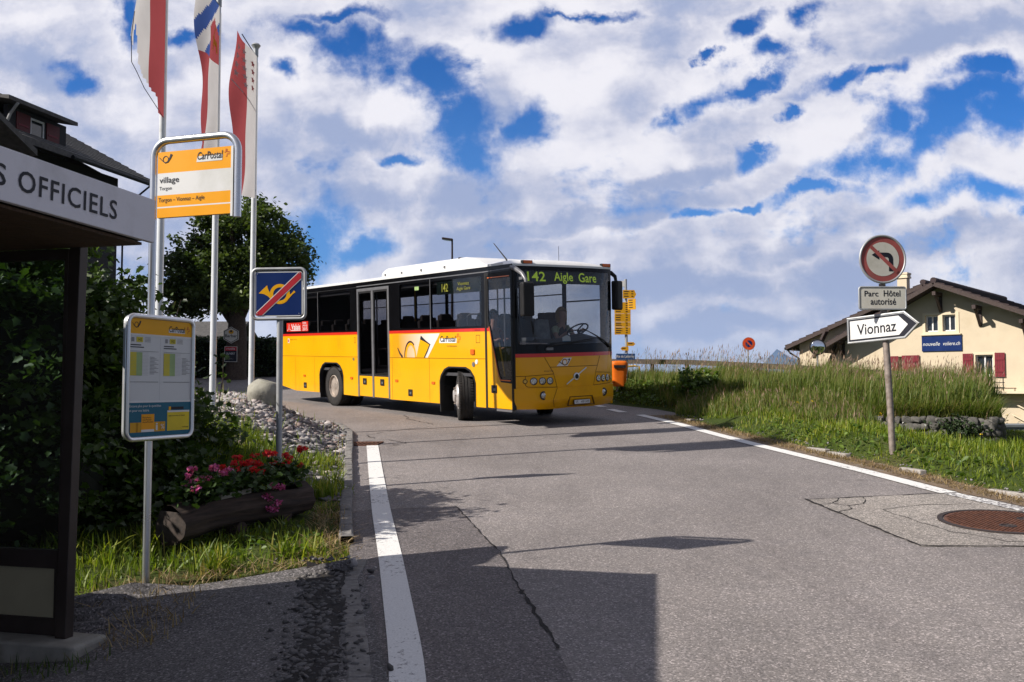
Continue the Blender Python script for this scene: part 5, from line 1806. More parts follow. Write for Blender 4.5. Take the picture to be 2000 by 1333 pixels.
# grey jacket or bag hung beside the driver
mb = MB()
def bagfn(u, v):
    t = 2 * math.pi * u
    return Vector((-0.95 + 0.16 * math.cos(t) * (1 - 0.3 * v), 1.18 + 0.20 * math.sin(t) * (1 - 0.25 * v), 1.62 + 0.42 * v + 0.04 * mnoise.noise(Vector((u * 4, v * 4, 0)))))
mb.grid(20, 8, bagfn, 'bag')
mb.add([Vector((-0.95, 1.18, 2.06))] + [bagfn(k / 20, 1) for k in range(20)], [(0, 1 + k, 1 + (k + 1) % 20) for k in range(20)], 'bag')
bag = mb.build('rucksack', None, smooth=60)
bag.matrix_world = BM
tag(bag, 'grey rucksack standing beside the driver behind the windscreen', 'rucksack')
mb = MB()
mb.plate([(1.0, 1.60), (1.20, 1.60), (1.20, 1.69), (1.12, 1.73), (1.0, 1.69)], lambda a, b, off=0.0: frontp(a, b, off - 0.02), 0.003, 'paper')
mb.plate([(0.995, 1.595), (1.205, 1.595), (1.205, 1.615), (0.995, 1.615)], lambda a, b, off=0.0: frontp(a, b, off - 0.018), 0.001, 'teal')
B(mb, 'sticker')

# ------------------------------------------------------------------ people
def person(label, J, E_, rad, paint, hair, hairmat, mat):
    root = thing('person', label, 'person', mat=mat @ Matrix.Translation(J['pelvis']))
    names = list(J)
    me = bpy.data.meshes.new('body')
    me.from_pydata([tuple(Vector(J[n]) - Vector(J['pelvis'])) for n in names], [(names.index(a), names.index(b)) for a, b in E_], [])
    o = bpy.data.objects.new('body_source', me)
    COL.objects.link(o)
    sk = o.modifiers.new('skin', 'SKIN')
    sk.use_smooth_shade = True
    o.modifiers.new('sub', 'SUBSURF').render_levels = 2
    o.modifiers['sub'].levels = 2
    for i, n in enumerate(names):
        r_ = rad[n] if n in rad else 0.03
        me.skin_vertices[0].data[i].radius = (r_, r_) if not isinstance(r_, tuple) else r_
        me.skin_vertices[0].data[i].use_root = (i == 0)
    dg = bpy.context.evaluated_depsgraph_get()
    m2 = bpy.data.meshes.new_from_object(o.evaluated_get(dg))
    bpy.data.objects.remove(o)
    m2.materials.clear()
    mats = []
    for n in names:
        if paint[n] not in mats:
            mats.append(paint[n])
    for m_ in mats:
        m2.materials.append(M[m_])
    pts = [(Vector(J[n]) - Vector(J['pelvis']), mats.index(paint[n])) for n in names]
    for p in m2.polygons:
        c = p.center
        p.material_index = min(pts, key=lambda q: (q[0] - c).length)[1]
        p.use_smooth = True
    b = bpy.data.objects.new('body', m2)
    COL.objects.link(b)
    b.parent = root
    MW[b.name] = MW[root.name]
    hd = Vector(J['skull']) - Vector(J['pelvis'])
    h = MB()
    def cap(u, v):
        t = 2 * math.pi * u
        ph_ = v * hair[0]
        rr = 0.112 + 0.010 * mnoise.noise(Vector((u * 9, v * 5, 3)))
        p = Vector((rr * 1.06 * math.sin(ph_) * math.cos(t), rr * 0.95 * math.sin(ph_) * math.sin(t), rr * 1.18 * math.cos(ph_)))
        if p.x > 0.0 and p.z < 0.06 and abs(p.y) < 0.078:      # leave the face free
            p.x = -0.01; p.y *= 0.9
        elif p.z < 0.05:
            p.y *= 1.12
        if v > 0.55 and p.z < 0:
            p.z -= hair[1] * (v - 0.55) / 0.45
        return hd + Vector((-0.012, 0, 0.012)) + p
    h.grid(24, 14, cap, hairmat)
    h.build('hair', b, local=True, smooth=60)
    return root
def seated(px, py, pz, reach, torso, sleeve, leg, side_hand=0.15):
    J = {}
    J['pelvis'] = (px, py, pz); J['belly'] = (px - 0.02, py, pz + 0.16); J['chest'] = (px - 0.01, py, pz + 0.36); J['neck'] = (px + 0.02, py, pz + 0.53)
    J['jaw'] = (px + 0.05, py, pz + 0.635); J['skull'] = (px + 0.035, py, pz + 0.735); J['crown'] = (px + 0.02, py, pz + 0.81); J['nose'] = (px + 0.135, py, pz + 0.70)
    E_ = [('pelvis', 'belly'), ('belly', 'chest'), ('chest', 'neck'), ('neck', 'jaw'), ('jaw', 'skull'), ('skull', 'crown'), ('skull', 'nose')]
    rad = {'pelvis': (0.15, 0.13), 'belly': (0.135, 0.12), 'chest': (0.155, 0.12), 'neck': 0.055, 'jaw': 0.070, 'skull': 0.095, 'crown': 0.065, 'nose': 0.016}
    paint = {'pelvis': leg, 'belly': torso, 'chest': torso, 'neck': 'skin', 'jaw': 'skin', 'skull': 'skin', 'crown': 'skin', 'nose': 'skin'}
    for s_ in (-1, 1):
        t = 'r' if s_ < 0 else 'l'
        sh_ = (px - 0.01, py + s_ * 0.19, pz + 0.44)
        el = (px + 0.10 + reach * 0.1, py + s_ * 0.25, pz + 0.20)
        wr = (px + 0.26 + reach * 0.16, py + s_ * side_hand, pz + 0.22 + reach * 0.14)
        pm_ = (wr[0] + 0.07, wr[1], wr[2] + 0.02)
        for n, p, r_, c in (('shoulder', sh_, 0.062, sleeve), ('elbow', el, 0.044, sleeve if not reach else 'skin'), ('wrist', wr, 0.027, 'skin'), ('palm', pm_, 0.032, 'skin')):
            J[n + t] = p; rad[n + t] = r_; paint[n + t] = c
        E_ += [('chest', 'shoulder' + t), ('shoulder' + t, 'elbow' + t), ('elbow' + t, 'wrist' + t), ('wrist' + t, 'palm' + t)]
        for k in range(4):
            a_ = (pm_[0] + 0.045, pm_[1] + (k - 1.5) * 0.02, pm_[2] + 0.02); b_ = (a_[0] + 0.02 - 0.004 * abs(k - 1.5), a_[1], a_[2] - 0.03)
            J['knuckle%s%d' % (t, k)] = a_; J['tip%s%d' % (t, k)] = b_
            for n in ('knuckle', 'tip'):
                rad['%s%s%d' % (n, t, k)] = 0.009; paint['%s%s%d' % (n, t, k)] = 'skin'
            E_ += [('palm' + t, 'knuckle%s%d' % (t, k)), ('knuckle%s%d' % (t, k), 'tip%s%d' % (t, k))]
        J['thumb' + t] = (pm_[0] + 0.01, pm_[1] - s_ * 0.05, pm_[2] + 0.03); rad['thumb' + t] = 0.011; paint['thumb' + t] = 'skin'
        E_.append(('palm' + t, 'thumb' + t))
        for n, p, r_ in (('hip', (px + 0.02, py + s_ * 0.10, pz - 0.01), 0.092), ('knee', (px + 0.44, py + s_ * 0.13, pz + 0.02), 0.066), ('ankle', (px + 0.40, py + s_ * 0.13, pz - 0.38), 0.042), ('toe', (px + 0.55, py + s_ * 0.14, pz - 0.41), 0.038)):
            J[n + t] = p; rad[n + t] = r_; paint[n + t] = leg if n != 'toe' else 'black_matt'
        E_ += [('pelvis', 'hip' + t), ('hip' + t, 'knee' + t), ('knee' + t, 'ankle' + t), ('ankle' + t, 'toe' + t)]
    return J, E_, rad, paint
J, E_, rad, paint = seated(-1.04, 1.75, 1.44, 1.0, 'vest_dark', 'shirt_pale', 'trousers')
person('blond woman in dark vest and pale shirt driving at the steering wheel', J, E_, rad, paint, (2.1, 0.14), 'hair_blond', BM)
J, E_, rad, paint = seated(-2.06, 0.75, 1.42, 0.0, 'shirt_orange', 'shirt_orange', 'trousers', 0.1)
person('dark haired passenger in ochre top seated behind the open front doorway', J, E_, rad, paint, (1.9, 0.0), 'hair_dark', BM)
# ------------------------------------------------------------------ bus shelter
SD = Vector((0.2425, 0.970, -0.0213)).normalized()       # along the front, away from the viewer
SE = Vector((-0.970, 0.2425, 0.0))                       # into the shelter
SU = SE.cross(SD) if SE.cross(SD).z > 0 else SD.cross(SE)
SC = Vector((-2.170, 5.555, 2.60))                       # lower far corner of the fascia
def sp(d, e, u):
    """d metres back along the front, e metres inwards, u up."""
    return SC - SD * d + SE * e + SU * u
SROT = Matrix((SD, SE, SU)).transposed()
sg = tz(-2.7, 5.4) + 0.08
shel = thing('bus_shelter', 'dark framed glass shelter with white lettered fascia at the left edge', 'shelter', (-2.75, 5.4, sg))
fmapS = lambda a, b, off=0.0: sp(-a, -off, b)            # a runs away from the viewer along the fascia
b = MB()
b.plate([(-4.6, 0.0), (0.0, 0.0), (0.0, 0.262), (-4.6, 0.262)], fmapS, 0.035, 'fascia', off=0.0)
fo = b.build('fascia', shel, bevel=0.004)
b = MB()
# AVIS OFFICIELS, the end of it in view
b.text('AVIS', (-1.53, 0.069, -1.172, 0.178), fmapS, 'ink', 0.003, bold=0.01)
b.text('OFFICIELS', (-1.094, 0.069, -0.354, 0.178), fmapS, 'ink', 0.003, bold=0.01, spacing=1.12)
b.build('lettering', fo)
b = MB()
b.box(sp(2.3, 0.76, 0.125), (4.55, 1.42, 0.23), 'dark_bronze', SROT)
b.box(sp(2.3, 0.76, 0.248), (4.56, 1.43, 0.016), 'slate_grey', SROT)
b.build('roof', shel)
b = MB()
for k in range(10):
    b.box(sp(2.3, 0.12 + 0.143 * k, -0.012), (4.5, 0.138, 0.016), 'soffit', SROT)
b.build('soffit', shel)
# posts
def vert(d, e, z0, z1, w, mat, par, name):
    q = MB()
    p = sp(d, e, 0)
    q.box((p.x, p.y, (z0 + z1) / 2), (0.07, w, z1 - z0), mat, SROT)
    return q.build(name, par, bevel=0.004)
zt = sp(0, 0.6, 0).z
vert(0.06, 0.505, sg + 0.10, zt, 0.075, 'dark_bronze', shel, 'post')
vert(4.3, 0.505, sg, zt + 0.09, 0.075, 'dark_bronze', shel, 'post')
# end wall facing the viewer: frame, glass and plinth panel
ew = lambda a, b, off=0.0: Vector((SC.x, SC.y, 0)) - Vector((SD.x, SD.y, 0)) * (0.05 + off) + SE * a + UZ * b
b = MB()
zb = sg + 0.10
b.plate([(0.545, zb), (1.40, zb), (1.40, 2.575), (0.545, 2.575)], ew, 0.05, 'dark_bronze', off=0.025,
        holes=[[(0.575, 0.74), (1.37, 0.74), (1.37, 2.51), (0.575, 2.51)], [(0.595, 0.334), (1.37, 0.334), (1.37, 0.63), (0.595, 0.63)]])
wfo = b.build('end_wall', shel, bevel=0.004)
b = MB()
b.plate([(0.56, 0.73), (1.38, 0.73), (1.38, 2.52), (0.56, 2.52)], ew, 0.0, 'glass_shelter', off=0.0)
b.build('pane', wfo)
b = MB()
b.plate([(0.58, 0.325), (1.38, 0.325), (1.38, 0.64), (0.58, 0.64)], ew, 0.02, 'panel_beige', off=0.008)
b.build('panel', wfo)
# back wall keeps the low sun out
b = MB()
b.box(sp(2.3, 1.43, -1.30), (4.52, 0.05, 2.6), 'dark_bronze', SROT)
b.build('back_wall', shel)
b = MB()
q = MB()
b.plate([(0.30, -0.30), (1.6, -0.30), (1.6, zb), (0.30, zb)], ew, 0.30, 'concrete', off=0.20)
b.build('plinth', shel, bevel=0.025, bseg=3)

# ------------------------------------------------------------------ bus stop sign and timetable
sx, sy = -2.56, 6.52
sz = tz(sx, sy) + 0.0
VD = Vector((0.951, -0.309, 0.0)); VN = Vector((-0.309, -0.951, 0.0))
stop = thing('bus_stop_sign', 'steel bus stop post with arched orange and white village sign and timetable board', 'stop sign', (sx, sy, sz))
vm = plane_map((sx, sy, 0), VD, UZ, VN)
W_ = 0.70
b = MB()
pts = [(0, sz - 0.1), (0, 1.0), (0, 2.0), (0, 3.36)] + [(0.12 - 0.12 * math.cos(t), 3.36 + 0.12 * math.sin(t)) for t in np.linspace(0.15, math.pi / 2, 7)] + [(W_ - 0.12 + 0.12 * math.sin(t), 3.36 + 0.12 * math.cos(t)) for t in np.linspace(0, math.pi / 2, 8)] + [(W_, 3.0), (W_, 2.90)]
b.tube([vm(x, z) for x, z in pts], 0.026, 'chrome', 14)
b.build('pole', stop, smooth=50)
b = MB()
z0, z1, x0, x1 = 2.925, 3.395, 0.045, W_ - 0.045
HZ, WX = z1 - z0, x1 - x0
Y = lambda t: z1 - t * HZ
X = lambda t: x0 + t * WX
for t0, t1, m_ in ((0, .325, 'sign_orange'), (.325, .66, 'sign_white'), (.66, .835, 'sign_orange'), (.835, .855, 'sign_white'), (.855, 1.0, 'sign_orange')):
    b.plate([(x0, Y(t1)), (x1, Y(t1)), (x1, Y(t0)), (x0, Y(t0))], vm, 0.03, m_, off=0.015)
vp_ = b.build('panel', stop)
b = MB()
b.plate([(x1, z0 - 0.02), (x1 + 0.018, z0 - 0.02), (x1 + 0.018, z1), (x1, z1)], vm, 0.03, 'sign_white', off=0.018)
b.build('panel_edge', vp_)
def horn(mb, cx, cy, s, mp, mat, off):
    """Small post horn, bell to the upper right."""
    mb.ribbon(circ(cx, cy, 0.26 * s, 24) + [(cx + 0.26 * s, cy)], 0.06 * s, mp, mat, off)
    pts_ = [(-0.62, 0.18), (-0.35, -0.08), (-0.05, -0.30), (0.22, -0.22), (0.42, 0.05), (0.58, 0.40)]
    mb.ribbon([(cx + p[0] * s, cy + p[1] * s) for p in pts_], [0.05 * s, 0.06 * s, 0.08 * s, 0.12 * s, 0.16 * s, 0.22 * s], mp, mat, off + 0.0005)
def swiss(mb, cx, cy, s, mp, off, mat='sign_red'):
    k = 0.34 * s
    p_ = [(-k / 2, -s), (k / 2, -s * .9), (k / 2, -k), (s, -k), (s, k * .6), (k / 2, k * .6), (k / 2, s), (-k / 2, s), (-k / 2, k * .6), (-s * .55, k * .6), (-s * .55, 0)]
    mb.ribbon([(cx + a, cy + b_) for a, b_ in p_], 0.16 * s, mp, mat, off)
b = MB()
horn(b, X(.11), Y(.115), 0.085, vm, 'ink', 0.017)
b.plate([(X(.535), Y(.20)), (X(.88), Y(.20)), (X(.89), Y(.115)), (X(.545), Y(.115))], vm, 0, 'sign_white', off=0.0165)
b.text('CarPostal', (X(.547), Y(.168), X(.888), Y(.05)), vm, 'ink', 0.018, shear=0.15, bold=0.01)
swiss(b, X(.935), Y(.095), 0.026, vm, 0.018)
b.text('village', (X(.03), Y(.505), X(.30), Y(.385)), vm, 'ink', 0.017, bold=0.008)
b.text('Torgon', (X(.03), Y(.60), X(.20), Y(.53)), vm, 'ink', 0.017)
b.text('Torgon – Vionnaz – Aigle', (X(.02), Y(.785), X(.65), Y(.70)), vm, 'ink', 0.017)
b.build('lettering', vp_)
# timetable board, turned to the road
TD = Vector((0.352, 0.936, 0.0)); TN = Vector((0.936, -0.352, 0.0))
tm = plane_map(Vector((sx, sy, 0)) + TN * 0.07 - TD * 0.295, TD, UZ, TN)
tw, tb0, tb1 = 0.65, 1.37, 2.215
b = MB()
b.plate(rrect(-0.005, tb0 - 0.005, tw + 0.005, tb1 + 0.005, 0.06, 6), tm, 0.03, 'galv', off=-0.001)
to = b.build('timetable_board', stop)
b = MB()
rr_ = rrect(0.0, tb0, tw, tb1, 0.055, 6)
b.tube([tm(p[0], p[1], 0.004) for p in rr_], 0.017, 'chrome', 10, closed=True)
b.build('frame', to, smooth=50)
b = MB()
def rect(x0, t0, x1, t1, m_, o=0.004, mp=None):
    H_ = tb1 - tb0
    b.plate([(x0 * tw, tb1 - t1 * H_), (x1 * tw, tb1 - t1 * H_), (x1 * tw, tb1 - t0 * H_), (x0 * tw, tb1 - t0 * H_)], tm, 0, m_, off=o)
rect(0.02, 0.015, 0.98, 0.985, 'paper', 0.003)
rect(0.02, 0.015, 0.98, 0.145, 'postal_yellow', 0.005)
rect(0.02, 0.145, 0.98, 0.158, 'sign_white', 0.006)
rect(0.02, 0.69, 0.98, 0.705, 'sign_white', 0.006)
rect(0.02, 0.705, 0.98, 0.985, 'teal', 0.005)
rect(0.60, 0.79, 0.955, 0.945, 'lemon', 0.006)
rect(0.60, 0.775, 0.955, 0.79, 'sign_white', 0.0065)
rect(0.62, 0.745, 0.86, 0.768, 'slate_grey', 0.006)
rect(0.62, 0.742, 0.655, 0.772, 'postal_yellow', 0.0065)
for x, w in ((0.05, 0.11), (0.14, 0.10), (0.40, 0.10), (0.49, 0.08)):
    rect(x, 0.865, x + w, 0.945, 'hike_yellow', 0.006)
rect(0.21, 0.80, 0.40, 0.945, 'sign_orange', 0.007)
rect(0.21, 0.925, 0.40, 0.945, 'sign_white', 0.0075)
for x0 in (0.03, 0.53):
    rect(x0 + 0.02, 0.175, x0 + 0.06, 0.21, 'grey_print', 0.005)
    rect(x0 + 0.09, 0.170, x0 + 0.185, 0.212, 'lime_yellow', 0.005)
    for k in range(4):
        rect(x0 + 0.21, 0.172 + 0.011 * k, x0 + 0.30, 0.176 + 0.011 * k, 'grey_print', 0.005)
    for k in range(2):
        rect(x0, 0.232 + 0.018 * k, x0 + 0.16 + 0.04 * k, 0.240 + 0.018 * k, 'ink', 0.005)
    rect(x0, 0.295, x0 + 0.095, 0.485, 'lime_yellow', 0.005)
    rect(x0 + 0.095, 0.295, x0 + 0.18, 0.485, 'lime', 0.005)
    for k in range(17):
        rect(x0, 0.2955 + 0.0115 * k, x0 + 0.27, 0.2965 + 0.0115 * k, 'grey_print', 0.0055)
    for k in range(13):
        rect(x0 + 0.29, 0.33 + 0.0115 * k, x0 + 0.36 + 0.03 * ((k * 7) % 3), 0.334 + 0.0115 * k, 'grey_print', 0.0055)
    rect(x0, 0.285, x0 + 0.42, 0.288, 'grey_print', 0.0055)
    rect(x0, 0.535, x0 + 0.42, 0.538, 'ink', 0.0055)
    rect(x0 + 0.445, 0.17, x0 + 0.447, 0.69, 'grey_print', 0.0045)
b.build('poster', to)
b = MB()
TB = lambda x0, t0, x1, t1: (x0 * tw, tb1 - t1 * (tb1 - tb0), x1 * tw, tb1 - t0 * (tb1 - tb0))
horn(b, 0.115 * tw, tb1 - 0.072 * (tb1 - tb0), 0.065, tm, 'ink', 0.0065)
b.plate([(0.60 * tw, tb1 - .118 * .845), (0.86 * tw, tb1 - .118 * .845), (0.86 * tw, tb1 - .09 * .845), (0.60 * tw, tb1 - .09 * .845)], tm, 0, 'sign_white', off=0.0062)
b.text('CarPostal', TB(0.605, 0.062, 0.86, 0.112), tm, 'ink', 0.007, shear=0.12, bold=0.012)
swiss(b, 0.905 * tw, tb1 - 0.085 * .845, 0.022, tm, 0.007)
b.text('Encore plus pour le quotidien', TB(0.035, 0.722, 0.50, 0.748), tm, 'sign_white', 0.0065)
b.text('et pour vos loisirs', TB(0.035, 0.758, 0.32, 0.784), tm, 'sign_white', 0.0065)
b.text('142', TB(0.145, 0.178, 0.195, 0.204), tm, 'ink', 0.006)
b.text('142', TB(0.645, 0.178, 0.695, 0.204), tm, 'ink', 0.006)
b.text('PostAuto\nCarPostal\nAutoPostale', TB(0.225, 0.82, 0.385, 0.87), tm, 'ink', 0.008)
b.text('i', TB(0.425, 0.875, 0.455, 0.935), tm, 'sign_white', 0.007, bold=0.02)
b.text('%', TB(0.50, 0.885, 0.555, 0.925), tm, 'sign_white', 0.007)
b.text('rapportez-nous ce voyage', TB(0.62, 0.815, 0.88, 0.828), tm, 'ink', 0.007)
b.text('CarPostal', TB(0.84, 0.912, 0.94, 0.925), tm, 'ink', 0.007)
b.build('lettering', to)
b = MB()
for z in (1.55, 2.05):
    b.bar(Vector((sx, sy, z)), Vector((sx, sy, z)) + TN * 0.07, 0.05, 0.03, 'galv')
b.build('bracket', to)

# ------------------------------------------------------------------ blue end sign
ex, ey = -2.64, 10.46
ez = tz(ex, ey)
es = thing('road_sign', 'square blue sign with yellow horn and red bar on grey post behind flower trough', 'road sign', (ex, ey, ez))
em = plane_map((ex - 0.0, ey - 0.03, 0), (1, -0.02, 0.012), (-0.012, 0, 1), (-0.02, -1, 0))
cx0, cx1 = -0.275, 0.325
cz0, cz1 = 2.50, 3.07
b = MB()
b.tube([(ex + 0.01, ey, ez - 0.15), (ex + 0.005, ey, 1.6), (ex, ey, 2.52)], 0.036, 'galv', 12)
b.build('post', es, smooth=50)
b = MB()
rr_ = rrect(cx0, cz0, cx1, cz1, 0.055, 6)
b.tube([em(p[0], p[1], 0.0) for p in rr_], 0.0185, 'steel_rusty' if False else 'galv', 10, closed=True)
b.build('frame', es, smooth=50)
b = MB()
pi0, pi1, pj0, pj1 = cx0 + 0.028, cx1 - 0.028, cz0 + 0.028, cz1 - 0.028
b.plate(rrect(pi0, pj0, pi1, pj1, 0.04, 5), em, 0.02, 'sign_white', off=0.004)
px0, px1, pz0, pz1 = pi0 + 0.014, pi1 - 0.014, pj0 + 0.014, pj1 - 0.014
b.plate([(px0, pz0), (px1, pz0), (px1, pz1), (px0, pz1)], em, 0, 'sign_blue', off=0.006)
eo = b.build('sign_plate', es)
S_ = px1 - px0; SH = pz1 - pz0
q = lambda x, y: (px0 + x * S_, pz1 - y * SH)
b = MB()
rg = circ(*q(.526, .505), .185 * S_, 40)
b.ribbon(rg + [rg[0]], 0.075 * S_, em, 'postal_yellow', 0.008)
b.plate([q(.058, .484), q(.09, .452), q(.16, .38), q(.246, .298), q(.256, .36), q(.275, .41), q(.315, .49), q(.36, .62), q(.33, .615), q(.25, .545), q(.18, .505), q(.12, .49)], em, 0, 'postal_yellow', off=0.0085)
b.ribbon([q(.32, .55), q(.40, .645), q(.52, .70), q(.63, .665), q(.72, .58), q(.80, .50), q(.855, .445)], [0.09 * S_, 0.085 * S_, 0.07 * S_, 0.06 * S_, 0.05 * S_, 0.03 * S_, 0.05 * S_], em, 'postal_yellow', 0.0087)
b.build('horn_emblem', eo)
b = MB()
b.plate([q(0, .93), q(.93, 0), q(1, 0), q(1, .165), q(.155, 1), q(0, 1)], em, 0, 'sign_white', off=0.010)
b.plate([q(0, .955), q(.952, 0), q(1, 0), q(1, .14), q(.13, 1), q(0, 1)], em, 0, 'sign_red', off=0.0115)
b.build('red_bar', eo)
b = MB()
for c_ in ((.03, .03), (.96, .03), (.03, .965), (.95, .965)):
    b.lathe([(0.006, 0), (0.005, 0.004), (0.0, 0.005)], 'chrome', em(*q(*c_), 0.011), (0, -1, 0), 8)
b.build('screw', eo)

# ------------------------------------------------------------------ signs on the right
rx, ry = 5.02, 12.2
rz = tz(rx, ry)
rs = thing('road_sign', 'no left turn disc, small hotel plate and white arrow board on one brown post', 'road sign', (rx, ry, rz))
b = MB()
b.tube([(rx + 0.0, ry, rz - 0.15), (rx - 0.03, ry, 1.6), (rx - 0.10, ry, 3.1)], 0.043, 'steel_rusty', 12)
b.build('post', rs, smooth=50)
cxs, czs = rx - 0.11, 3.42
rm = plane_map((cxs, ry - 0.06, czs), (0.995, 0.10, 0), (0, 0, 1), (0.10, -0.995, 0))
b = MB()
b.plate(circ(0, 0, 0.312, 48), rm, 0.02, 'galv', off=0.0)
b.tube([rm(p[0], p[1], 0.0) for p in circ(0, 0, 0.312, 48)], 0.016, 'galv', 8, closed=True)
do_ = b.build('sign_disc', rs, smooth=50)
b = MB()
b.plate(circ(0, 0, 0.296, 48), rm, 0, 'sign_red_faded', off=0.003)
b.plate(circ(0, 0, 0.226, 48), rm, 0, 'sign_cream', off=0.005)
b.build('disc_face', do_)
b = MB()
arr = [(0.082, -0.16), (0.142, -0.16), (0.142, 0.0)] + [(0.062 + 0.08 * math.cos(t), 0.0 + 0.088 * math.sin(t)) for t in np.linspace(0.15, math.pi / 2, 7)] + [(-0.05, 0.088), (-0.05, 0.118), (-0.155, 0.055), (-0.05, -0.008), (-0.05, 0.028), (0.05, 0.028)] + [(0.05 + 0.032 * math.sin(t), -0.004 + 0.032 * math.cos(t)) for t in np.linspace(0.2, math.pi / 2, 4)]
b.plate(arr, rm, 0, 'ink', off=0.007)
b.build('arrow', do_)
b = MB()
c45 = math.sqrt(0.5)
b.plate([(-0.19, 0.155), (-0.155, 0.19), (0.215, -0.152), (0.18, -0.187)], rm, 0, 'sign_red_faded', off=0.009)
b.build('diagonal_bar', do_)
r2 = plane_map((rx - 0.115, ry - 0.05, 0), (0.999, 0.03, 0), UZ, (0.03, -0.999, 0))
b = MB()
b.plate(rrect(-0.315, 2.755, 0.31, 3.05, 0.03, 4), r2, 0.02, 'galv', off=0.0)
b.tube([r2(p[0], p[1], 0.0) for p in rrect(-0.315, 2.755, 0.31, 3.05, 0.03, 4)], 0.012, 'galv', 8, closed=True)
po = b.build('plate', rs, smooth=50)
b = MB()
b.plate(rrect(-0.302, 2.768, 0.297, 3.037, 0.02, 4), r2, 0, 'sign_cream', off=0.003)
b.build('plate_face', po)
b = MB()
b.text('Parc', (-0.245, 2.925, -0.06, 3.0), r2, 'ink', 0.005, bold=0.012)
b.text('Hôtel', (0.012, 2.925, 0.235, 3.008), r2, 'ink', 0.005, bold=0.012)
b.text('autorisé', (-0.165, 2.815, 0.175, 2.90), r2, 'ink', 0.005, bold=0.012)
b.build('lettering', po)
AD = Vector((0.60, -0.80, 0.0)).normalized(); AN = Vector((-0.80, -0.60, 0.0)).normalized()
AU = (UZ - AD * 0.02).normalized()
r3 = plane_map((rx - 0.085 - 0.04, ry - 0.045, 2.52), AD + UZ * 0.055, AU, AN)
def arrow(x0, x1, z0, z1, tip):
    return [(x0, z0), (x1 - tip, z0), (x1, (z0 + z1) / 2), (x1 - tip, z1), (x0, z1)]
b = MB()
o_ = arrow(-0.52, 0.50, -0.165, 0.165, 0.19)
b.plate(o_, r3, 0.05, 'galv', off=0.0)
b.tube([r3(p[0], p[1], -0.01) for p in o_], 0.016, 'galv', 8, closed=True)
a_o = b.build('arrow_board', rs, smooth=40)
b = MB()
b.plate(arrow(-0.50, 0.475, -0.147, 0.147, 0.175), r3, 0, 'ink', off=0.003)
b.plate([(-0.475, -0.125), (0.235, -0.125), (0.36, 0.0), (0.235, 0.125), (-0.475, 0.125)], r3, 0, 'sign_white', off=0.005)
b.build('board_face', a_o)
b = MB()
b.text('Vionnaz', (-0.37, -0.075, 0.20, 0.072), r3, 'ink', 0.007, bold=0.012)
b.build('lettering', a_o)
for z in (3.15, 2.98, 2.82, 2.42):
    b = MB()
    b.box((rx - 0.09, ry + 0.02, z), (0.12, 0.07, 0.035), 'galv')
    b.build('clamp', rs)

# no parking disc beyond the grass
npx, npy = 8.97, 35.0
ns = thing('road_sign', 'small red and dark blue no parking disc beyond the wooden fence', 'road sign', (npx, npy, tz(npx, npy)))
b = MB()
b.tube([(npx, npy, tz(npx, npy) - 0.1), (npx, npy, 3.3)], 0.03, 'galv', 8)
b.build('post', ns)
nm = plane_map((npx + 0.02, npy - 0.05, 3.38), (1, 0, 0), UZ, (0, -1, 0))
b = MB()
b.plate(circ(0, 0, 0.248, 32), nm, 0.02, 'galv', off=0.0)
b.plate(circ(0, 0, 0.235, 32), nm, 0, 'no_park_red', off=0.003)
no = b.build('sign_disc', ns)
b = MB()
b.plate(circ(0, 0, 0.13, 32), nm, 0, 'sign_blue', off=0.006)
b.build('disc_face', no)
b = MB()
b.plate([(-0.12, 0.08), (-0.08, 0.12), (0.12, -0.08), (0.08, -0.12)], nm, 0, 'no_park_red', off=0.009)
b.build('diagonal_bar', no)

# ------------------------------------------------------------------ flagpoles and flags
POLES = [(-4.59, 11.95), (-4.62, 14.24), (-4.65, 16.45)]
PL = ['white flagpole nearest the shrub, carrying the torn flag', 'middle white flagpole between the two others', 'far white flagpole beside the boulder, its cap in view']
for (x, y), l in zip(POLES, PL):
    z = tz(x, y)
    fp = thing('flagpole', l, 'flagpole', (x, y, z), 'flagpoles on the stone bank')
    b = MB()
    b.tube([(x, y, z - 0.2), (x, y, z + 3), (x, y, 7.78)], [0.052, 0.046, 0.036], 'white_pole', 14)
    b.build('pole', fp, smooth=50)
    b = MB()
    b.lathe([(0.0, 0.0), (0.045, 0.0), (0.045, 0.13), (0.05, 0.15), (0.075, 0.19), (0.085, 0.205), (0.06, 0.235), (0.0, 0.245)], 'galv', (x, y, 7.72), (0, 0, 1), 16)
    b.tube([(x, y - 0.02, 7.74), (x, y - 0.45, 7.77), (x, y - 0.86, 7.80)], 0.010, 'black_matt', 6)
    b.build('cap', fp, smooth=40)
    b = MB()
    b.tube([(x + 0.05, y - 0.03, z + 0.8), (x + 0.055, y - 0.03, 4.5), (x + 0.05, y - 0.03, 7.6)], 0.004, 'sign_white', 5)
    b.build('halyard', fp)
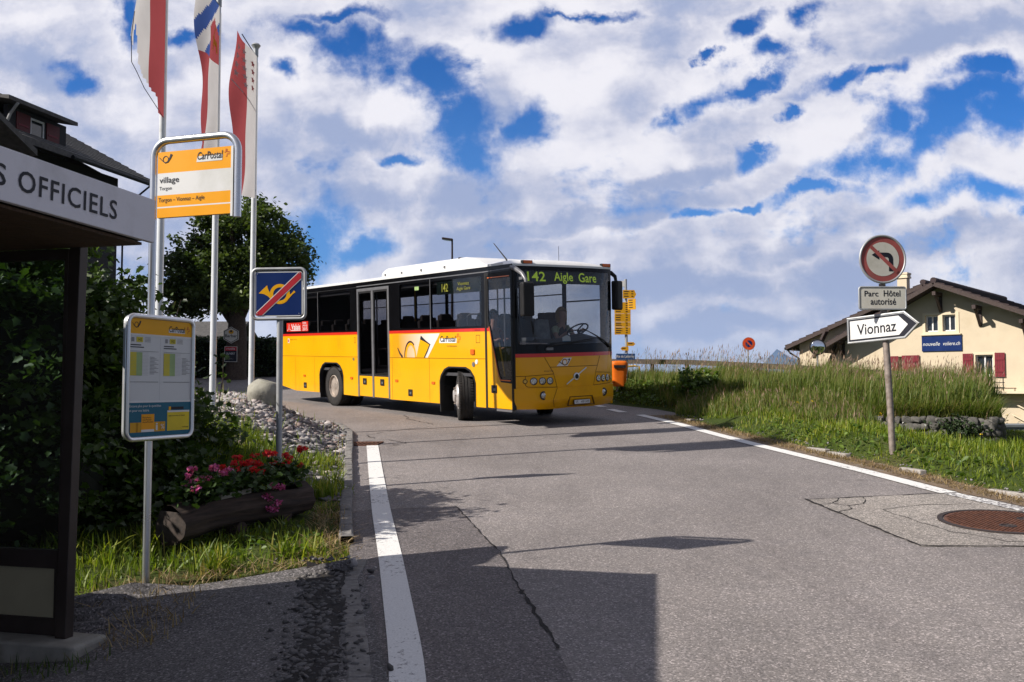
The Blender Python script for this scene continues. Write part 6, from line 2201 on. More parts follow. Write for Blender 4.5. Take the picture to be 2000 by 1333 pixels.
def flag(name, label, x, y, ztop, zbot, wid, colour, torn=None, ph=0.0, fold=0.0):
    fl = thing('flag', label, 'flag', (x, y, zbot), 'long banners on the flagpoles')
    def pt(q, t, off=0.0):
        """q 0 at the pole to 1 at the free edge; t 0 at the bottom to 1 at the top."""
        sl = 1 - t
        wv = (0.10 * math.sin(q * 5.0 + ph + t * 5) * q + 0.05 * math.sin(t * 11 + q * 7 + ph) * q) * (0.35 + 0.65 * sl)
        ww = wid * (1 - fold * sl * (0.6 + 0.4 * q))
        return Vector((x + 0.03 + (-0.10 * q) + wv + off, y - 0.05 - ww * q, zbot + (ztop - zbot) * t + 0.09 * q * t - 0.12 * q * sl * (0 if torn else 1)))
    nq, nt_ = 24, 60
    vs, fs, ms = [], [], []
    for i in range(nq + 1):
        for j in range(nt_ + 1):
            vs.append(pt(i / nq, j / nt_))
    b = MB()
    for i in range(nq):
        for j in range(nt_):
            q_, t_ = (i + 0.5) / nq, (j + 0.5) / nt_
            if torn and torn(q_, t_):
                continue
            fs.append(((i * (nt_ + 1) + j, (i + 1) * (nt_ + 1) + j, (i + 1) * (nt_ + 1) + j + 1, i * (nt_ + 1) + j + 1), colour(q_, t_)))
    for c in sorted({f[1] for f in fs}):
        b.add(vs, [f[0] for f in fs if f[1] == c], c)
    b.build('cloth', fl, smooth=80)
    return fl, pt
f1, p1 = flag('flag', 'white flag with red stripe at the pole and a torn lower corner', -4.59, 11.95, 7.70, 5.25, 0.86,
     lambda q, t: 'flag_red' if q < 0.40 else 'flag_white', lambda q, t: (q > 0.70 + 0.05 * math.sin(t * 40) and t < 0.30 + 0.08 * math.sin(q * 25)) or (t < 0.10 * (q) * 3 and q > 0.25), 0.4)
b = MB()
b.tube([p1(0.02, 0.0), p1(0.25, 0.02), p1(0.5, 0.10), p1(0.72, 0.16), p1(0.93, 0.18), p1(0.96, 0.30), p1(0.99, 0.42)], 0.005, 'slate_grey', 6)
b.build('hem_cord', f1)
f2, p2 = flag('flag', 'red and white banner topped by blue and white bands and a gold goat', -4.62, 14.24, 7.70, 5.35, 0.68,
     lambda q, t: ('flag_red' if q > 0.50 else 'flag_white') if t < 0.60 else (('flag_red' if q < 0.55 and t < 0.88 - 0.3 * abs(q - 0.28) else ('flag_blue' if int(t * 9 + q * 3.0) % 2 else 'flag_white'))), None, 1.7, 0.12)
b = MB()
goat = [(0.10, 0.66), (0.16, 0.665), (0.17, 0.70), (0.30, 0.705), (0.31, 0.665), (0.37, 0.66), (0.36, 0.72), (0.40, 0.755), (0.36, 0.76), (0.34, 0.75), (0.30, 0.80), (0.22, 0.835), (0.19, 0.83), (0.27, 0.79), (0.30, 0.745), (0.20, 0.74), (0.14, 0.735), (0.12, 0.70)]
b.plate(goat, lambda a, c, off=0.0: p2(a, c, off), 0, 'flag_gold', off=0.014)
b.build('goat_emblem', f2)
f3, p3 = flag('flag', 'red and white starred banner on the far flagpole', -4.65, 16.45, 7.72, 5.12, 0.95,
     lambda q, t: 'flag_red' if q > 0.50 else 'flag_white', None, 3.0, -0.15)
b = MB()
def star(q0, t0, r_, mat):
    p_ = [(q0 + (r_ if k % 2 == 0 else r_ * 0.42) * math.sin(k * math.pi / 5) * 1.0, t0 + (r_ if k % 2 == 0 else r_ * 0.42) * math.cos(k * math.pi / 5) * 0.26) for k in range(10)]
    b.plate(p_, lambda a, c, off=0.0: p3(a, c, off), 0, mat, off=0.016)
for k in range(4):
    star(0.82, 0.925 - 0.055 * k, 0.105, 'flag_white')
    star(0.25, 0.90 - 0.055 * k, 0.105, 'flag_red')
for k in range(5):
    star(0.56, 0.935 - 0.055 * k, 0.09, 'flag_white')
b.ribbon([(0.98, 0.70), (0.7, 0.665), (0.4, 0.63), (0.02, 0.60)], 0.010, lambda a, c, off=0.0: p3(a, c, off), 'flag_white', 0.014)
b.build('star_emblem', f3)

# ------------------------------------------------------------------ flower trough
P0, P1 = Vector((-2.76, 7.50, 0.60)), Vector((-2.02, 8.92, 0.705))
fd_ = (P1 - P0).normalized()
fsd = Vector((fd_.y, -fd_.x, 0)).normalized()
trough = thing('flower_trough', 'hollowed dark log used as a flower trough beside the kerb', 'planter', (-2.5, 8.6, tz(-2.5, 8.6)))
b = MB()
Lg = (P1 - P0).length
def logp(t, th, inner=False):
    c = P0 + fd_ * (Lg * t) + UZ * (0.03 * math.sin(t * 5))
    rr = 0.165 + 0.018 * mnoise.noise(Vector((t * 6, math.cos(th) * 1.6, math.sin(th) * 1.6))) + 0.006 * math.sin(th * 9 + t * 3)
    return c + fsd * math.cos(th) * rr + UZ * math.sin(th) * rr * 0.92
n1, n2 = 40, 40
th0, th1 = R(128), R(128 + 284)
def outer(u, v):
    return logp(u, th0 + (th1 - th0) * v)
b.grid(n1, n2, outer, 'log')
def hollow(u, v):
    t = 0.10 + 0.80 * u
    a, c = logp(t, th0), logp(t, th1)
    p = a + (c - a) * v
    return p - UZ * 0.07 * math.sin(math.pi * v)
b.grid(30, 6, hollow, 'soil')
for (u0, u1) in ((0.0, 0.10), (0.90, 1.0)):
    b.grid(4, 6, lambda u, v: (lambda a, c: a + (c - a) * v + UZ * 0.05 * math.sin(math.pi * v))(logp(u0 + (u1 - u0) * u, th0), logp(u0 + (u1 - u0) * u, th1)), 'log')
for t in (0.0, 1.0):
    ring = [logp(t, th0 + (th1 - th0) * k / n2) for k in range(n2 + 1)]
    cc = P0 + fd_ * (Lg * t) + fd_ * (0.02 if t else -0.02)
    b.add([cc] + ring, [(0, 1 + k, 1 + (k + 1) % (n2 + 1)) for k in range(n2 + 1)], 'log_end')
b.build('log', trough, smooth=60)
b = MB()
b.plate([(0.28, -0.02), (0.50, -0.01), (0.50, 0.03), (0.28, 0.02)], lambda a, c, off=0.0: logp(a, th1 - 0.05) + UZ * (0.02 + c) + fsd * off, 0.03, 'concrete')
b.build('stone_edge', trough)
for t, nm_ in ((0.42, 'support'), (0.78, 'support')):
    b = MB()
    c = P0 + fd_ * (Lg * t) - fsd * 0.01
    g0 = tz(c.x, c.y)
    b.lathe([(0.0, -0.14), (0.07, -0.14), (0.075, 0.0), (0.07, 0.14), (0.0, 0.14)], 'log', (c.x, c.y, g0 + 0.05), fsd, 14)
    b.box((c.x, c.y, g0 + 0.10), (0.16, 0.16, 0.2), 'log', Matrix.Rotation(math.atan2(fd_.y, fd_.x), 3, 'Z'))
    b.build(nm_, trough, smooth=40)

# ------------------------------------------------------------------ ground ironwork
mc = thing('manhole_cover', 'round rusty manhole cover with chequered top in the carriageway', 'manhole', (4.36, 8.25, gz(4.36, 8.25)))
mcn = Vector((-GA, -GB, 1)).normalized()
mc0 = Vector((4.36, 8.25, gz(4.36, 8.25) + 0.006))
b = MB()
b.lathe([(0.535, -0.02), (0.535, 0.008), (0.49, 0.008), (0.488, -0.012), (0.47, -0.012)], 'iron_dark', mc0, mcn, 48)
b.build('frame', mc)
b = MB()
b.lathe([(0.478, -0.02), (0.478, 0.006), (0.0, 0.006)], 'rust', mc0, mcn, 48)
lid = b.build('lid', mc)
b = MB()
ta = mcn.orthogonal().normalized(); tb_ = mcn.cross(ta)
mm = plane_map(mc0 + mcn * 0.006, ta, tb_, mcn)
rot45 = Matrix((ta, tb_, mcn)).transposed() @ Matrix.Rotation(R(45), 3, 'Z')
for i in range(-15, 16):
    for j in range(-15, 16):
        x, y = i * 0.031, j * 0.031
        if math.hypot(x, y) < 0.455 and math.hypot(x - 0.2, y + 0.12) > 0.075 and math.hypot(x + 0.2, y + 0.1) > 0.075:
            b.box(mm(x, y, 0.002), (0.017, 0.017, 0.008), 'rust', rot45)
b.build('chequer_pattern', lid)
b = MB()
for (x, y) in ((0.2, -0.12), (-0.2, -0.1)):
    b.lathe([(0.07, 0.0), (0.07, 0.006), (0.055, 0.007), (0.05, 0.0), (0.02, 0.001), (0.018, 0.006), (0.0, 0.006)], 'iron_dark', mm(x, y, 0), mcn, 20)
b.build('lifting_eye', lid)
gt_ = thing('drain_grate', 'rusty slotted drain grate at the kerb beside the white line', 'drain', (-2.42, 15.1, gz(-2.42, 15.1)))
b = MB()
gm = plane_map((-2.42, 15.12, gz(-2.42, 15.12) + 0.004), (0.99, -0.1, GA), (0.1, 0.99, GB), mcn)
holes = [[(-0.2 + 0.065 * i, -0.2 + 0.14 * j), (-0.165 + 0.065 * i, -0.2 + 0.14 * j), (-0.165 + 0.065 * i, -0.1 + 0.14 * j), (-0.2 + 0.065 * i, -0.1 + 0.14 * j)] for i in range(7) for j in range(3)]
b.plate([(-0.27, -0.25), (0.27, -0.25), (0.27, 0.25), (-0.27, 0.25)], gm, 0.03, 'rust', off=0.012, holes=holes)
b.build('grate', gt_)
b = MB()
b.plate([(-0.26, -0.24), (0.26, -0.24), (0.26, 0.24), (-0.26, 0.24)], gm, 0, 'crack', off=0.002)
b.build('pit', gt_)

# ------------------------------------------------------------------ boulder
bo_ = MB()
bx, by = -4.35, 16.05
bz = tz(bx, by)
def bould(u, v):
    th, ph_ = 2 * math.pi * u, math.pi * v
    d = Vector((math.sin(ph_) * math.cos(th), math.sin(ph_) * math.sin(th), math.cos(ph_)))
    s_ = 1 + 0.20 * mnoise.noise(d * 1.3 + Vector((4, 2, 1))) + 0.07 * mnoise.noise(d * 4)
    p = Vector((d.x * 0.34, d.y * 0.30, d.z * 0.36)) * s_
    p.x = max(-0.26, min(0.25, p.x)); p.z = min(0.27 - 0.25 * p.x, p.z, 0.33 + 0.8 * (p.x + 0.1) if p.x < -0.1 else 9)
    return Vector((bx + 0.06, by, bz + 0.12)) + p
bo_.grid(40, 24, bould, 'boulder')
o = bo_.build('boulder', None, smooth=70)
tag(o, 'big grey boulder at the foot of the far flagpole', 'boulder')

# ------------------------------------------------------------------ fence, posts and things along the meadow
FN = [(2.3, 25.6), (2.92, 25.0), (4.57, 24.0), (6.87, 22.5), (8.75, 21.0), (9.75, 20.1)]
FZ = [2.44, 2.43, 2.38, 2.21, 2.03, 1.92]
fence = thing('fence', 'weathered two rail timber fence behind the tall grass', 'fence', (2.3, 25.6, tz(2.3, 25.6)))
for dz, nm_ in ((0.0, 'rail'), (-0.40, 'rail')):
    b = MB()
    for i in range(len(FN) - 1):
        b.bar((*FN[i], FZ[i] + dz), (*FN[i + 1], FZ[i + 1] + dz), 0.05, 0.13, 'fence_wood')
    b.build(nm_, fence)
for i in range(len(FN)):
    for t in (0.0, 0.5):
        if i == len(FN) - 1 and t:
            continue
        j = min(i + 1, len(FN) - 1)
        x = FN[i][0] + (FN[j][0] - FN[i][0]) * t; y = FN[i][1] + (FN[j][1] - FN[i][1]) * t + 0.08
        zt_ = FZ[i] + (FZ[j] - FZ[i]) * t + 0.02
        b = MB()
        b.tube([(x, y, tz(x, y) - 0.2), (x, y, zt_)], 0.055, 'fence_wood', 8)
        b.build('post', fence)
# hiking signpost
hx, hy = 2.99, 24.0
hz_ = tz(hx, hy)
hk = thing('signpost', 'hiking signpost stacked with yellow direction plates behind the bus', 'signpost', (hx, hy, hz_))
b = MB()
b.tube([(hx, hy, hz_ - 0.1), (hx - 0.02, hy, 4.55)], 0.038, 'galv', 10)
b.build('post', hk)
def hplate(x0, x1, z0, z1, n, arrow_=0, y=-0.06, rows=3, ang=0.0):
    mp = plane_map((hx, hy + y, 0), (math.cos(ang), -math.sin(ang), 0), UZ, (-math.sin(ang), -math.cos(ang), 0))
    q_ = MB()
    tip = 0.05
    o2 = [(x0, z0), (x1, z0), (x1, z1), (x0, z1)]
    if arrow_ > 0:
        o2 = [(x0, z0), (x1 - tip, z0), (x1, (z0 + z1) / 2), (x1 - tip, z1), (x0, z1)]
    elif arrow_ < 0:
        o2 = [(x0 + tip, z0), (x1, z0), (x1, z1), (x0 + tip, z1), (x0, (z0 + z1) / 2)]
    q_.plate(o2, mp, 0.015, 'hike_yellow')
    po_ = q_.build('direction_plate', hk)
    q_ = MB()
    rr2 = random.Random(int(z0 * 100) + int(x0 * 100))
    for k in range(rows):
        zc = z1 - (z1 - z0) * (k + 0.7) / (rows + 0.4)
        q_.plate([(x0 + 0.03, zc), (x0 + 0.03 + (x1 - x0) * rr2.uniform(0.25, 0.45), zc), (x0 + 0.03 + (x1 - x0) * 0.3, zc + 0.022), (x0 + 0.03, zc + 0.022)], mp, 0, 'ink', off=0.003)
        q_.plate([(x1 - 0.13, zc), (x1 - 0.08, zc), (x1 - 0.08, zc + 0.022), (x1 - 0.13, zc + 0.022)], mp, 0, 'ink', off=0.003)
    q_.build('lettering', po_)
hplate(-0.10, 0.25, 4.04, 4.26, 1, 1)
hplate(0.02, 0.24, 3.74, 4.02, 1, 0, -0.10, 4, 0.5)
zc = 3.94
for hgt in (0.30, 0.22, 0.13, 0.20):
    hplate(-0.32, 0.10, zc - hgt + 0.006, zc, 1, 0, -0.06, max(2, int(hgt / 0.06)))
    zc -= hgt
hplate(0.0, 0.22, 2.80, 2.90, 1, 1, -0.06, 1)
hplate(-0.17, 0.04, 2.68, 2.78, 1, -1, -0.06, 1)
sbm = plane_map((hx, hy - 0.06, 0), (1, 0, 0), UZ, (0, -1, 0))
b = MB()
b.plate([(-0.28, 2.44), (0.21, 2.44), (0.21, 2.60), (-0.28, 2.60)], sbm, 0.015, 'street_blue')
so_ = b.build('street_name_plate', hk)
b = MB()
b.text('Rte du Ladorrey', (-0.27, 2.475, 0.19, 2.565), sbm, 'sign_white', 0.003)
b.build('lettering', so_)
b = MB()
b.box((hx - 0.09, hy, 4.43), (0.08, 0.05, 0.16), 'sign_white')
b.build('bracket', hk)
# orange litter bin
lb = thing('litter_bin', 'orange plastic litter bin with hooded opening on a steel leg', 'bin', (2.78, 23.6, tz(2.78, 23.6)))
lx, ly, lz = 2.74, 23.6, 1.74
b = MB()
def binp(u, v):
    t = 2 * math.pi * u
    z = [0.0, 0.02, 0.30, 0.56, 0.60, 0.655, 0.66][min(6, int(v * 6.001))] if False else np.interp(v, [0, .1, .5, .8, .88, .96, 1], [0, .01, .34, .56, .61, .66, .665])
    rr = np.interp(v, [0, .1, .5, .8, .88, .96, 1], [0, .17, .195, .215, .215, .17, 0.0])
    se = 1 / (abs(math.cos(t)) ** 4 + abs(math.sin(t)) ** 4) ** 0.25
    return Vector((lx + rr * se * math.cos(t), ly + rr * se * math.sin(t) * 0.85, lz + z))
b.grid(36, 20, binp, 'bin_orange')
lo = b.build('body', lb, smooth=50)
b = MB()
b.box((lx + 0.0, ly - 0.19, lz + 0.515), (0.30, 0.03, 0.07), 'black_matt')
b.build('opening', lo)
b = MB()
b.tube([(lx + 0.15, ly + 0.2, tz(lx, ly) - 0.1), (lx + 0.15, ly + 0.2, lz + 0.6)], 0.03, 'galv', 8)
b.tube([(lx - 0.05, ly, tz(lx, ly) - 0.1), (lx - 0.05, ly, lz + 0.02)], 0.03, 'galv', 8)
b.build('leg', lb)
# yellow tube frame
yf = thing('hand_rail', 'thin yellow tube rail between the fence rails beside the litter bin', 'rail', (3.2, 25.6, tz(3.2, 25.6)))
b = MB()
yy = 25.7
b.tube([(2.6, yy, 2.25), (3.42, yy, 2.32), (3.55, yy, 2.30), (3.62, yy, 1.3)], 0.025, 'yellow_rail', 8)
b.tube([(2.6, yy, 1.86), (3.58, yy, 1.90)], 0.02, 'yellow_rail', 8)
b.tube([(2.6, yy, 2.25), (2.6, yy, 1.2)], 0.025, 'yellow_rail', 8)
b.build('tube_frame', yf)
# street lamp behind the bus
sl_ = thing('street_lamp', 'dark street lamp with flat head rising behind the bus roof', 'street lamp', (-2.93, 45, 2.2))
b = MB()
b.tube([(-2.93, 45, 1.8), (-2.93, 45, 6.0), (-2.94, 45, 8.90), (-3.0, 45, 8.98)], [0.09, 0.06, 0.045, 0.04], 'iron_dark', 10)
b.build('pole', sl_, smooth=50)
b = MB()
b.box((-3.17, 45, 9.0), (0.55, 0.30, 0.10), 'iron_dark', Matrix.Rotation(R(8), 3, 'Y'))
lh = b.build('lamp_head', sl_, bevel=0.04, bseg=3)
b = MB()
b.box((-3.18, 45, 8.945), (0.38, 0.22, 0.02), 'lens', Matrix.Rotation(R(8), 3, 'Y'))
b.build('lens', lh)
# signs on the tree trunk
tx_, ty_ = -12.35, 40.55
hs = thing('hexagonal_sign', 'hexagonal cream beer sign fixed to the tree trunk', 'sign', (tx_, ty_, 3.6))
hm = plane_map((tx_ + 0.0, ty_ - 0.10, 4.02), (0.98, 0.2, 0), UZ, (0.2, -0.98, 0))
hexo = [(0.37 * math.sin(k * math.pi / 3), 0.37 * math.cos(k * math.pi / 3)) for k in range(6)]
b = MB()
b.plate(hexo, hm, 0.10, 'sign_cream')
ho = b.build('board', hs)
b = MB()
hx2 = [(p[0] * 0.88, p[1] * 0.88) for p in hexo]
b.ribbon(hx2 + [hx2[0]], 0.03, hm, 'ink', 0.004)
b.text('Barbar', (-0.25, -0.10, 0.25, 0.03), hm, 'ink', 0.005, bold=0.015)
b.plate(circ(0, 0.14, 0.11, 16, 0.09), hm, 0, 'hike_yellow', off=0.004)
b.plate(circ(0, 0.17, 0.05, 12), hm, 0, 'ink', off=0.006)
b.build('lettering', ho)
ms_ = thing('menu_board', 'red headed blackboard sign hung below the hexagonal one', 'sign', (tx_, ty_, 2.8))
m2_ = plane_map((tx_ + 0.0, ty_ - 0.10, 0), (0.98, 0.2, 0), UZ, (0.2, -0.98, 0))
b = MB()
b.plate([(-0.27, 2.84), (0.27, 2.84), (0.27, 3.52), (-0.27, 3.52)], m2_, 0.05, 'sign_cream')
b.plate([(-0.25, 2.86), (0.25, 2.86), (0.25, 3.33), (-0.25, 3.33)], m2_, 0, 'ink', off=0.004)
b.plate([(-0.25, 3.33), (0.25, 3.33), (0.25, 3.50), (-0.25, 3.50)], m2_, 0, 'sign_red', off=0.004)
mo_ = b.build('board', ms_)
b = MB()
b.text('rivella', (-0.18, 3.38, 0.18, 3.46), m2_, 'sign_white', 0.006)
b.text('OUVERT', (-0.20, 3.16, 0.18, 3.25), m2_, 'sign_white', 0.006)
b.text('MENU', (-0.18, 2.95, 0.10, 3.01), m2_, 'grey_print', 0.006)
b.build('lettering', mo_)
# retaining wall under the tall grass
rw = MB()
path = [(5.85, 17.5), (6.32, 16.15), (8.05, 15.28), (9.25, 18.1)]
pr = smooth_line(path, 52)
r = random.Random(5)
for k in range(len(pr) - 1):
    for lv in range(4):
        a, c = pr[k], pr[k + 1]
        f_ = 0.5 * (lv % 2) + r.uniform(-0.15, 0.15)
        m_ = (a[0] + (c[0] - a[0]) * f_, a[1] + (c[1] - a[1]) * f_)
        sx_, sz_ = 0.075 * r.uniform(0.75, 1.4), 0.062 * r.uniform(0.75, 1.3)
        ce = Vector((m_[0] + r.uniform(-.03, .03), m_[1] + r.uniform(-.03, .03), 0.85 + 0.105 * lv + r.uniform(-.02, .02)))
        sd = r.uniform(0, 50)
        rt = Matrix.Rotation(math.atan2(c[1] - a[1], c[0] - a[0]) + r.uniform(-.3, .3), 3, 'Z') @ Matrix.Rotation(r.uniform(-.3, .3), 3, 'Y')
        def lump(u, v):
            th, ph_ = 2 * math.pi * u, math.pi * v
            d = Vector((math.sin(ph_) * math.cos(th), math.sin(ph_) * math.sin(th), math.cos(ph_)))
            q_ = Vector([math.copysign(abs(x) ** 0.6, x) for x in d]) * (1 + 0.22 * mnoise.noise(d * 1.6 + Vector((sd, 0, 0))))
            return ce + rt @ Vector((q_.x * sx_, q_.y * 0.11, q_.z * sz_))
        rw.grid(9, 6, lump, 'wall_stone')
o = rw.build('stone_wall', None, smooth=45)
tag(o, 'low dry stone wall holding up the tall grass', 'stone wall')
# grey tank at the right edge
ct = thing('water_tank', 'grey slatted box standing in the yard at the right edge', 'box', (13.9, 25.5, tz(13.9, 25.5)))
b = MB()
cz = tz(13.9, 25.5)
b.box((14.0, 25.5, 0.30), (1.5, 1.0, 0.70), 'container')
for k in range(12):
    b.box((13.31 + 0.125 * k, 24.985, 0.28), (0.03, 0.03, 0.62), 'container')
b.box((14.0, 25.5, 0.68), (1.6, 1.1, 0.06), 'container')
b.box((14.0, 25.5, (cz - 0.05) / 2), (1.4, 0.9, abs(cz) + 0.1), 'container')
b.build('crate', ct)
# ------------------------------------------------------------------ vegetation
def rot_from_normal(n, spin):
    a = np.where(np.abs(n[:, 2:3]) < 0.9, np.array([[0, 0, 1.0]]), np.array([[1.0, 0, 0]]))
    t = np.cross(n, a); t /= np.linalg.norm(t, axis=1, keepdims=True)
    b_ = np.cross(n, t)
    c, s = np.cos(spin)[:, None], np.sin(spin)[:, None]
    return t * c + b_ * s, b_ * c - t * s

def leaves(name, C, size, mat, parent=None, up=0.6, lobed=False, tint=None, smooth=False, cup=0.18):
    """One folded leaf per point of C (n,3); sizes (n,)."""
    n = len(C)
    nrm = rng.normal(size=(n, 3)); nrm[:, 2] = np.abs(nrm[:, 2]) + up
    nrm /= np.linalg.norm(nrm, axis=1, keepdims=True)
    u, v = rot_from_normal(nrm, rng.uniform(0, 2 * np.pi, n))
    if lobed:
        prof = [(-0.5, 0.0), (-0.42, 0.34), (-0.05, 0.30), (0.10, 0.48), (0.28, 0.22), (0.62, 0.0)]
    else:
        prof = [(-0.5, 0.0), (-0.2, 0.30), (0.15, 0.30), (0.55, 0.0)]
    k = len(prof)
    rows = []
    s = size[:, None]
    mid = [(p[0], 0.0) for p in (prof[0], prof[-1])]
    pts = [(prof[0][0], 0, 0)] + [(a, b_, cup * b_) for a, b_ in prof[1:-1]] + [(prof[-1][0], 0, -0.10)] + [(a, -b_, cup * b_) for a, b_ in prof[1:-1][::-1]]
    m = len(pts)
    V = np.stack([C + u * (p[0] * s) + v * (p[1] * s) + nrm * (p[2] * s) for p in pts], 1).reshape(-1, 3)
    base = (np.arange(n) * m)[:, None]
    half = k
    f1 = list(range(0, k)); f2 = [0] + list(range(k - 1, m))
    if len(f1) != len(f2):
        f2 = f2[:len(f1)]
    F = np.concatenate([base + np.array(f1)[None], base + np.array(f2)[None]], 0)
    tv = np.repeat(tint if tint is not None else rng.uniform(0, 1, n), m)
    return fast_mesh(name, V, F, [mat], tv, parent=parent, smooth=smooth)

def blades(name, X, Y_, H, mats=('blade',), lean=0.35, width=0.006, parent=None, seeds=0.0, tint=None, z=None, kind='stuff', drift=(0.0, 0.0)):
    n = len(X)
    Z = (T(X, Y_) if z is None else z) - 0.02
    az = rng.uniform(0, 2 * np.pi, n)
    ln_ = np.abs(rng.normal(0, lean, n)) * H
    dx, dy = np.cos(az) * ln_ + drift[0] * H, np.sin(az) * ln_ + drift[1] * H
    wa = az + np.pi / 2 + rng.normal(0, 0.5, n)
    w = width * (0.6 + 0.8 * rng.random(n))
    wx, wy = np.cos(wa) * w, np.sin(wa) * w
    def ring(t, k):
        bx_ = X + dx * t ** 1.8; by_ = Y_ + dy * t ** 1.8; bz_ = Z + H * (t - 0.18 * t ** 3 * np.minimum(1, np.hypot(dx, dy) / H))
        return np.stack([bx_ - wx * k, by_ - wy * k, bz_], 1), np.stack([bx_ + wx * k, by_ + wy * k, bz_], 1)
    a0, b0 = ring(0.0, 0.8); a1, b1 = ring(0.4, 1.0); a2, b2 = ring(0.75, 0.65); a3, b3 = ring(1.0, 0.10)
    V = np.stack([a0, b0, a1, b1, a2, b2, a3, b3], 1)
    base = (np.arange(n) * 8)[:, None]
    F = np.concatenate([base + np.array([[0, 1, 3, 2]]), base + np.array([[2, 3, 5, 4]]), base + np.array([[4, 5, 7, 6]])], 0)
    fm = np.zeros(len(F), int)
    tv = np.repeat(rng.uniform(0, 1, n) if tint is None else tint, 8)
    V = V.reshape(-1, 3)
    if seeds > 0:
        pick = np.where(rng.random(n) < seeds)[0]
        m = len(pick)
        tip = (a3[pick] + b3[pick]) / 2
        prev = (a2[pick] + b2[pick]) / 2
        d = tip - prev; d /= np.linalg.norm(d, axis=1, keepdims=True)
        L_ = rng.uniform(0.05, 0.13, m)[:, None]
        ww = rng.uniform(0.004, 0.010, m)
        ax_ = np.stack([np.cos(wa[pick]) * ww, np.sin(wa[pick]) * ww, 0 * ww], 1)
        V2 = np.stack([tip - d * L_ * 0.2, tip + d * L_ * 0.35 + ax_, tip + d * L_, tip + d * L_ * 0.35 - ax_], 1).reshape(-1, 3)
        F2 = len(V) + (np.arange(m) * 4)[:, None] + np.array([[0, 1, 2, 3]])
        V = np.concatenate([V, V2]); F = np.concatenate([F, F2]); fm = np.concatenate([fm, np.ones(m, int)])
        tv = np.concatenate([tv, np.repeat(rng.uniform(0, 1, m), 4)])
    o = fast_mesh(name, V, F, list(mats), tv, fm, parent)
    if kind:
        tag(o, kind=kind)
    return o

def scatter(poly, n, keep=None):
    xs = [p[0] for p in poly]; ys = [p[1] for p in poly]
    X = rng.uniform(min(xs), max(xs), n); Y_ = rng.uniform(min(ys), max(ys), n)
    m = poly_sd(X, Y_, poly) > 0
    if keep is not None:
        m &= keep(X, Y_)
    return X[m], Y_[m]
def vnoise(X, Y_, s, seed=0):
    return np.array([mnoise.noise(Vector((x * s, y * s, seed))) for x, y in zip(X, Y_)])

# left bank grass in front of the shrub and around the trough
near_poly = [(-1.2, 6.9), (-1.42, 8.0), (-1.65, 9.26), (-1.98, 11.1), (-2.25, 12.4), (-3.6, 12.4), (-4.6, 11), (-6.5, 8.6), (-6.5, 5.9), (-2.9, 5.9), (-2.5, 6.5), (-1.9, 6.75)]
X, Y_ = scatter(near_poly, 24000)
clump = np.array(vnoise(X, Y_, 1.9, 2))
keep = clump > -0.25 + 0.3 * rng.random(len(X)) * (Y_ < 9)
X, Y_, clump = X[keep], Y_[keep], clump[keep]
dk = poly_sd(X, Y_, BANK)
H = (0.04 + 0.09 * rng.random(len(X)) ** 1.5 + 0.12 * np.clip(clump, 0, 1)) * np.clip(0.35 + dk * 1.2, 0.3, 1.15)
H *= np.where((Y_ > 9.6), 1.9, 1.0)
tnt = np.clip(rng.uniform(0, 1, len(X)) * 0.85 + 0.25 * (dk < 0.25) * rng.random(len(X)), 0, 1)
blades('grass', X, Y_, H, ('blade_lush',), 0.5, 0.0055, tint=tnt)
# tufts
cx_, cy_ = scatter(near_poly, 60)
TX, TY, TH = [], [], []
for x, y in list(zip(cx_, cy_)) + [(-1.62, 7.35), (-1.78, 7.2), (-2.15, 6.9), (-3.1, 7.1), (-2.9, 7.4)]:
    n = int(rng.integers(25, 60))
    a = rng.uniform(0, 2 * np.pi, n); rr_ = rng.random(n) * 0.13
    TX.append(x + np.cos(a) * rr_); TY.append(y + np.sin(a) * rr_); TH.append(rng.uniform(0.10, 0.27, n) * (0.45 if (x > -3.4 and 7.3 < y < 9.6 and x < -1.6 and y > -1.5 * x + 3.6) else 1.0))
TX, TY, TH = map(np.concatenate, (TX, TY, TH))
blades('grass', TX, TY, TH, ('blade_lush',), 0.55, 0.0065)
# dry straw along the kerb and path edge
X, Y_ = scatter([(-1.05, 6.6), (-1.3, 8.0), (-1.6, 9.4), (-2.0, 9.4), (-1.75, 8.0), (-1.7, 7.1), (-2.6, 6.75), (-3.0, 5.9), (-2.6, 5.55), (-2.2, 6.3), (-1.8, 6.55)], 5200)
blades('dry_grass', X, Y_, rng.uniform(0.03, 0.14, len(X)), ('dry',), 1.6, 0.004)
X = rng.random(4200); Y_ = 8.0 + 11.2 * rng.random(4200)
X = np.interp(Y_, [7.4, 9.75, 11.2, 12.9, 14.0, 15.9, 17.6, 19.6], [5.45, 4.88, 4.66, 4.32, 4.08, 3.74, 3.44, 3.1]) + (X - 0.35) * 0.30
blades('dry_grass', X, Y_, rng.uniform(0.02, 0.09, len(X)), ('dry',), 1.8, 0.004, z=gz(X, Y_) + 0.01)
# weeds at the plinth foot
X = rng.uniform(-2.95, -2.3, 260); Y_ = rng.uniform(5.12, 5.42, 260)
blades('grass', X, Y_, rng.uniform(0.06, 0.2, 260), ('blade',), 0.4, 0.005)
X = rng.uniform(-2.5, -2.05, 420); Y_ = rng.uniform(5.45, 6.3, 420)
blades('dry_grass', X, Y_, rng.uniform(0.05, 0.22, 420), ('dry',), 0.9, 0.004)

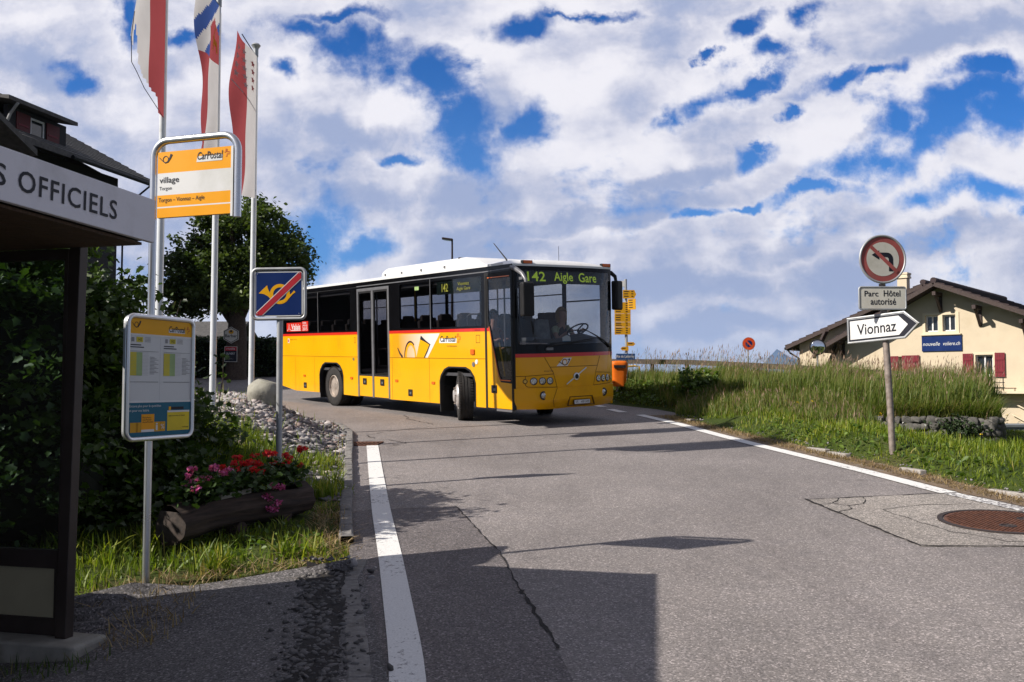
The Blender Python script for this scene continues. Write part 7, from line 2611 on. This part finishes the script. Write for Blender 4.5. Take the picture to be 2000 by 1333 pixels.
# loose rubble in the broken strip beside the path
n = 700
X = rng.normal(0, 0.11, n); Y_ = rng.uniform(3.9, 6.9, n)
X = np.interp(Y_, [3.5, 5.84, 6.9], [-0.86, -1.16, -1.42]) + X
def stones(name, X, Y_, S, flat=0.65, sink=0.25, zadd=0.0, tint=None):
    t = (1 + 5 ** 0.5) / 2
    iv = np.array([(-1, t, 0), (1, t, 0), (-1, -t, 0), (1, -t, 0), (0, -1, t), (0, 1, t), (0, -1, -t), (0, 1, -t), (t, 0, -1), (t, 0, 1), (-t, 0, -1), (-t, 0, 1)]) / 1.9
    fi = np.array([(0, 11, 5), (0, 5, 1), (0, 1, 7), (0, 7, 10), (0, 10, 11), (1, 5, 9), (5, 11, 4), (11, 10, 2), (10, 7, 6), (7, 1, 8), (3, 9, 4), (3, 4, 2), (3, 2, 6), (3, 6, 8), (3, 8, 9), (4, 9, 5), (2, 4, 11), (6, 2, 10), (8, 6, 7), (9, 8, 1)])
    n = len(X)
    V = iv[None] * (1 + rng.normal(0, 0.30, (n, 12, 1))) * rng.uniform(0.55, 1.25, (n, 1, 3))
    V[:, :, 2] *= flat
    a = rng.uniform(0, 2 * np.pi, n); c, s = np.cos(a), np.sin(a)
    tl = rng.normal(0, 0.35, n); ct_, st_ = np.cos(tl), np.sin(tl)
    x1 = V[:, :, 0] * ct_[:, None] - V[:, :, 2] * st_[:, None]; z1 = V[:, :, 0] * st_[:, None] + V[:, :, 2] * ct_[:, None]
    x2 = x1 * c[:, None] - V[:, :, 1] * s[:, None]; y2 = x1 * s[:, None] + V[:, :, 1] * c[:, None]
    P_ = np.stack([x2, y2, z1], -1) * S[:, None, None]
    Z = T(X, Y_) + zadd + S * (flat * 0.5 - sink)
    P_ += np.stack([X, Y_, Z], -1)[:, None]
    F = (np.arange(n) * 12)[:, None, None] + fi[None]
    tv = np.repeat(rng.uniform(0, 1, n) if tint is None else tint, 12)
    o = fast_mesh(name, P_.reshape(-1, 3), F.reshape(-1, 3), ['stone'], tv)
    return tag(o, kind='stuff')
stones('rubble', X, Y_, rng.uniform(0.008, 0.032, n), 0.5, 0.3, 0.085, rng.uniform(0, 0.15, n))
bd = MB()
bp_ = [(-0.80, 4.2), (-0.95, 5.0), (-1.1, 5.8), (-1.3, 6.75)]
vs = []
for k, (x, y) in enumerate(jag([(x - 0.06, y) for x, y in bp_], 0.08, 0.05, 4)):
    pass
lft = jag([(-1.02, 3.9), (-1.14, 5.0), (-1.24, 5.8), (-1.50, 6.8)], 0.09, 0.05, 8)
rgt = jag([(-0.78, 3.9), (-0.92, 5.0), (-1.04, 5.8), (-1.22, 6.8)], 0.09, 0.03, 9)
poly = lft + rgt[::-1]
bd.plate(poly, lambda a, c, off=0.0: Vector((a, c, path_z(a, c) + 0.006)), 0, 'crack')
struct(bd, 'road_crack')

# rubble bank round the flagpoles
rub = [(-1.72, 9.6), (-1.98, 11.0), (-2.36, 13.1), (-2.62, 14.8), (-2.95, 16.5), (-3.4, 17.9), (-4.2, 19.1), (-5.6, 19.75), (-8.2, 19.8), (-8.5, 13.0), (-5.6, 11.4), (-4.2, 11.6), (-3.1, 11.6), (-2.55, 10.9), (-2.1, 9.9)]
X, Y_ = scatter(rub, 19000)
front = np.clip((12.2 - Y_) / 2.0, 0, 1)
keep = rng.random(len(X)) > front * 0.55
X, Y_ = X[keep], Y_[keep]
stones('rubble', X, Y_, rng.uniform(0.026, 0.062, len(X)) * rng.choice([1, 1, 1, 1.6], len(X)), 0.5, 0.12)
X, Y_ = scatter(rub, 900)
blades('grass', X, Y_, rng.uniform(0.08, 0.25, len(X)), ('blade_lush',), 0.4, 0.006)
# stray stones along kerb and verge
X = np.concatenate([rng.uniform(-1.25, -1.0, 10), rng.normal(0.0, 0.08, 150) + np.interp(np.linspace(7.5, 19, 150), [v[1] for v in VERGE[1:8]], [v[0] for v in VERGE[1:8]])])
Y_ = np.concatenate([rng.uniform(6.7, 7.2, 10), np.linspace(7.5, 19, 150) + rng.normal(0, 0.2, 150)])
st_t = np.concatenate([rng.uniform(0.3, 0.7, 10), rng.uniform(0.0, 0.45, 150)])
stones('gravel', X, Y_, np.concatenate([rng.uniform(0.02, 0.05, 10), rng.uniform(0.006, 0.022, 150)]), 0.6, 0.3, 0.06, st_t)

# big shrub behind the stop
def crown_pts(n, ells, shell=0.72, clump=None, cl_r=0.35):
    """Leaf positions spread in clumps through a set of ellipsoids (cx, cy, cz, rx, ry, rz, weight)."""
    w = np.array([e[6] for e in ells], float); w /= w.sum()
    nc = clump or max(20, n // 90)
    which = rng.choice(len(ells), nc, p=w)
    E_ = np.array([e[:6] for e in ells])[which]
    d = rng.normal(size=(nc, 3)); d /= np.linalg.norm(d, axis=1, keepdims=True)
    rad_ = shell + (1 - shell) * rng.random(nc) ** 0.7
    rad_ = np.where(rng.random(nc) < 0.22, rng.random(nc) ** 0.5 * shell, rad_) * rng.uniform(0.9, 1.08, nc)
    C = E_[:, :3] + d * rad_[:, None] * E_[:, 3:6]
    ci = rng.integers(0, nc, n)
    scl = rng.uniform(0.5, 1.2, nc)[ci]
    P_ = C[ci] + rng.normal(size=(n, 3)) * (cl_r * np.array([1, 1, 0.6]))[None] * scl[:, None]
    ctint = rng.uniform(0, 1, nc)[ci]
    return P_, np.clip(0.55 * ctint + 0.45 * rng.random(n), 0, 1)

sb_ = thing('shrub', 'large dark overgrown shrub behind the timetable board', 'shrub', (-4.3, 8.6, tz(-4.3, 8.6)))
ells = [(-4.6, 8.0, 1.9, 1.15, 1.1, 1.32, 3.0), (-5.6, 7.6, 1.9, 1.1, 1.0, 1.40, 2.0), (-4.2, 9.2, 1.35, 1.0, 1.2, 1.05, 2.5), (-3.95, 10.2, 1.0, 0.75, 1.0, 0.80, 1.6), (-6.8, 8.0, 1.7, 1.2, 1.2, 1.3, 1.5), (-4.35, 9.0, 2.2, 0.75, 0.9, 0.95, 1.8), (-4.2, 7.9, 0.85, 1.0, 1.0, 0.7, 1.6), (-3.9, 9.5, 0.75, 0.85, 1.0, 0.55, 1.2)]
P_, tt = crown_pts(52000, ells, 0.80, 900, 0.14)
ok = P_[:, 2] > T(P_[:, 0], P_[:, 1])
leaves('foliage', P_[ok], rng.uniform(0.045, 0.095, ok.sum()), 'leaf_bush', sb_, 0.5, True, tt[ok])
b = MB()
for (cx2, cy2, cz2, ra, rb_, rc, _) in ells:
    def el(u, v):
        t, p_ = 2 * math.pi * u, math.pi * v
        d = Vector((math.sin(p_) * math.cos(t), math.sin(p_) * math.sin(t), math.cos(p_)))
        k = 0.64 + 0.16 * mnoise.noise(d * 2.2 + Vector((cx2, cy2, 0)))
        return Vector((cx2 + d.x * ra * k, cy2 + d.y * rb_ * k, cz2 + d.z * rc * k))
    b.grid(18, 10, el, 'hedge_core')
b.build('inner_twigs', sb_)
b = MB()
for k in range(46):
    e = ells[k % 5]
    a = rng.uniform(0, 2 * math.pi)
    s0 = Vector((e[0] + rng.normal(0, .35), e[1] + rng.normal(0, .35), e[2] + e[5] * 0.7))
    s1 = s0 + Vector((rng.normal(0, 0.18), rng.normal(0, 0.18), rng.uniform(0.3, 0.62)))
    b.tube([s0, (s0 + s1) / 2 + Vector((0.02, 0, 0)), s1], [0.008, 0.006, 0.003], 'bark', 5)
    if k == 0: TW = []
    for t in np.linspace(0.25, 1, 8):
        TW.append(s0.lerp(s1, t) + Vector((rng.normal(0, .035), rng.normal(0, .035), rng.normal(0, .02))))
b.build('branch', sb_)
TW = np.array([tuple(p) for p in TW])
leaves('foliage', TW, rng.uniform(0.05, 0.085, len(TW)), 'leaf_bush', sb_, 0.3, True)

# tree by the road behind
def tree(name, label, x, y, h, crown, nleaf, lsize, mat, trunk_r, cl=0.45, group=None, nclump=None):
    z = tz(x, y)
    t = thing(name, label, 'tree', (x, y, z), group)
    b = MB()
    top = z + h * 0.62
    b.tube([(x, y, z - 0.3), (x + 0.02, y, z + 0.25), (x + 0.05, y, z + h * 0.25), (x, y, top)], [trunk_r * 1.5, trunk_r * 1.1, trunk_r, trunk_r * 0.45], 'bark', 14)
    for k in range(16):
        a = 2.4 * k; e = crown[k % len(crown)]
        s0 = Vector((x, y, z + h * (0.26 + 0.022 * k)))
        s1 = Vector((e[0] + 0.65 * e[3] * math.cos(a), e[1] + 0.65 * e[4] * math.sin(a), e[2] + 0.3 * e[5]))
        m_ = s0.lerp(s1, 0.5) + Vector((0, 0, 0.25))
        b.tube([s0, m_, s1], [trunk_r * 0.38, trunk_r * 0.22, trunk_r * 0.06], 'bark', 7)
    b.build('trunk', t, smooth=60)
    P_, tt = crown_pts(nleaf, crown, 0.62, nclump, cl)
    leaves('crown', P_, rng.uniform(0.7, 1.3, len(P_)) * lsize, mat, t, 0.5, False, tt)
    return t
tree('tree', 'round leafy tree with thick trunk carrying the two small signs', -12.3, 41.0, 8.2,
     [(-12.3, 41, 7.5, 2.9, 2.7, 2.4, 3.0), (-13.9, 40.6, 6.6, 1.7, 1.7, 1.5, 1.4), (-10.6, 41, 7.2, 1.7, 1.7, 1.9, 1.6), (-12.2, 40.8, 9.0, 1.9, 1.8, 1.3, 1.4), (-12.5, 40.2, 5.9, 2.4, 1.6, 0.9, 1.2), (-14.5, 41, 6.0, 1.2, 1.2, 1.3, 0.8)],
     34000, 0.17, 'leaf_tree', 0.42, 0.30, None, 420)
# clipped hedge behind the tree
hd_ = thing('hedge', 'clipped dark hedge behind the tree on the lawn', 'hedge', (-13.5, 44.2, tz(-13.5, 44.2)))
hn = 9000
hxs = rng.uniform(-18.6, -11.4, hn); face = rng.integers(0, 3, hn)
hys = np.where(face == 0, 43.6, rng.uniform(43.6, 45.4, hn)); hzs = np.where(face == 1, 3.95, rng.uniform(2.3, 3.95, hn))
end = face == 2
hxs = np.where(end, -11.3 + 0.25 * np.sin(hzs * 3), hxs); hys = np.where(end, rng.uniform(43.6, 45.4, hn), hys)
HP = np.stack([hxs, hys, hzs], 1) + rng.normal(0, 0.09, (hn, 3))
leaves('foliage', HP, rng.uniform(0.10, 0.20, hn), 'leaf_hedge', hd_, 0.4)
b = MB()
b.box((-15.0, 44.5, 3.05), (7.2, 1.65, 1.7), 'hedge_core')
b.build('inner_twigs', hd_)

# geraniums in the trough: every plant its own thing
GP = [(0.16, 'pink', 'pink geranium at the left end of the trough', 3), (0.32, 'pink', 'pink geranium with wide pale heads left of the middle of the trough', 3), (0.48, 'red', 'red geranium in the middle of the trough', 4), (0.60, 'pink', 'pink geranium drooping over the front of the log', 4),
      (0.72, 'red', 'tall red geranium in front of the blue sign post', 4), (0.86, 'red', 'red geranium at the right end of the trough', 4)]
for t, colr, lab, nb in GP:
    c = P0 + fd_ * (Lg * t)
    g = thing('geranium', lab, 'flower', (c.x, c.y, c.z + 0.1), 'geraniums in the log trough')
    n = 300
    Pg = np.array([c.x, c.y, c.z + 0.24]) + rng.normal(size=(n, 3)) * np.array([0.085, 0.12, 0.05])
    leaves('foliage', Pg, rng.uniform(0.035, 0.07, n), 'leaf_geranium', g, 0.8, True)
    b = MB()
    heads = []
    for k in range(nb + 4):
        if 'drooping' in lab:
            hpos = c + fsd * rng.uniform(0.14, 0.26) + fd_ * rng.uniform(-0.12, 0.12) + UZ * rng.uniform(-0.10, 0.22)
        else:
            hpos = c + fsd * rng.uniform(-0.14, 0.16) + fd_ * rng.uniform(-0.16, 0.16) + UZ * rng.uniform(0.28, 0.46)
        if 'tall' in lab:
            hpos += UZ * 0.06
        heads.append(hpos)
        b.tube([c + UZ * 0.12, (c + hpos) / 2 + UZ * 0.08, hpos], [0.004, 0.003, 0.003], 'leaf_geranium' if False else 'hedge_core', 5)
    b.build('stem', g)
    for hpos in heads:
        m_ = 30
        d = rng.normal(size=(m_, 3)); d /= np.linalg.norm(d, axis=1, keepdims=True)
        Pb = np.array(tuple(hpos)) + d * rng.uniform(0.010, 0.042, (m_, 1)) * np.array([1.15, 1.15, 0.7])
        leaves('blossom', Pb, rng.uniform(0.022, 0.038, m_), 'petal_pink' if colr == 'pink' else 'petal_red', g, 0.2, False)

# meadow on the right
mead = [(6.2, 3.0), (5.72, 7.5), (5.3, 9.3), (5.0, 10.4), (4.85, 11.6), (4.38, 13.8), (3.85, 16.7), (3.48, 19.0), (3.6, 19.8), (3.5, 21.2), (2.55, 23.0), (2.0, 24.8), (2.6, 26), (12.5, 24), (14, 18), (16, 12), (16, 3)]
X, Y_ = scatter(mead, 135000, lambda x, y: (x < 3.0 + y * 0.62) & (poly_sd(x, y, TERR) < 0.1) & ((y < 17) | (poly_sd(x, y, TERR) > -1.6)))
dv = poly_sd(X, Y_, MEADOW)
cl_ = vnoise(X, Y_, 0.8, 5)
H = (0.06 + 0.12 * rng.random(len(X)) + 0.10 * np.clip(cl_, -0.5, 1)) * np.clip(0.30 + dv * 0.85, 0.25, 1.15) * np.where((poly_sd(X, Y_, TERR) > -1.6) & (X > 5.2), 0.45, 1.0)
tnt = np.clip(0.45 + 0.5 * cl_ * 0.6 + rng.normal(0, 0.22, len(X)), 0, 1)
blades('meadow_grass', X, Y_, np.maximum(H, 0.05), ('blade_lush',), 0.5, 0.0062, tint=tnt)
# tall flowering grass on the terrace
X, Y_ = scatter(TERR, 90000)
dt_ = poly_sd(X, Y_, TERR)
cl_ = vnoise(X, Y_, 0.6, 9)
keep = (dt_ < 2.6) & (rng.random(len(X)) < np.clip(1.15 - dt_ * 0.30, 0.25, 1)) & ~((X < 3.6) & (Y_ < 24.4) & (rng.random(len(X)) < 0.55))
X, Y_, cl_, dt_ = X[keep], Y_[keep], cl_[keep], dt_[keep]
H = (0.28 + 0.22 * rng.random(len(X)) ** 0.7) * (1 + 0.42 * cl_ + 0.35 * vnoise(X, Y_, 1.9, 12)) * np.interp(X, [2.5, 3.6, 6.0, 8.0], [0.6, 0.95, 1.05, 1.3]) * np.interp(dt_, [0, 0.35, 0.9], [0.75, 0.95, 1.05])
tnt = np.clip(rng.normal(0.42, 0.25, len(X)), 0, 1)
blades('tall_grass', X, Y_, H, ('blade_tall',), 0.26, 0.0075, tint=tnt, drift=(0.05, -0.03))
X, Y_ = scatter(TERR, 6500)
k_ = poly_sd(X, Y_, TERR) > 0.05
X, Y_ = X[k_], Y_[k_]
H = (0.50 + 0.46 * rng.random(len(X))) * (1 + 0.22 * vnoise(X, Y_, 0.6, 9)) * np.interp(X, [2.5, 3.4, 6.5, 8.5], [0.7, 1.0, 0.95, 0.85])
blades('tall_grass', X, Y_, H, ('blade_tall', 'seed'), 0.20, 0.0035, seeds=1.0, tint=np.clip(rng.normal(0.75, 0.2, len(X)), 0, 1), drift=(0.07, -0.02))
# strip of tall grass in front of the terrace towards the road tip
strip = [(3.4, 19.3), (3.7, 20.6), (3.4, 21.6), (4.4, 20.6), (5.6, 18.3), (6.3, 16.6), (6.1, 15.2), (5.4, 14.8), (4.6, 16.6), (3.9, 18.4)]
X, Y_ = scatter(strip, 26000)
ds = np.clip(1.0 + poly_sd(X, Y_, TERR) / 2.2, 0.0, 1)
k_ = rng.random(len(X)) < 0.15 + 0.85 * ds
X, Y_, ds = X[k_], Y_[k_], ds[k_]
H = (0.10 + 0.34 * ds ** 1.3) * rng.uniform(0.6, 1.25, len(X)) * (1 + 0.55 * vnoise(X, Y_, 1.3, 4))
blades('tall_grass', X, Y_, np.maximum(H, 0.06), ('blade_tall', 'seed'), 0.34, 0.0065, seeds=0.05)
# blades hanging over the wall head
t_ = rng.random(2600); px2 = np.interp(t_, [0, 0.18, 0.75, 1], [5.9, 6.4, 8.0, 9.1]); py2 = np.interp(t_, [0, 0.18, 0.75, 1], [17.3, 16.2, 15.4, 17.8])
blades('tall_grass', px2 + rng.normal(0.05, 0.06, 2600), py2 + rng.normal(0.06, 0.06, 2600), rng.uniform(0.15, 0.5, 2600), ('blade_tall',), 0.5, 0.006, z=np.full(2600, 1.16), drift=(-0.1, -0.55))
# flowers
X, Y_ = scatter(mead, 900, lambda x, y: (poly_sd(x, y, TERR) < 0.3) & (poly_sd(x, y, MEADOW) > 0.5) & (x < 2.5 + y * 0.6))
k = rng.random(len(X)) < 0.22
for nm_, sel, mt_ in (('buttercups', k, 'petal_yellow'), ('clover_flowers', ~k & (rng.random(len(X)) < 0.10), 'petal_white')):
    xs, ys_ = np.repeat(X[sel], 5), np.repeat(Y_[sel], 5)
    Zf = T(xs, ys_) + np.repeat(rng.uniform(0.16, 0.34, sel.sum()), 5)
    Pf = np.stack([xs, ys_, Zf], 1) + rng.normal(0, 0.012, (len(xs), 3))
    tag(leaves(nm_, Pf, rng.uniform(0.022, 0.035, len(xs)), mt_), kind='stuff')
# broad leaved weeds at the edge
X, Y_ = scatter([(2.5, 23.2), (3.4, 21.4), (3.9, 20.3), (4.3, 21.0), (3.6, 22.6), (2.9, 24.0)], 2600)
Zw = T(X, Y_) + rng.uniform(0.02, 0.2, len(X))
tag(leaves('weeds', np.stack([X, Y_, Zw], 1), rng.uniform(0.05, 0.11, len(X)), 'leaf_weed', None, 0.8), kind='stuff')
X, Y_ = scatter([(4.0, 15.6), (4.5, 13.6), (4.9, 11.4), (5.15, 10.0), (5.6, 10.2), (5.5, 12), (5.1, 14.0), (4.6, 16)], 900)
tag(leaves('weeds', np.stack([X, Y_, T(X, Y_) + rng.uniform(0.02, 0.14, len(X))], 1), rng.uniform(0.04, 0.09, len(X)), 'leaf_weed', None, 0.8), kind='stuff')
X, Y_ = scatter([(-2.8, 6.8), (-1.5, 7.2), (-1.6, 8.0), (-2.4, 8.2), (-3.2, 7.6)], 420)
tag(leaves('weeds', np.stack([X, Y_, T(X, Y_) + rng.uniform(0.02, 0.10, len(X))], 1), rng.uniform(0.03, 0.06, len(X)), 'leaf_weed', None, 0.8), kind='stuff')
X, Y_ = scatter([(-3.6, 8.0), (-2.9, 7.6), (-2.75, 8.3), (-3.2, 9.6), (-4, 9.6)], 700)
tag(leaves('weeds', np.stack([X, Y_, T(X, Y_) + rng.uniform(0.05, 0.35, len(X))], 1), rng.uniform(0.05, 0.10, len(X)), 'leaf_bush', None, 0.6, True), kind='stuff')

def small_bush(label, x, y, r_, h, n, mat, ls=0.06):
    z = tz(x, y)
    s = thing('bush', label, 'bush', (x, y, z))
    P_, tt = crown_pts(n, [(x, y, z + h * 0.5, r_, r_, h * 0.55, 1.0), (x + r_ * 0.4, y, z + h * 0.35, r_ * 0.7, r_ * 0.7, h * 0.4, 0.6)], 0.4, 60, 0.09)
    leaves('foliage', P_, rng.uniform(0.7, 1.3, n) * ls, mat, s, 0.4, True, tt)
    b = MB()
    for k in range(9):
        a = k * 0.7
        b.tube([(x, y, z - 0.05), (x + 0.3 * r_ * math.cos(a), y + 0.3 * r_ * math.sin(a), z + h * 0.5), (x + 0.7 * r_ * math.cos(a), y + 0.7 * r_ * math.sin(a), z + h * 0.9)], [0.012, 0.008, 0.004], 'bark', 5)
    b.build('stem', s)
small_bush('leafy green bush in the grass below the fence post', 4.15, 20.75, 0.55, 0.72, 1500, 'leaf_weed', 0.085)
small_bush('brownish creeping juniper draped over the stone wall', 7.45, 15.55, 0.42, 0.40, 1500, 'leaf_hedge', 0.05)
# ------------------------------------------------------------------ mountain air
hz = MB()
hz.box((0, 7700, 62), (45600, 34400, 1090), 'sign_white')
ho_ = hz.build('haze')
tag(ho_, kind='stuff')
def haze_mat():
    m = bpy.data.materials.new('haze_air')
    m.use_nodes = True
    nt = m.node_tree
    nt.nodes.clear()
    o = nt.nodes.new('ShaderNodeOutputMaterial')
    v = nt.nodes.new('ShaderNodeVolumePrincipled')
    v.inputs['Color'].default_value = (0.42, 0.64, 1.0, 1)
    v.inputs['Density'].default_value = 4.5e-5
    v.inputs['Anisotropy'].default_value = 0.2
    nt.links.new(v.outputs[0], o.inputs['Volume'])
    return m
ho_.data.materials.clear()
ho_.data.materials.append(haze_mat())
